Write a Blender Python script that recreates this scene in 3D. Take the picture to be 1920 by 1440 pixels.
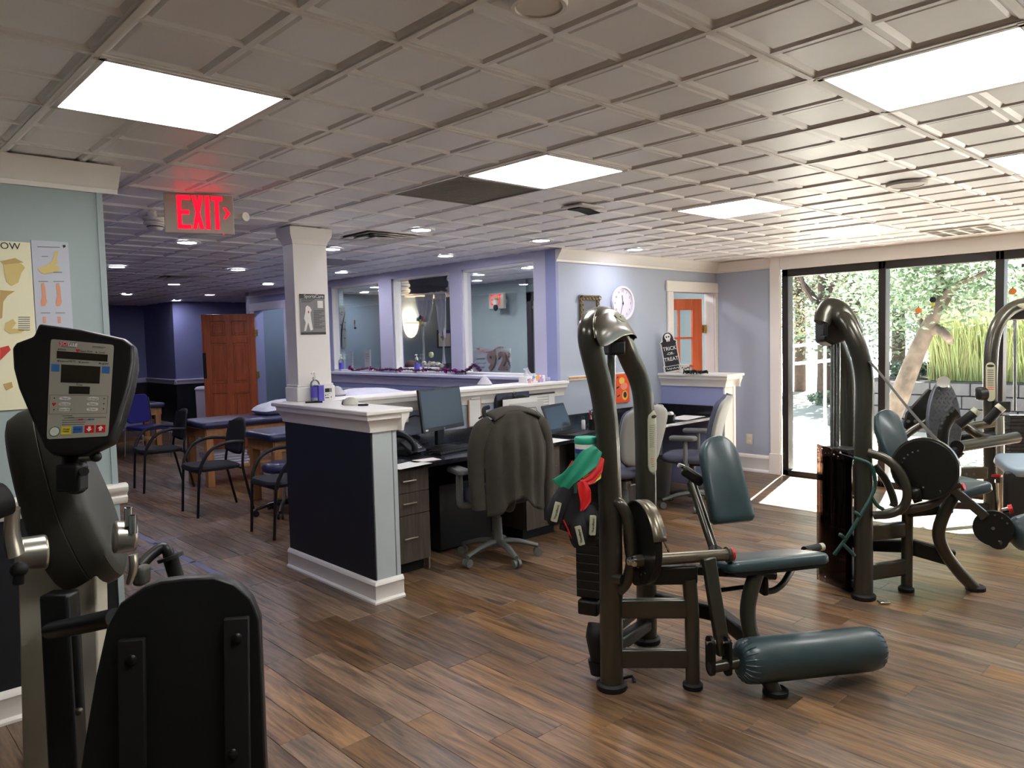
import bpy, bmesh, math, random
from mathutils import Vector, Matrix
random.seed(7)
R = math.radians
scene = bpy.context.scene
COL = scene.collection
for o in list(bpy.data.objects): bpy.data.objects.remove(o)

# ---------------------------------------------------------------- camera
FPX, PITCH, ROLL, YAW, EYE = 1418.165, 0.05971378, 0.02464074, 0.81735077, 1.61
FWD = Vector((math.cos(YAW)*math.cos(PITCH), math.sin(YAW)*math.cos(PITCH), -math.sin(PITCH)))
_r = FWD.cross(Vector((0, 0, 1))).normalized(); _d = FWD.cross(_r)
RGT = math.cos(ROLL)*_r + math.sin(ROLL)*_d
DWN = -math.sin(ROLL)*_r + math.cos(ROLL)*_d
CAM = Vector((0, 0, EYE))
cd = bpy.data.cameras.new('camera'); cam = bpy.data.objects.new('camera', cd); COL.objects.link(cam)
cd.sensor_width = 36; cd.lens = FPX/1920*36; cd.clip_start = .05; cd.clip_end = 200
cam.matrix_world = Matrix(((RGT.x, -DWN.x, -FWD.x, 0), (RGT.y, -DWN.y, -FWD.y, 0), (RGT.z, -DWN.z, -FWD.z, EYE), (0, 0, 0, 1)))
scene.camera = cam
# ---------------------------------------------------------------- exposure, world, sun
vs = scene.view_settings
vs.view_transform = 'Standard'; vs.look = 'None'; vs.gamma = 1; vs.use_curve_mapping = False; vs.exposure = 0.12
W = bpy.data.worlds.new('sky'); scene.world = W; W.use_nodes = True
_n = W.node_tree.nodes; _bg = _n['Background']
_sky = _n.new('ShaderNodeTexSky'); _sky.sky_type = 'HOSEK_WILKIE'; _sky.turbidity = 3.0; _sky.ground_albedo = .4
_sky.sun_direction = Vector((.62, .175, .765)).normalized()
W.node_tree.links.new(_sky.outputs[0], _bg.inputs[0]); _bg.inputs[1].default_value = 7.0
sl = bpy.data.lights.new('sun', 'SUN'); sun = bpy.data.objects.new('sun', sl); COL.objects.link(sun)
sl.energy = 85; sl.angle = R(.6); sl.color = (1, .97, .92)
sun.location = (14, 6, 12)
sun.rotation_euler = Vector((.62, .175, .765)).to_track_quat('Z', 'Y').to_euler()
PANEL_L, DOWN_L = 18.0, 125.0
scene.cycles.max_bounces = 8; scene.cycles.diffuse_bounces = 5; scene.cycles.glossy_bounces = 3
scene.cycles.transparent_max_bounces = 10; scene.cycles.use_adaptive_sampling = True; scene.cycles.adaptive_threshold = .07; scene.cycles.adaptive_min_samples = 20; scene.cycles.use_denoising = True; scene.cycles.sample_clamp_indirect = 24; scene.cycles.caustics_reflective = False
scene.cycles.caustics_refractive = False

# ---------------------------------------------------------------- locating helpers (rays of the camera met with real planes)
def ray(u, v): return RGT*((u-960)/FPX) + DWN*((v-720)/FPX) + FWD
def onz(u, v, z): d = ray(u, v); return CAM + d*((z-EYE)/d.z)
def onx(u, v, x): d = ray(u, v); return CAM + d*(x/d.x)
def ony(u, v, y): d = ray(u, v); return CAM + d*(y/d.y)
def at(u, v, dep): return CAM + ray(u, v)*dep
def onpl(u, v, p, n): d = ray(u, v); return CAM + d*((Vector(p)-CAM).dot(n)/d.dot(n))
def proj(p):
    c = Vector(p)-CAM; z = c.dot(FWD)
    return (960+FPX*c.dot(RGT)/z, 720+FPX*c.dot(DWN)/z, z) if z > .05 else (1e9, 1e9, z)

# ---------------------------------------------------------------- materials
def lin(c): return tuple((x/12.92 if x <= .04045 else ((x+.055)/1.055)**2.4) for x in [k/255 for k in c])
MATS = {}
def mat(name, rgb, rough=.6, metal=0., vary=.0, scale=8., bump=0., bscale=60., emit=0., coat=0., spec=.5, srgb=True):
    if name in MATS: return MATS[name]
    m = bpy.data.materials.new(name); m.use_nodes = True
    nt = m.node_tree; b = nt.nodes['Principled BSDF']
    c = lin(rgb) if srgb else rgb
    b.inputs['Base Color'].default_value = (*c, 1); b.inputs['Roughness'].default_value = rough
    b.inputs['Metallic'].default_value = metal; b.inputs['Specular IOR Level'].default_value = spec
    if coat: b.inputs['Coat Weight'].default_value = coat; b.inputs['Coat Roughness'].default_value = .15
    if emit:
        b.inputs['Emission Color'].default_value = (*c, 1); b.inputs['Emission Strength'].default_value = emit
    if vary or bump:
        tc = nt.nodes.new('ShaderNodeTexCoord')
    if vary:
        nz = nt.nodes.new('ShaderNodeTexNoise'); nz.inputs['Scale'].default_value = scale; nz.inputs['Detail'].default_value = 5
        nt.links.new(tc.outputs['Object'], nz.inputs['Vector'])
        rp = nt.nodes.new('ShaderNodeValToRGB')
        rp.color_ramp.elements[0].position = .3; rp.color_ramp.elements[1].position = .7
        rp.color_ramp.elements[0].color = (*[max(0, x*(1-vary)) for x in c], 1)
        rp.color_ramp.elements[1].color = (*[min(1, x*(1+vary)) for x in c], 1)
        nt.links.new(nz.outputs['Fac'], rp.inputs[0]); nt.links.new(rp.outputs[0], b.inputs['Base Color'])
    if bump:
        n2 = nt.nodes.new('ShaderNodeTexNoise'); n2.inputs['Scale'].default_value = bscale; n2.inputs['Detail'].default_value = 3
        nt.links.new(tc.outputs['Object'], n2.inputs['Vector'])
        bp = nt.nodes.new('ShaderNodeBump'); bp.inputs['Strength'].default_value = bump; bp.inputs['Distance'].default_value = .004
        nt.links.new(n2.outputs['Fac'], bp.inputs['Height']); nt.links.new(bp.outputs[0], b.inputs['Normal'])
    MATS[name] = m
    return m
def emat(name, rgb, strength):
    m = bpy.data.materials.new(name); m.use_nodes = True; nt = m.node_tree
    nt.nodes.remove(nt.nodes['Principled BSDF']); e = nt.nodes.new('ShaderNodeEmission')
    e.inputs[0].default_value = (*rgb, 1); e.inputs[1].default_value = strength
    nt.links.new(e.outputs[0], nt.nodes['Material Output'].inputs[0]); MATS[name] = m; return m
def glassmat(name, tint=(.96, .98, .97), refl=.5, rough=.0):
    m = bpy.data.materials.new(name); m.use_nodes = True; nt = m.node_tree
    nt.nodes.remove(nt.nodes['Principled BSDF'])
    t = nt.nodes.new('ShaderNodeBsdfTransparent'); t.inputs[0].default_value = (*tint, 1)
    g = nt.nodes.new('ShaderNodeBsdfGlossy'); g.inputs['Roughness'].default_value = rough
    f = nt.nodes.new('ShaderNodeFresnel'); f.inputs[0].default_value = 1.45
    mu = nt.nodes.new('ShaderNodeMath'); mu.operation = 'MULTIPLY'; mu.inputs[1].default_value = refl
    mx = nt.nodes.new('ShaderNodeMixShader')
    nt.links.new(f.outputs[0], mu.inputs[0]); nt.links.new(mu.outputs[0], mx.inputs[0])
    nt.links.new(t.outputs[0], mx.inputs[1]); nt.links.new(g.outputs[0], mx.inputs[2])
    nt.links.new(mx.outputs[0], nt.nodes['Material Output'].inputs[0]); MATS[name] = m; return m
def woodmat(name, c1, c2, rough=.45, scale=(1, 12, 1), rnd=0., axis_scale=6., attr=None, coat=0., fine=.35):
    """streaky wood grain along local X; rnd>0 shifts tone and pattern with each object's own random number"""
    m = bpy.data.materials.new(name); m.use_nodes = True; nt = m.node_tree; L = nt.links; b = nt.nodes['Principled BSDF']
    tc = nt.nodes.new('ShaderNodeTexCoord'); mp = nt.nodes.new('ShaderNodeMapping')
    mp.inputs['Scale'].default_value = scale; L.new(tc.outputs['Object'], mp.inputs['Vector'])
    if rnd:
        if attr:
            oi = nt.nodes.new('ShaderNodeAttribute'); oi.attribute_name = attr; ro = oi.outputs['Fac']
        else:
            oi = nt.nodes.new('ShaderNodeObjectInfo'); ro = oi.outputs['Random']
        ad = nt.nodes.new('ShaderNodeVectorMath'); ad.operation = 'ADD'
        mu = nt.nodes.new('ShaderNodeMath'); mu.operation = 'MULTIPLY'; mu.inputs[1].default_value = 60
        L.new(ro, mu.inputs[0]); L.new(mp.outputs[0], ad.inputs[0]); L.new(mu.outputs[0], ad.inputs[1]); vec = ad.outputs[0]
    else: vec = mp.outputs[0]
    nz = nt.nodes.new('ShaderNodeTexNoise'); nz.inputs['Scale'].default_value = axis_scale; nz.inputs['Detail'].default_value = 8
    nz.inputs['Roughness'].default_value = .62; nz.inputs['Distortion'].default_value = .6
    L.new(vec, nz.inputs['Vector'])
    rp = nt.nodes.new('ShaderNodeValToRGB'); rp.color_ramp.elements[0].position = .32; rp.color_ramp.elements[1].position = .68
    rp.color_ramp.elements[0].color = (*lin(c1), 1); rp.color_ramp.elements[1].color = (*lin(c2), 1)
    L.new(nz.outputs['Fac'], rp.inputs[0]); out = rp.outputs[0]
    if rnd:
        hv = nt.nodes.new('ShaderNodeHueSaturation')
        r1 = nt.nodes.new('ShaderNodeMapRange'); r1.inputs[3].default_value = 1-rnd; r1.inputs[4].default_value = 1+rnd
        L.new(ro, r1.inputs[0]); L.new(r1.outputs[0], hv.inputs['Value'])
        wn = nt.nodes.new('ShaderNodeTexWhiteNoise'); wn.noise_dimensions = '1D'; L.new(ro, wn.inputs['W'])
        r2 = nt.nodes.new('ShaderNodeMapRange'); r2.inputs[3].default_value = .78; r2.inputs[4].default_value = 1.12
        L.new(wn.outputs['Value'], r2.inputs[0]); L.new(r2.outputs[0], hv.inputs['Saturation'])
        L.new(out, hv.inputs['Color']); out = hv.outputs[0]
    L.new(out, b.inputs['Base Color']); b.inputs['Roughness'].default_value = rough
    if coat: b.inputs['Coat Weight'].default_value = coat; b.inputs['Coat Roughness'].default_value = .25
    bp = nt.nodes.new('ShaderNodeBump'); bp.inputs['Strength'].default_value = fine; bp.inputs['Distance'].default_value = .0015
    L.new(nz.outputs['Fac'], bp.inputs['Height']); L.new(bp.outputs[0], b.inputs['Normal'])
    MATS[name] = m; return m

mat('ceil', (238, 238, 240), .38, vary=.012, scale=3, spec=.45)
mat('tee', (232, 229, 226), .4)
mat('white_trim', (236, 232, 226), .42, vary=.012, scale=2)
mat('lav_trim', (205, 203, 224), .45)
mat('wall_blue', (156, 170, 171), .62, vary=.02, scale=1.6, bump=.05)
mat('wall_grey', (172, 181, 196), .62, vary=.02, scale=1.6, bump=.05)
mat('wall_lav', (150, 156, 196), .6, vary=.02, scale=1.6, bump=.05)
mat('wall_slate', (116, 132, 150), .6, vary=.03, scale=1.4, bump=.05)
mat('wall_navyblue', (124, 128, 172), .55, vary=.03, scale=1.2, bump=.05)
mat('navy', (20, 25, 32), .5, vary=.06, scale=2, bump=.04)
mat('pony_end', (184, 193, 196), .55, vary=.02, scale=3)
mat('bronze', (44, 38, 34), .4, metal=.2)
mat('black_plastic', (20, 20, 21), .42)
mat('carpet', (120, 118, 120), .9, vary=.06, scale=30)
mat('black_matte', (16, 16, 17), .7)
mat('gun', (74, 72, 62), .28, metal=.55, vary=.05, scale=20, coat=.4)
mat('gun_dark', (34, 33, 30), .38, metal=.4)
mat('chrome', (205, 205, 200), .12, metal=1.)
mat('silver', (196, 192, 180), .28, metal=.9)
mat('pad_blue', (52, 71, 75), .36, vary=.06, scale=9, bump=.06, bscale=140, coat=.15)
mat('red', (206, 26, 32), .35)
mat('rubber', (14, 14, 14), .6)
mat('beige_steel', (206, 200, 182), .4)
mat('erg_grey', (62, 62, 55), .5, bump=.05, bscale=220)
mat('paper', (232, 230, 226), .7)
mat('cream', (228, 222, 190), .65, vary=.015)
mat('ink', (30, 30, 34), .7)
mat('blue_vinyl', (46, 44, 130), .3, coat=.2)
mat('table_vinyl', (48, 52, 86), .33, bump=.05, bscale=40, coat=.25)
mat('blk_fabric', (26, 27, 31), .8, bump=.15, bscale=300)
mat('blk_tube', (16, 16, 18), .35)
mat('office_grey', (104, 107, 104), .55)
mat('office_fabric', (84, 86, 102), .9, bump=.2, bscale=400)
mat('office_shell', (150, 152, 148), .5)
mat('jacket', (64, 61, 54), .95, vary=.1, scale=14, bump=.5, bscale=160)
mat('screen', (44, 50, 56), .18)
mat('granite', (26, 26, 30), .16, vary=.0, coat=.3)
mat('purple', (96, 88, 190), .4)
mat('linen', (222, 222, 232), .9, vary=.03, scale=12, bump=.3, bscale=18)
mat('brass', (196, 170, 90), .3, metal=.9)
mat('concrete', (206, 200, 190), .85, vary=.06, scale=1.2, bump=.2, bscale=20)
mat('stone', (84, 82, 86), .9, vary=.12, scale=4, bump=.5, bscale=14)
mat('mulch', (96, 84, 76), .95, vary=.3, scale=18, bump=.8, bscale=40)
mat('bark', (96, 84, 74), .95, vary=.45, scale=6, bump=.9, bscale=16)
mat('bark_dark', (80, 66, 58), .95, vary=.25, scale=9, bump=.9, bscale=20)
mat('lichen', (176, 196, 168), .95, vary=.12, scale=9, bump=.5, bscale=20)
glassmat('glass', (.97, .985, .98), .55)
glassmat('glass_dim', (.94, .95, .96), .4)
glassmat('smoke', (.30, .21, .17), .7)
glassmat('clear', (.9, .93, .95), .9)
woodmat('plank', (60, 44, 32), (145, 112, 80), .38, (1.1, 13, 1), rnd=.42, axis_scale=2.6, coat=.12)
woodmat('plank_mass', (60, 44, 32), (145, 112, 80), .38, (1.1, 13, 1), rnd=.42, axis_scale=2.6, attr='tone', coat=.12)
woodmat('cherry', (160, 76, 40), (194, 104, 58), .38, (9, 9, .8), axis_scale=2.5, coat=.2)
woodmat('orange_door', (206, 92, 44), (226, 112, 60), .4, (9, 9, .8), axis_scale=2.5, coat=.2)
woodmat('oak', (176, 122, 70), (204, 152, 98), .5, (8, 8, .8), axis_scale=2.5)
woodmat('drawer_wood', (66, 58, 52), (98, 88, 80), .5, (14, 14, .9), axis_scale=3, fine=.2)
def leafmat(name, rgb, rnd=.3):
    m = mat(name, rgb, .6); nt = m.node_tree; b = nt.nodes['Principled BSDF']
    a = nt.nodes.new('ShaderNodeAttribute'); a.attribute_name = 'tone'
    hv = nt.nodes.new('ShaderNodeHueSaturation'); r = nt.nodes.new('ShaderNodeMapRange')
    r.inputs[3].default_value = 1-rnd; r.inputs[4].default_value = 1+rnd
    nt.links.new(a.outputs['Fac'], r.inputs[0]); nt.links.new(r.outputs[0], hv.inputs['Value'])
    r2 = nt.nodes.new('ShaderNodeMapRange'); r2.inputs[3].default_value = .47; r2.inputs[4].default_value = .54
    nt.links.new(a.outputs['Fac'], r2.inputs[0]); nt.links.new(r2.outputs[0], hv.inputs['Hue'])
    hv.inputs['Color'].default_value = (*lin(rgb), 1); nt.links.new(hv.outputs[0], b.inputs['Base Color'])
    b.inputs['Subsurface Weight'].default_value = 0
    tr = nt.nodes.new('ShaderNodeBsdfTranslucent'); nt.links.new(hv.outputs[0], tr.inputs[0])
    mx = nt.nodes.new('ShaderNodeMixShader'); mx.inputs[0].default_value = .4
    nt.links.new(b.outputs[0], mx.inputs[1]); nt.links.new(tr.outputs[0], mx.inputs[2])
    nt.links.new(mx.outputs[0], nt.nodes['Material Output'].inputs[0])
leafmat('leaf', (122, 138, 112)); leafmat('leaf_dark', (98, 112, 96)); leafmat('leaf_warm', (150, 140, 112)); leafmat('reed', (164, 168, 112))

# ---------------------------------------------------------------- mesh helpers
OFF = {}                                   # what is subtracted from world points under each thing
class MB:
    def __init__(s): s.v = []; s.f = []
    def add(s, vs, fs):
        n = len(s.v); s.v += [Vector(v) for v in vs]; s.f += [tuple(i+n for i in f) for f in fs]; return s
    def bb(s, x0, x1, y0, y1, z0, z1):
        return s.add([(x0,y0,z0),(x1,y0,z0),(x1,y1,z0),(x0,y1,z0),(x0,y0,z1),(x1,y0,z1),(x1,y1,z1),(x0,y1,z1)],
                     [(0,3,2,1),(4,5,6,7),(0,1,5,4),(1,2,6,5),(2,3,7,6),(3,0,4,7)])
    def obox(s, c, ux, uy, uz, sx, sy, sz):
        c, ux, uy, uz = Vector(c), Vector(ux).normalized(), Vector(uy).normalized(), Vector(uz).normalized(); p = []
        for k in (-1, 1):
            for i, j in ((-1,-1),(1,-1),(1,1),(-1,1)): p.append(c+ux*(i*sx/2)+uy*(j*sy/2)+uz*(k*sz/2))
        return s.add(p, [(0,3,2,1),(4,5,6,7),(0,1,5,4),(1,2,6,5),(2,3,7,6),(3,0,4,7)])
    def bar(s, p0, p1, w, h, up=(0,0,1)):
        """rectangular bar from p0 to p1, w across, h along up"""
        p0, p1 = Vector(p0), Vector(p1); d = (p1-p0); l = d.length; d.normalize(); a = d.cross(Vector(up))
        if a.length < 1e-4: a = d.cross(Vector((1,0,0)))
        a.normalize(); b = a.cross(d)
        return s.obox((p0+p1)/2, d, a, b, l, w, h)
    def ring(s, c, a, b, ra, rb, n): return [c+a*(ra*math.cos(2*math.pi*i/n))+b*(rb*math.sin(2*math.pi*i/n)) for i in range(n)]
    def cyl(s, p0, p1, r0, r1=None, n=20, caps=True):
        p0, p1 = Vector(p0), Vector(p1); r1 = r0 if r1 is None else r1
        d = (p1-p0).normalized(); a = d.orthogonal().normalized(); b = d.cross(a)
        v = s.ring(p0, a, b, r0, r0, n)+s.ring(p1, a, b, r1, r1, n)
        f = [(i, (i+1) % n, n+(i+1) % n, n+i) for i in range(n)]
        if caps: f += [tuple(range(n-1, -1, -1)), tuple(range(n, 2*n))]
        return s.add(v, f)
    def tube(s, pts, r, n=12, smooth=6, caps=True, closed=False, flat=None, up=None):
        """round (or flat=(w,h)) tube along a smoothed path; r may be a list, one radius per given point"""
        P = [Vector(p) for p in pts]; rr = list(r) if isinstance(r, (list, tuple)) else [r]*len(P)
        if smooth > 1 and len(P) > 2:
            Q, q = [], []
            m = len(P); rng = range(m if closed else m-1)
            for i in rng:
                if closed: a, b, c, d = P[(i-1) % m], P[i], P[(i+1) % m], P[(i+2) % m]; e0, e1 = rr[i], rr[(i+1) % m]
                else:
                    b, c = P[i], P[i+1]; a = P[i-1] if i else b*2-c; d = P[i+2] if i+2 < m else c*2-b; e0, e1 = rr[i], rr[i+1]
                for k in range(smooth):
                    t = k/smooth
                    Q.append(.5*((2*b)+(c-a)*t+(2*a-5*b+4*c-d)*t*t+(3*b-a-3*c+d)*t**3)); q.append(e0+(e1-e0)*t)
            if not closed: Q.append(P[-1]); q.append(rr[-1])
            P, rr = Q, q
        m = len(P); rings = []; prev = None
        for i in range(m):
            if closed: t = (P[(i+1) % m]-P[i-1])
            else: t = (P[min(i+1, m-1)]-P[max(i-1, 0)])
            t.normalize()
            if up is not None:
                a = t.cross(Vector(up))
                a = a.normalized() if a.length > 1e-4 else t.orthogonal().normalized()
            elif prev is None: a = t.orthogonal().normalized()
            else:
                a = prev-t*prev.dot(t); a = a.normalized() if a.length > 1e-5 else t.orthogonal().normalized()
            prev = a; b = t.cross(a)
            if flat: rings.append(s.ring(P[i], a, b, flat[0]*rr[i], flat[1]*rr[i], n))
            else: rings.append(s.ring(P[i], a, b, rr[i], rr[i], n))
        v = [p for g in rings for p in g]; f = []
        for i in range(m if closed else m-1):
            j = (i+1) % m
            for k in range(n): f.append((i*n+k, i*n+(k+1) % n, j*n+(k+1) % n, j*n+k))
        if caps and not closed: f += [tuple(range(n-1, -1, -1)), tuple(range((m-1)*n, m*n))]
        return s.add(v, f)
    def lathe(s, prof, o=(0,0,0), ax=(0,0,1), n=24, sx=1., sy=1., caps=True):
        o, d = Vector(o), Vector(ax).normalized(); a = d.orthogonal().normalized() if abs(d.z) < .99 else Vector((1,0,0)); b = d.cross(a)
        v, f = [], []
        for r, z in prof: v += s.ring(o+d*z, a, b, max(r, 1e-5)*sx, max(r, 1e-5)*sy, n)
        for i in range(len(prof)-1):
            for k in range(n): f.append((i*n+k, i*n+(k+1) % n, (i+1)*n+(k+1) % n, (i+1)*n+k))
        if caps and prof[0][0] > 1e-4: f.append(tuple(range(n-1, -1, -1)))
        if caps and prof[-1][0] > 1e-4: f.append(tuple(range((len(prof)-1)*n, len(prof)*n)))
        return s.add(v, f)
    def prism(s, poly, o, ux, uy, t, t0=0.):
        """polygon in the (ux,uy) plane at o, extruded from t0 to t along ux x uy"""
        o, ux, uy = Vector(o), Vector(ux), Vector(uy); nn = ux.cross(uy).normalized(); m = len(poly)
        v = [o+ux*x+uy*y+nn*t0 for x, y in poly]+[o+ux*x+uy*y+nn*t for x, y in poly]
        f = [tuple(range(m-1, -1, -1)), tuple(range(m, 2*m))]+[(i, (i+1) % m, m+(i+1) % m, m+i) for i in range(m)]
        return s.add(v, f)
    def ell(s, c, rx, ry, rz, n=20, m=12, ux=(1,0,0), uy=(0,1,0), zmin=-1., zmax=1.):
        c, ux, uy = Vector(c), Vector(ux).normalized(), Vector(uy).normalized(); uz = ux.cross(uy)
        prof = []
        for i in range(m+1):
            z = zmin+(zmax-zmin)*(.5-.5*math.cos(math.pi*i/m)); prof.append((math.sqrt(max(0, 1-z*z)), z))
        v, f = [], []
        for r, z in prof:
            r = max(r, 1e-5)
            for k in range(n): v.append(c+ux*(rx*r*math.cos(2*math.pi*k/n))+uy*(ry*r*math.sin(2*math.pi*k/n))+uz*(rz*z))
        for i in range(m):
            for k in range(n): f.append((i*n+k, i*n+(k+1) % n, (i+1)*n+(k+1) % n, (i+1)*n+k))
        if prof[0][0] > 1e-3: f.append(tuple(range(n-1, -1, -1)))
        if prof[-1][0] > 1e-3: f.append(tuple(range(m*n, m*n+n)))
        return s.add(v, f)
    def build(s, name, m, parent=None, bev=0., seg=2, smooth=True, ang=38, org=None, solid=0., sub=0, attr=None):
        off = Vector(org) if org is not None else (OFF.get(parent.name, Vector((0,0,0))) if parent else Vector((0,0,0)))
        me = bpy.data.meshes.new(name); me.from_pydata([tuple(v-off) for v in s.v], [], s.f)
        bm = bmesh.new(); bm.from_mesh(me); bmesh.ops.recalc_face_normals(bm, faces=bm.faces); bm.to_mesh(me); bm.free()
        if smooth:
            me.polygons.foreach_set('use_smooth', [True]*len(me.polygons)); me.set_sharp_from_angle(angle=R(ang))
        if attr is not None:
            a = me.attributes.new('tone', 'FLOAT', 'FACE'); a.data.foreach_set('value', attr)
        me.materials.append(MATS[m] if isinstance(m, str) else m)
        o = bpy.data.objects.new(name, me); COL.objects.link(o)
        if parent: o.parent = parent; OFF[o.name] = off if org is None else OFF.get(parent.name, Vector((0,0,0)))
        elif org is not None: o.location = off; OFF[o.name] = off
        else: OFF[o.name] = Vector((0,0,0))
        if solid: md = o.modifiers.new('thickness', 'SOLIDIFY'); md.thickness = solid; md.offset = 0
        if bev: md = o.modifiers.new('edges', 'BEVEL'); md.width = bev; md.segments = seg; md.limit_method = 'ANGLE'; md.angle_limit = R(40)
        if sub: md = o.modifiers.new('round', 'SUBSURF'); md.levels = sub; md.render_levels = sub
        return o
def tag(o, label=None, cat=None, group=None, kind=None):
    if label: o['label'] = label
    if cat: o['category'] = cat
    if group: o['group'] = group
    if kind: o['kind'] = kind
    return o
def thing(name, label, cat, loc=(0,0,0), rz=0., group=None, local=False):
    """an Empty at the thing's base; local=True means its parts are modelled round the origin, else in room coordinates"""
    o = bpy.data.objects.new(name, None); COL.objects.link(o); o.empty_display_size = .1
    o.location = loc; o.rotation_euler = (0, 0, rz)
    OFF[o.name] = Vector((0,0,0)) if local else Vector(loc)
    return tag(o, label, cat, group)
def struct(o): o['kind'] = 'structure'; return o
def setting(name, loc=(0,0,0)):
    o = bpy.data.objects.new(name, None); COL.objects.link(o); o.location = loc; OFF[o.name] = Vector(loc); return struct(o)
def copy_tree(o, loc=None, rz=None, label=None, parent=None):
    c = o.copy(); COL.objects.link(c); c.parent = parent
    if loc is not None: c.location = loc
    if rz is not None: c.rotation_euler = (0, 0, rz)
    if label: c['label'] = label
    for ch in [k for k in COL.objects if k.parent == o]: copy_tree(ch, parent=c)
    return c
def text(name, body, size, o, ux, uy, m, parent, align='CENTER', ext=.0006, sx=1.0, lift=.0012, bold=0.):
    """flat printed lettering lying on the (ux,uy) plane"""
    cu = bpy.data.curves.new(name, 'FONT'); cu.body = body; cu.size = size; cu.align_x = align; cu.align_y = 'CENTER'
    cu.extrude = ext; cu.offset = bold; cu.resolution_u = 3; cu.materials.append(MATS[m] if isinstance(m, str) else m)
    ob = bpy.data.objects.new(name, cu); COL.objects.link(ob)
    ux, uy = Vector(ux).normalized(), Vector(uy).normalized(); uz = ux.cross(uy); p = Vector(o)+uz*lift-OFF.get(parent.name, Vector((0,0,0)))
    mx = Matrix(((ux.x*sx, uy.x, uz.x, p.x), (ux.y*sx, uy.y, uz.y, p.y), (ux.z*sx, uy.z, uz.z, p.z), (0,0,0,1)))
    me = bpy.data.meshes.new_from_object(ob)
    o2 = bpy.data.objects.new(name, me); COL.objects.link(o2); o2.parent = parent; o2.matrix_local = mx
    bpy.data.objects.remove(ob); bpy.data.curves.remove(cu); o2.name = name
    return o2
def rrect(w, h, r, n=5, cx=0., cy=0.):
    out = []
    for sx, sy, a0 in ((1,1,0),(-1,1,90),(-1,-1,180),(1,-1,270)):
        for i in range(n+1):
            a = R(a0+90*i/n); out.append((cx+sx*(w/2-r)+r*math.cos(a), cy+sy*(h/2-r)+r*math.sin(a)))
    return out
def arcpts(c, ux, uy, r, a0, a1, n): return [Vector(c)+Vector(ux)*(r*math.cos(R(a0+(a1-a0)*i/n)))+Vector(uy)*(r*math.sin(R(a0+(a1-a0)*i/n))) for i in range(n+1)]
# ================================================================ the setting: floor, ceiling, walls
CEIL = 2.44; GX, GY, GS = .66, 1.17, .61
def in_view(p, m=60):
    u, v, z = proj(p); return z > .3 and -m < u < 1920+m and -m < v < 1440+m
def hidden(x, y):
    if y > 4.95 and x > 5.2: return True
    return y > 3.86 and x < 1.05
# floor
fl = MB().bb(-2.6, 8.1, -2.6, 4.95, -.12, -.012).bb(-2.6, 9.6, 4.95, 16.6, -.12, -.012).build('floor', 'carpet'); struct(fl)
def plank_mesh():
    l, w, c = .914/2-.0006, .152/2-.0006, .0016
    m = MB().add([(-l,-w,-.012),(l,-w,-.012),(l,w,-.012),(-l,w,-.012),(-l,-w,-c),(l,-w,-c),(l,w,-c),(-l,w,-c),
                  (-l+c,-w+c,0),(l-c,-w+c,0),(l-c,w-c,0),(-l+c,w-c,0)],
                 [(0,1,5,4),(1,2,6,5),(2,3,7,6),(3,0,4,7),(4,5,9,8),(5,6,10,9),(6,7,11,10),(7,4,8,11),(8,9,10,11)])
    return m
spots = []
nx = int(10.6/.152)+1
rs = random.Random(11)
for i in range(nx):
    x = 8.0-.152*(i+.5); off = rs.random()*.914; y = -2.6-off+.457
    while y < 16.6:
        if not (hidden(x, y) and hidden(x, y+.45) and hidden(x, y-.45)): spots.append((x, y))
        y += .914
vis = [p for p in spots if in_view((p[0], p[1], 0)) and proj((p[0], p[1], 0))[2] > 1.6]
vis.sort(key=lambda p: proj((p[0], p[1], 0))[2])
near = set(vis[:296])
proto = plank_mesh().build('plank', 'plank', fl); proto.rotation_euler = (0, 0, R(90))
first = True
for p in spots:
    if p not in near: continue
    if first: o = proto; first = False
    else: o = proto.copy(); COL.objects.link(o); o.parent = fl
    o.location = (p[0], p[1], 0)
# the rest of the boards, as one part
pm, tone = MB(), []
b0 = plank_mesh()
for p in spots:
    if p in near: continue
    n0 = len(pm.f); pm.add([Vector((v.x+p[1], v.y+p[0], v.z)) for v in b0.v], b0.f); tone += [rs.random()]*(len(pm.f)-n0)
po = pm.build('far_planks', 'plank_mass', fl, org=(0,0,0), attr=tone, smooth=False)
po.data.transform(Matrix(((0,1,0,0),(1,0,0,0),(0,0,1,0),(0,0,0,1)))); po.data.flip_normals()
po.rotation_euler = (0, 0, 0); tag(po, kind='stuff')
po.data.transform(Matrix.Rotation(R(-90), 4, 'Z')); po.rotation_euler = (0, 0, R(90))

# ceiling: slab, pressed tiles with four raised fields, tee grid
ce = MB().bb(-2.6, 8.15, -2.6, 5.0, CEIL+.05, CEIL+.2).bb(-2.6, 9.6, 5.0, 16.6, CEIL+.05, CEIL+.2).build('ceiling', 'ceil'); struct(ce)
def tile_mesh():
    m = MB(); h = GS/2-.009
    for sx in (-1, 1):
        for sy in (-1, 1):
            x0, x1 = sorted((0, sx*h)); y0, y1 = sorted((0, sy*h)); rings = []
            for d, z in ((0, .005), (.010, .005), (.024, .016), (.032, .009)):
                rings.append([(x0+d,y0+d,z),(x1-d,y0+d,z),(x1-d,y1-d,z),(x0+d,y1-d,z)])
            v = [p for r in rings for p in r]; f = [(12,13,14,15)]
            for r in range(3):
                for k in range(4): f.append((r*4+k, r*4+(k+1) % 4, r*4+4+(k+1) % 4, r*4+4+k))
            m.add(v, f)
    return m
LIGHTS = [(0,2),(3,2),(6,2),(9,2),(3,-1),(6,-1),(9,-1),(0,-1)]
SKIP = set(LIGHTS)|{(3,3),(4,6),(5,9),(4,13)}
tiles = []
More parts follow.
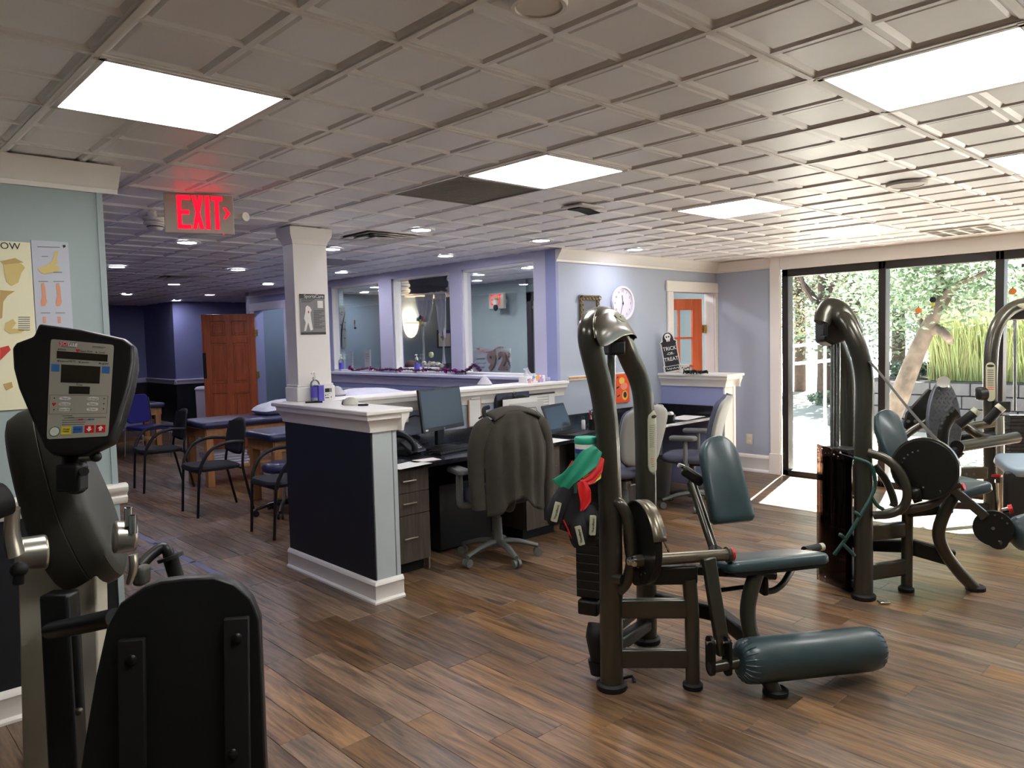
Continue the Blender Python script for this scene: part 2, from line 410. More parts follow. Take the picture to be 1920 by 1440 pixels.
for i in range(-6, 16):
    for j in range(-7, 26):
        cx, cy = GX+GS*(i+.5), GY+GS*(j+.5)
        if (i, j) in SKIP or cx > 9.3 or (cx > 8.1 and cy < 5): continue
        tiles.append((cx, cy))
vis = [p for p in tiles if in_view((p[0], p[1], CEIL), 120) and not hidden(*p)]
vis.sort(key=lambda p: proj((p[0], p[1], CEIL))[2]); near = set(vis[:296])
tp = tile_mesh().build('ceiling_tile', 'ceil', ce, smooth=False); first = True
for p in tiles:
    if p not in near: continue
    if first: o = tp; first = False
    else: o = tp.copy(); COL.objects.link(o); o.parent = ce
    o.location = (p[0], p[1], CEIL)
tm, t0 = MB(), tile_mesh()
for p in tiles:
    if p not in near: tm.add([(v.x+p[0], v.y+p[1], v.z+CEIL) for v in t0.v], t0.f)
tag(tm.build('far_ceiling_tiles', 'ceil', ce, smooth=False), kind='stuff')
for i in range(-5, 16):
    x = GX+GS*i
    if x < 9.5: MB().bb(x-.009, x+.009, -2.6 if x < 8 else 5.06, 16.6, CEIL, CEIL+.03).build('ceiling_tee', 'tee', ce)
for j in range(-6, 26):
    y = GY+GS*j
    MB().bb(-2.6, 8.0 if y < 5 else 9.6, y-.009, y+.009, CEIL+.0005, CEIL+.03).build('ceiling_tee', 'tee', ce)

CROWN = [(0,0),(0,-.115),(.012,-.115),(.016,-.095),(.03,-.085),(.055,-.045),(.07,-.03),(.078,-.012),(.085,0)]
BASE = [(0,0),(.03,0),(.03,.012),(.022,.022),(.016,.024),(.016,.105),(.021,.112),(.016,.128),(.008,.136),(0,.14)]
RAIL = [(0,-.05),(.012,-.05),(.02,-.035),(.022,-.02),(.016,-.012),(.024,.0),(.036,.012),(.04,.03),(.034,.042),(.0,.046)]
CAPM = [(0,-.11),(.014,-.11),(.018,-.085),(.022,-.075),(.034,-.055),(.05,-.035),(.058,-.03),(.058,-.018),(.064,0),(0,0)]
def mould(name, prof, p0, p1, out, m, parent, **k):
    """profile (out, up) swept from p0 to p1"""
    p0, p1, out = Vector(p0), Vector(p1), Vector(out).normalized(); up = Vector((0,0,1))
    mm = MB(); n = len(prof)
    v = [p0+out*a+up*b for a, b in prof]+[p1+out*a+up*b for a, b in prof]
    mm.add(v, [tuple(range(n-1, -1, -1)), tuple(range(n, 2*n))]+[(i, (i+1) % n, n+(i+1) % n, n+i) for i in range(n)])
    return mm.build(name, m, parent, **k)

def mould_l(name, prof, a, b, c, o1, o2, m, parent):
    """profile swept round one outside corner a-b-c with a mitre at b"""
    a, b, c, o1, o2 = Vector(a), Vector(b), Vector(c), Vector(o1), Vector(o2); up = Vector((0,0,1)); n = len(prof); mm = MB()
    v = [a+o1*p+up*q for p, q in prof]+[b+(o1+o2)*p+up*q for p, q in prof]+[c+o2*p+up*q for p, q in prof]
    f = [tuple(range(n-1, -1, -1)), tuple(range(2*n, 3*n))]
    for r_ in (0, 1): f += [(r_*n+i, r_*n+(i+1) % n, (r_+1)*n+(i+1) % n, (r_+1)*n+i) for i in range(n)]
    return mm.add(v, f).build(name, m, parent)
# wall behind the ergometer
w = setting('wall_left', (1.05, 3.86, 0))
MB().bb(-2.6, 1.05, 3.86, 4.02, .93, CEIL+.05).build('upper_wall', 'wall_blue', w)
MB().bb(-2.6, 1.05, 3.862, 4.018, 0, .93).build('lower_wall', 'navy', w)
MB().bb(1.03, 1.056, 3.852, 4.03, .14, CEIL).build('corner_strip', 'wall_blue', w)
mould('crown', CROWN, (-2.6, 3.86, CEIL), (1.12, 3.86, CEIL), (0,-1,0), 'white_trim', w)
mould('chair_rail', RAIL, (-2.6, 3.86, .93), (1.09, 3.86, .93), (0,-1,0), 'white_trim', w)
mould('baseboard', BASE, (-2.6, 3.86, 0), (1.08, 3.86, 0), (0,-1,0), 'white_trim', w)
# unseen sides that close the rooms
struct(MB().bb(-2.75, -2.6, -2.75, 4.02, 0, CEIL+.05).build('wall_west', 'wall_blue'))
struct(MB().bb(-2.6, 8.15, -2.75, -2.6, 0, CEIL+.05).build('wall_south', 'wall_blue'))
struct(MB().bb(.95, 1.03, 4.03, 16.4, 0, CEIL+.05).build('wall_corridor', 'wall_navyblue'))

# far treatment room walls (zig-zag), two-tone with rail
w = setting('wall_far', (5.0, 14.4, 0))
for nm, x0, x1, y0, y1 in (('a', 1.03, 5.02, 16.0, 16.15), ('b', 5.02, 5.14, 14.4, 16.15), ('c', 5.14, 9.6, 14.4, 14.55)):
    MB().bb(x0, x1, y0, y1, .95, CEIL+.05).build('upper_wall', 'wall_navyblue', w)
    MB().bb(x0, x1, y0+.001, y1, 0, .95).build('lower_wall', 'navy', w)
for a, b, o in (((1.03,16.0),(5.02,16.0),(0,-1,0)), ((5.02,16.0),(5.02,14.36),(-1,0,0)), ((4.98,14.4),(9.5,14.4),(0,-1,0))):
    mould('chair_rail', RAIL, (*a, .97), (*b, .97), o, 'lav_trim', w)
    mould('baseboard', [(p*1.2, q*1.4) for p, q in BASE], (*a, 0), (*b, 0), o, 'lav_trim', w)
MB().bb(5.10, 5.11, 15.0, 15.06, 1.1, 1.22).build('switch_plate', 'white_trim', w)

# pony wall with its cap, end panel and base
w = setting('wall_pony', (2.6, 4.5, 0))
MB().bb(2.51, 2.69, 3.95, 5.06, 0, 1.1).build('core', 'pony_end', w)
MB().bb(2.504, 2.512, 3.945, 5.06, .13, 1.1).build('navy_face', 'navy', w)
MB().bb(2.515, 2.655, 3.938, 3.952, .13, 1.09).build('end_panel', 'pony_end', w, bev=.002)
MB().bb(2.66, 2.69, 3.936, 3.952, .13, 1.1).build('end_bead', 'pony_end', w, bev=.003)
mould_l('baseboard', BASE, (2.505, 5.07, 0), (2.505, 3.938, 0), (2.70, 3.938, 0), (-1,0,0), (0,-1,0), 'white_trim', w)
mould_l('cap_moulding', CAPM, (2.505, 5.07, 1.17), (2.505, 3.938, 1.17), (2.695, 3.938, 1.17), (-1,0,0), (0,-1,0), 'white_trim', w)
mould('cap_moulding', CAPM, (2.69, 3.875, 1.17), (2.69, 4.93, 1.17), (1,0,0), 'white_trim', w)
MB().bb(2.43, 2.77, 3.86, 5.12, 1.17, 1.198).build('cap', 'white_trim', w, bev=.008, seg=3)
# low wall behind the desk
w = setting('wall_desk', (4.0, 4.95, 0))
MB().bb(2.69, 5.27, 4.927, 5.06, 0, 1.17).build('core', 'wall_grey', w)
mould('cap_moulding', CAPM, (2.7, 4.93, 1.17), (5.29, 4.93, 1.17), (0,-1,0), 'white_trim', w)
MB().bb(2.77, 5.31, 4.86, 5.13, 1.17, 1.2).build('cap', 'white_trim', w, bev=.008, seg=3)
# column standing on the pony wall
w = setting('column', (2.72, 5.1, 1.2))
MB().bb(2.585, 2.85, 4.99, 5.14, 1.198, CEIL+.02).build('shaft', 'white_trim', w)
MB().bb(2.565, 2.868, 4.972, 5.158, 1.198, 1.3).build('plinth', 'white_trim', w, bev=.006)
MB().bb(2.572, 2.861, 4.979, 5.151, 1.3, 1.318).build('plinth_bead', 'white_trim', w, bev=.006)
m = MB()
for k, (d, z) in enumerate(((.0, 2.32), (.006, 2.325), (.007, 2.34), (.018, 2.36), (.03, 2.385), (.034, CEIL))):
    m.v += [Vector(p) for p in ((2.585-d,4.99-d,z),(2.85+d,4.99-d,z),(2.85+d,5.14+d,z),(2.585-d,5.14+d,z))]
    if k: m.f += [((k-1)*4+i, (k-1)*4+(i+1) % 4, k*4+(i+1) % 4, k*4+i) for i in range(4)]
m.build('capital', 'white_trim', w)
# reception wall with three interior windows, continuing to the door of the treatment room
w = setting('wall_reception', (5.28, 7, 0))
XR = 5.22
MB().bb(XR, XR+.14, 4.97, 10.42, 0, 1.2).build('lower_wall', 'wall_lav', w)
MB().bb(XR, XR+.14, 4.97, 11.6, 2.36, CEIL+.03).build('header', 'lav_trim', w)
for y0, y1 in ((4.97, 5.22), (6.33, 6.53), (7.64, 7.92), (9.1, 10.42), (11.42, 11.6)):
    MB().bb(XR, XR+.14, y0, y1, 1.2 if y1 < 11 else 0, 2.36).build('post', 'lav_trim' if y0 < 9 else 'wall_lav', w)
MB().bb(XR-.004, XR+.032, 4.924, 5.06, 1.2, CEIL).build('corner_face', 'wall_lav', w)
MB().bb(XR, XR+.14, 10.42, 11.42, 2.16, 2.36).build('door_header', 'wall_lav', w)
MB().bb(XR+.0, 9.5, 11.6, 11.72, 0, CEIL+.05).build('end_wall', 'wall_navyblue', w)
MB().bb(XR-.1, XR+.2, 5.02, 9.28, 1.2, 1.235).build('ledge', 'lav_trim', w, bev=.008)
mould('ledge_moulding', CAPM, (XR, 9.26, 1.2), (XR, 5.06, 1.2), (-1,0,0), 'lav_trim', w)
mould('chair_rail', RAIL, (XR, 10.36, .98), (XR, 5.06, .98), (-1,0,0), 'lav_trim', w)
mould('chair_rail', RAIL, (XR, 11.6, .98), (XR, 11.5, .98), (-1,0,0), 'lav_trim', w)
for k, (y0, y1) in enumerate(((5.22, 6.33), (6.53, 7.64), (7.92, 9.1))):
    wi = struct(MB().bb(XR+.06, XR+.068, y0, y1, 1.235, 2.36).build('window_%d' % (k+1), 'glass_dim'))
    for a, b, c, d in ((y0, y0+.025, 1.235, 2.36), (y1-.025, y1, 1.235, 2.36), (y0, y1, 2.335, 2.36), (y0, y1, 1.235, 1.26)):
        MB().bb(XR+.02, XR+.11, a, b, c, d).build('window_frame', 'white_trim', wi, org=(0,0,0))
# rooms behind the reception glass
w = setting('wall_waiting', (8, 9, 0))
MB().bb(XR+.14, 9.5, 11.48, 11.6, 0, CEIL+.05).build('back_wall', 'wall_slate', w)
MB().bb(7.5, 7.62, 6.75, 9.3, 0, CEIL+.05).build('side_wall', 'wall_blue', w)
MB().bb(7.46, 7.5, 7.62, 7.8, 0, CEIL).build('pilaster', 'wall_blue', w)
MB().bb(6.9, 9.5, 6.63, 6.75, 0, CEIL+.05).build('cross_wall', 'wall_grey', w)
MB().bb(9.5, 9.6, 4.93, 16.5, 0, CEIL+.05).build('outer_wall', 'wall_blue', w)
# wall with the clock, and its doorway
w = setting('wall_clock', (6.6, 5, 0))
YC = 4.93; DX0, DX1, DZ = 7.10, 7.95, 2.09
MB().bb(XR+.03, DX0, YC, YC+.13, 0, CEIL+.05).build('wall_panel', 'wall_grey', w)
MB().bb(DX0, DX1, YC, YC+.13, DZ, CEIL+.05).build('wall_panel', 'wall_grey', w)
MB().bb(DX1, 8.1, YC, YC+.13, 0, CEIL+.05).build('wall_panel', 'wall_grey', w)
mould('crown', CROWN, (XR-.002, YC-.006, CEIL), (8.0, YC-.006, CEIL), (0,-1,0), 'white_trim', w)
mould('chair_rail_board', [(0,-.02),(.018,-.02),(.02,0),(.018,.02),(0,.02)], (5.36, YC, 1.215), (6.5, YC, 1.215), (0,-1,0), 'white_trim', w)
MB().bb(5.36, 6.5, YC-.024, YC-.016, 1.205, 1.225).build('rail_inlay', 'oak', w)
d = setting('door_1', (DX1, YC, 0))
for a, b, c, e in ((DX0-.11, DX0, 0, DZ), (DX1, DX1+.11, 0, DZ)):
    MB().bb(a, b, YC-.022, YC, c, e).build('casing', 'white_trim', d, bev=.005)
MB().bb(DX0-.13, DX1+.13, YC-.026, YC, DZ, DZ+.12).build('casing_head', 'white_trim', d, bev=.006)
MB().bb(DX0-.02, DX0+.004, YC, YC+.13, 0, DZ).build('jamb', 'white_trim', d)
MB().bb(DX1-.004, DX1+.02, YC, YC+.13, 0, DZ).build('jamb', 'white_trim', d)
# orange glazed leaf, hinged on the far jamb and swung into the room behind
lf = Vector((-.80, .36, 0)).normalized(); hx = Vector((DX1-.06, YC+.14, 0)); nz = Vector((-lf.y, lf.x, 0))
def leaf(a0, a1, z0, z1, t=.04, name='door_stile', m='orange_door', par=None):
    c = hx+lf*((a0+a1)/2)+Vector((0,0,(z0+z1)/2))
    return MB().obox(c, lf, nz, (0,0,1), a1-a0, t, z1-z0).build(name, m, par or d, bev=.004)
dl = .8
leaf(0, .13, .01, 2.03); leaf(dl-.13, dl, .01, 2.03)
leaf(.13, dl-.13, 1.9, 2.03, name='door_rail'); leaf(.13, dl-.13, .01, .24, name='door_rail')
for k in range(1, 5): leaf(.13, dl-.13, .24+k*.332-.012, .24+k*.332+.012, .03, 'muntin')
for k in (1, 2): leaf(.13+(dl-.26)*k/3-.012, .13+(dl-.26)*k/3+.012, .24, 1.9, .03, 'muntin')
for k in range(5):
    for q in range(3):
        leaf(.13+(dl-.26)*q/3+.012, .13+(dl-.26)*(q+1)/3-.012, .24+k*.332+.012, .24+(k+1)*.332-.012, .006, 'pane', 'glass')
MB().bb(DX1-.05, DX1-.005, YC+.1, YC+.135, 1.62, 1.72).build('hinge', 'brass', d)
# ledge half wall at the desk's end
w = setting('wall_ledge', (6.95, 4.5, 0))
MB().bb(6.88, 7.06, 4.16, YC, 0, 1.1).build('core', 'wall_lav', w)
MB().bb(6.872, 7.068, 4.145, 4.162, 0, 1.1).build('end_panel', 'white_trim', w)
MB().bb(7.03, 7.075, 4.138, 4.15, 0, 1.09).build('end_bead', 'white_trim', w, bev=.003)
mould_l('cap_moulding', CAPM, (6.88, YC, 1.17), (6.88, 4.147, 1.17), (7.065, 4.147, 1.17), (-1,0,0), (0,-1,0), 'white_trim', w)
mould('cap_moulding', CAPM, (7.06, 4.085, 1.17), (7.06, YC, 1.17), (1,0,0), 'white_trim', w)
MB().bb(6.80, 7.14, 4.07, YC, 1.17, 1.198).build('cap', 'white_trim', w, bev=.008, seg=3)
# window wall
w = setting('wall_window', (8, 4.5, 0))
MB().bb(8.0, 8.15, 4.22, 5.06, 0, CEIL+.05).build('wall_panel', 'wall_grey', w)
MB().bb(8.0, 8.15, -2.75, 4.22, 2.3, CEIL+.05).build('header', 'white_trim', w)
mould('crown', [(a*.9, b) for a, b in CROWN], (8.0, YC, CEIL), (8.0, 4.22, CEIL), (-1,0,0), 'white_trim', w)
MB().bb(7.965, 8.0, 4.11, 4.23, 0, CEIL).build('side_casing', 'white_trim', w, bev=.006)
MB().bb(7.955, 8.0, 4.10, 4.24, 0, .24).build('casing_block', 'white_trim', w, bev=.006)
mould('baseboard', [(p, q*1.45) for p, q in BASE], (8.0, YC, 0), (8.0, 4.24, 0), (-1,0,0), 'white_trim', w)
MB().bb(7.97, 8.0, -2.6, 4.11, 2.3, CEIL).build('head_casing', 'white_trim', w, bev=.004)
ys = [4.10, 3.03, 2.0, .97, -.06, -1.09, -2.12]
for k in range(6):
    y1, y0 = ys[k], ys[k+1]
    wi = struct(MB().bb(8.06, 8.068, y0, y1, .03, 2.27).build('window_%d' % (k+4), 'glass'))
    for a, b, c, e in ((y1-.035 if k else y1-.07, y1 if k == 0 else y1+.035, 0, 2.3), (y0-.035, y0+.035, 0, 2.3), (y0, y1, 2.22, 2.3), (y0, y1, 0, .06)):
        if k and b > y1: continue
        MB().bb(8.0, 8.12, a, b, c, e).build('window_frame', 'bronze', wi, bev=.004, org=(0,0,0))
struct(MB().bb(8.0, 8.15, -2.75, -2.12, 0, CEIL+.05).build('wall_window_end', 'wall_grey'))
o = thing('wall_outlet', 'beige duplex outlet on the wall between the half wall and the window', 'outlet', onx(1405, 823, 8.0))
p = onx(1405, 823, 7.998)
MB().obox(p, (0,1,0), (0,0,1), (-1,0,0), .075, .118, .008).build('plate', 'cream', o, bev=.003)
for k in (-1, 1): MB().obox(p+Vector((-.005,0,.028*k)), (0,1,0), (0,0,1), (-1,0,0), .034, .034, .006).build('socket', 'paper', o, bev=.004)

# red six-panel door standing open beside the treatment tables
d = setting('door_2', (XR, 11.4, 0))
for a, b in ((10.32, 10.42), (11.42, 11.54)): MB().bb(XR-.02, XR, a, b, 0, 2.16).build('casing', 'lav_trim', d, bev=.005)
MB().bb(XR-.024, XR, 10.3, 11.56, 2.14, 2.26).build('casing_head', 'lav_trim', d, bev=.005)
hg = Vector((XR-.03, 11.36, 0)); ld = Vector((-.70, .54, 0)).normalized(); nd = Vector((-ld.y, ld.x, 0))*-1
DW, DH = .80, 2.09
def pan(a0, a1, z0, z1, t, name, m='cherry', off=0., par=None):
    return MB().obox(hg+ld*((a0+a1)/2)+nd*off+Vector((0,0,(z0+z1)/2+.01)), ld, nd, (0,0,1), a1-a0, t, z1-z0).build(name, m, par or d, bev=.006)
for a0, a1 in ((0, .12), (DW/2-.05, DW/2+.05), (DW-.12, DW)): pan(a0, a1, 0, DH, .044, 'door_stile')
for z0, z1 in ((0, .22), (.86, 1.02), (1.64, 1.76), (DH-.11, DH)): pan(.12, DW-.12, z0, z1, .0435, 'door_rail')
for z0, z1 in ((.22, .86), (1.02, 1.64), (1.76, DH-.11)):
    for a0, a1 in ((.12, DW/2-.05), (DW/2+.05, DW-.12)):
        pan(a0, a1, z0, z1, .018, 'door_panel'); pan(a0+.035, a1-.035, z0+.035, z1-.035, .034, 'raised_field')
kp = hg+ld*(DW-.06)+nd*.022+Vector((0,0,.96))
k = MB().lathe([(.028,0),(.028,.006),(.012,.01),(.012,.035),(.026,.045),(.03,.058),(.022,.07),(0,.074)], kp, nd, 16).build('knob', 'brass', d)
for z in (.3, 1.15, 1.8): MB().obox(hg+nd*.0+ld*-.02+Vector((0,0,z)), ld, nd, (0,0,1), .035, .05, .1).build('hinge', 'brass', d)
pan(DW-.05, DW+.004, 1.1, 1.5, .05, 'kick_guard', 'bronze')
# the treatment room seen past that door
w = setting('wall_room', (6.3, 11, 0))
MB().bb(6.0, 6.08, 10.3, 11.48, .98, CEIL).build('upper_wall', 'wall_blue', w)
MB().bb(6.0, 6.08, 10.3, 11.48, 0, .98).build('lower_wall', 'navy', w)
MB().bb(XR+.14, 6.08, 10.2, 10.3, 0, CEIL).build('side_wall', 'wall_blue', w)
mould('chair_rail', RAIL, (6.0, 11.48, 1.0), (6.0, 10.3, 1.0), (-1,0,0), 'white_trim', w)
# ================================================================ ceiling fixtures
emat('panel_light', (1.0, .99, .97), PANEL_L); emat('down_light_bright', (.97, .98, 1.0), 300.0); emat('down_light', (.86, .86, 1.0), DOWN_L); emat('exit_red', (1.0, .006, .022), 2.2)
emat('sconce_glow', (1.0, .74, .42), 5.0)
mat('grille_grey', (120, 114, 106), .6); mat('vent_dark', (52, 48, 46), .7); mat('fixture_white', (228, 225, 220), .45)
LN = {(0,2): 'square ceiling light panel above the exit sign wall, the largest in view', (3,2): 'square ceiling light panel beside the dark return grille',
      (6,2): 'square ceiling light panel between the return grille and the window', (9,2): 'farthest square ceiling light panel, near the slotted vent',
      (3,-1): 'big square ceiling light panel at the upper right, cut by the picture edge', (6,-1): 'square ceiling light panel above the arched machine by the window, mostly out of frame',
      (9,-1): 'square ceiling light panel out past the windows side, unseen and added to light the room', (0,-1): 'square ceiling light panel overhead, unseen and added to light the room'}  # both panels are unseen, added on the grid to light the room
for (i, j), lab in LN.items():
    x0, y0 = GX+GS*i, GY+GS*j; x1, y1 = x0+GS, y0+GS; e = .03
    t = thing('ceiling_light', lab, 'ceiling light', ((x0+x1)/2, (y0+y1)/2, CEIL), group='square ceiling light panels')
    for a, b, c, d in ((x0+.012, x0+e, y0, y1), (x1-e, x1-.012, y0, y1), (x0, x1, y0+.012, y0+e), (x0, x1, y1-e, y1-.012)):
        MB().bb(a, b, c, d, CEIL-.002, CEIL+.02).build('light_frame', 'fixture_white', t)
    MB().add([(x0+e,y0+e,CEIL+.004),(x1-e,y0+e,CEIL+.004),(x1-e,y1-e,CEIL+.004),(x0+e,y1-e,CEIL+.004),(x0+e,y0+e,CEIL+.02),(x1-e,y0+e,CEIL+.02),(x1-e,y1-e,CEIL+.02),(x0+e,y1-e,CEIL+.02)],
             [(0,3,2,1),(4,5,6,7),(0,1,5,4),(1,2,6,5),(2,3,7,6),(3,0,4,7)]).build('diffuser', 'panel_light', t)
DOWN = [(2.30,6.2,'under the exit sign'),(2.40,8.4,'hard against the blue corner strip'),(3.72,12.6,'far one nearest the navy wall poster'),(3.66,10.4,'third row, in line with the far tables'),
        (3.56,8.15,'over the near treatment table'),(4.88,12.3,'far row, toward the red door'),(4.95,14.0,'last one before the navy corner'),(4.74,9.9,'above the open red door'),
        (3.48,6.0,'just behind the white column'),(3.44,4.62,'over the desk monitor, past the return grille'),(4.70,7.9,'before the first reception window'),
        (4.68,5.9,'before the middle reception window'),(4.66,4.56,'near the reception corner post'),(5.93,4.54,'above the wall clock')]
dp = None
for x, y, lab in DOWN:
    L = 'round recessed downlight '+lab
    if dp is None:
        dp = thing('downlight', L, 'downlight', (x, y, CEIL), group='round recessed downlights', local=True)
        MB().lathe([(.072,-.004),(.1,-.007),(.105,-.003),(.105,.006),(.072,.006)], (0,0,0), (0,0,1), 24, caps=False).build('trim_ring', 'fixture_white', dp)
        MB().lathe([(0,-.001),(.073,-.001),(.073,.005),(0,.005)], (0,0,0), (0,0,1), 16).build('lens', 'down_light', dp)
    else: copy_tree(dp, (x, y, CEIL), 0, L)
for x, y, lab in ((6.3, 6.4, 'in the reception room, seen through the pane by the corner'), (6.5, 8.3, 'in the reception room, seen through the middle pane'), (6.4, 9.8, 'in the waiting room, deep behind the middle pane'), (8.3, 10.4, 'in the waiting room by its far wall'), (7.3, 5.8, 'in the room behind the orange door'), (6.4, 7.4, 'added to brighten the reception room, between the middle and first panes'), (8.4, 8.9, 'added to brighten the waiting room, past the pale side wall'), (6.9, 10.9, 'added to brighten the waiting room, nearest the sconce'), (6.2, 5.5, 'added to brighten the reception room, hard by the clock wall'), (5.85, 6.9, 'added to brighten the gauze, just inside the middle pane'), (5.68, 10.9, 'added to brighten the small room past the red door')):  # the later entries are downlights added to brighten the rooms behind
    c_ = copy_tree(dp, (x, y, CEIL), 0, 'round recessed downlight '+lab)
    for k in COL.objects:
        if k.parent == c_ and k.name.startswith('lens') and 'red door' not in lab: k.material_slots[0].link = 'OBJECT'; k.material_slots[0].material = MATS['down_light_bright']
# return grille, diffusers, slot vent
t = thing('return_grille', 'square grey return air grille next to the ceiling light panel', 'grille', (GX+GS*3.5, GY+GS*3.5, CEIL))
x0, y0 = GX+GS*3, GY+GS*3
MB().bb(x0+.012, x0+GS-.012, y0+.012, y0+GS-.012, CEIL+.012, CEIL+.02).build('backing', 'vent_dark', t)
for k in range(26):
    MB().bb(x0+.03, x0+GS-.03, y0+.035+k*.0208, y0+.047+k*.0208, CEIL+.002, CEIL+.011).build('slat', 'grille_grey', t)
for a, b, c, d in ((x0+.012, x0+.034, y0+.012, y0+GS-.012), (x0+GS-.034, x0+GS-.012, y0+.012, y0+GS-.012), (x0+.012, x0+GS-.012, y0+.012, y0+.034), (x0+.012, x0+GS-.012, y0+GS-.034, y0+GS-.012)):
    MB().bb(a, b, c, d, CEIL, CEIL+.013).build('frame', 'grille_grey', t)
for (i, j), lab in (((4,6), 'square ceiling air diffuser with stepped rings right of the white column'), ((4,13), 'far ceiling air diffuser above the treatment tables')):
    cx, cy = GX+GS*(i+.5), GY+GS*(j+.5)
    t = thing('air_diffuser', lab, 'vent', (cx, cy, CEIL), group='square air diffusers')
    MB().bb(cx-.29, cx+.29, cy-.29, cy+.29, CEIL+.03, CEIL+.04).build('backing', 'vent_dark', t)
    for h0, h1, z in ((.255,.293,0.),(.18,.225,-.004),(.11,.155,-.008),(.03,.085,-.012)):
        m = MB(); v = []
        for h, zz in ((h1, z), (h0, z+.022)): v += [(cx-h,cy-h,CEIL+zz),(cx+h,cy-h,CEIL+zz),(cx+h,cy+h,CEIL+zz),(cx-h,cy+h,CEIL+zz)]
        m.add(v, [(k, (k+1) % 4, 4+(k+1) % 4, 4+k) for k in range(4)]).build('ring', 'fixture_white', t, solid=.004)
cx, cy = GX+GS*5.5, GY+GS*9.5
t = thing('access_panel', 'flat grey access panel in the ceiling before the first reception window', 'ceiling panel', (cx, cy, CEIL))
MB().bb(cx-.29, cx+.29, cy-.29, cy+.29, CEIL+.002, CEIL+.012).build('panel', mat('panel_grey', (168, 166, 172), .6), t)
MB().bb(cx-.02, cx+.02, cy-.28, cy-.26, CEIL-.004, CEIL+.004).build('latch', 'fixture_white', t)
t = thing('slot_vent', 'long slotted ceiling vent with four dark bays beside the window header', 'vent', (7.34, 2.1, CEIL))
va, vb = (7.09, 7.6), (1.86, 2.36)
MB().bb(va[0], va[1], vb[0], vb[1], CEIL+.001, CEIL+.006).build('backing', mat('vent_tan', (84, 76, 60), .7), t)
for k in range(5):
    y = vb[0]+(vb[1]-vb[0])*k/4; MB().bb(va[0], va[1], y-.012, y+.012, CEIL-.006, CEIL+.002).build('divider', 'fixture_white', t)
for x in va: MB().bb(x-.014, x+.014, vb[0]-.012, vb[1]+.012, CEIL-.006, CEIL+.002).build('frame', 'fixture_white', t)
for p, lab, r in ((onz(1700, 345, CEIL), 'round white ceiling speaker before the slotted vent', .105), (onz(1010, 6, CEIL), 'round ceiling sensor at the top edge of the picture', .07)):
    t = thing('ceiling_speaker', lab, 'speaker', p)
    MB().lathe([(0,-.006),(r*.82,-.006),(r*.86,-.012),(r,-.012),(r*1.04,-.004),(r*1.04,.004)], p, (0,0,1), 32).build('rim', 'fixture_white', t)
    MB().lathe([(0,-.009),(r*.8,-.0085),(r*.8,-.005),(0,-.005)], p, (0,0,1), 32).build('mesh_cover', mat('speaker_mesh', (224, 220, 216), .7), t)
p = Vector((3.70, 3.22, CEIL))
t = thing('sensor_bracket', 'small flat ceiling bracket with a black flap past the return grille', 'bracket', p)
MB().bb(p.x-.12, p.x+.1, p.y-.08, p.y+.1, CEIL-.012, CEIL).build('plate', 'fixture_white', t, bev=.003)
MB().prism([(-.08,-.02),(.02,-.02),(.12,-.034),(.12,-.029),(.02,-.013),(-.08,-.013)], (p.x, p.y+.08, CEIL), (1,0,0), (0,0,1), .1).build('flap', 'black_matte', t)
# smoke detector
p = onz(290, 408, CEIL)
t = thing('smoke_detector', 'white cone-shaped smoke detector hanging beside the exit sign', 'smoke detector', p)
MB().lathe([(.075,0),(.075,-.012),(.066,-.02),(.062,-.03),(.07,-.034),(.066,-.045),(.05,-.052),(.046,-.06),(.05,-.064),(.04,-.078),(.02,-.084),(0,-.085)], p, (0,0,1), 28).build('housing', 'fixture_white', t)
MB().lathe([(.047,-.0545),(.05,-.0595),(.0475,-.0625)], p, (0,0,1), 28, caps=False).build('grille_slot', 'vent_dark', t)
# ---------------------------------------------------------------- exit sign
ed = 4.12
def E(u, v, dd=0.): return at(u, v, ed+dd)
c0 = E(374, 401); ex = Vector((math.cos(R(-22)), math.sin(R(-22)), 0)); ez = Vector((0,0,1)); en = ex.cross(ez)
wE = (E(431, 401)-E(318, 401)).length/math.cos(R(21)); hE = wE*.60
t = thing('exit_sign', 'lit red EXIT sign with arrow, hung from the ceiling by the blue wall', 'exit sign', (c0.x, c0.y, CEIL))
MB().obox(c0-en*.024, ex, ez, en, wE, hE, .048).build('housing', mat('exit_case', (206, 200, 186), .5), t, bev=.004)
MB().obox(Vector((c0.x, c0.y, CEIL-.011))-en*.06, ex, ez, en, wE*.48, .022, .1).build('canopy', 'exit_case', t, bev=.006)
MB().obox(Vector((c0.x, c0.y, (CEIL-.04+c0.z+hE/2)/2))-en*.024, ex, ez, en, .05, max(.01, CEIL-.04-c0.z-hE/2+.01), .03).build('stem', 'exit_case', t)
def strokes(lst, name):
    m = MB()
    for poly in lst: m.prism([(x*wE, y*wE) for x, y in poly], c0+en*.0005, ex, ez, .002)
    return m.build(name, 'exit_red', t, smooth=False)
HB, HT = -.235, .275                     # letter foot and head, in sign widths
def slab(x0, x1, y0, y1): return [(x0,y0),(x1,y0),(x1,y1),(x0,y1)]
m_ = (HB+HT)/2
strokes([slab(-.315,-.255,HB,HT), slab(-.256,-.125,HT-.065,HT), slab(-.256,-.125,HB,HB+.065), slab(-.256,-.145,m_-.033,m_+.033)], 'letter_e')
strokes([[(-.105,HB),(-.045,HB),(.06,HT),(0,HT)], [(0,HB),(.06,HB),(-.045,HT),(-.105,HT)]], 'letter_x')
strokes([slab(.085,.15,HB,HT)], 'letter_i')
strokes([slab(.225,.285,HB,HT), slab(.175,.34,HT-.065,HT)], 'letter_t')
strokes([[(.345,m_+.085),(.385,m_+.085),(.45,m_),(.385,m_-.085),(.345,m_-.085),(.395,m_)]], 'arrow')
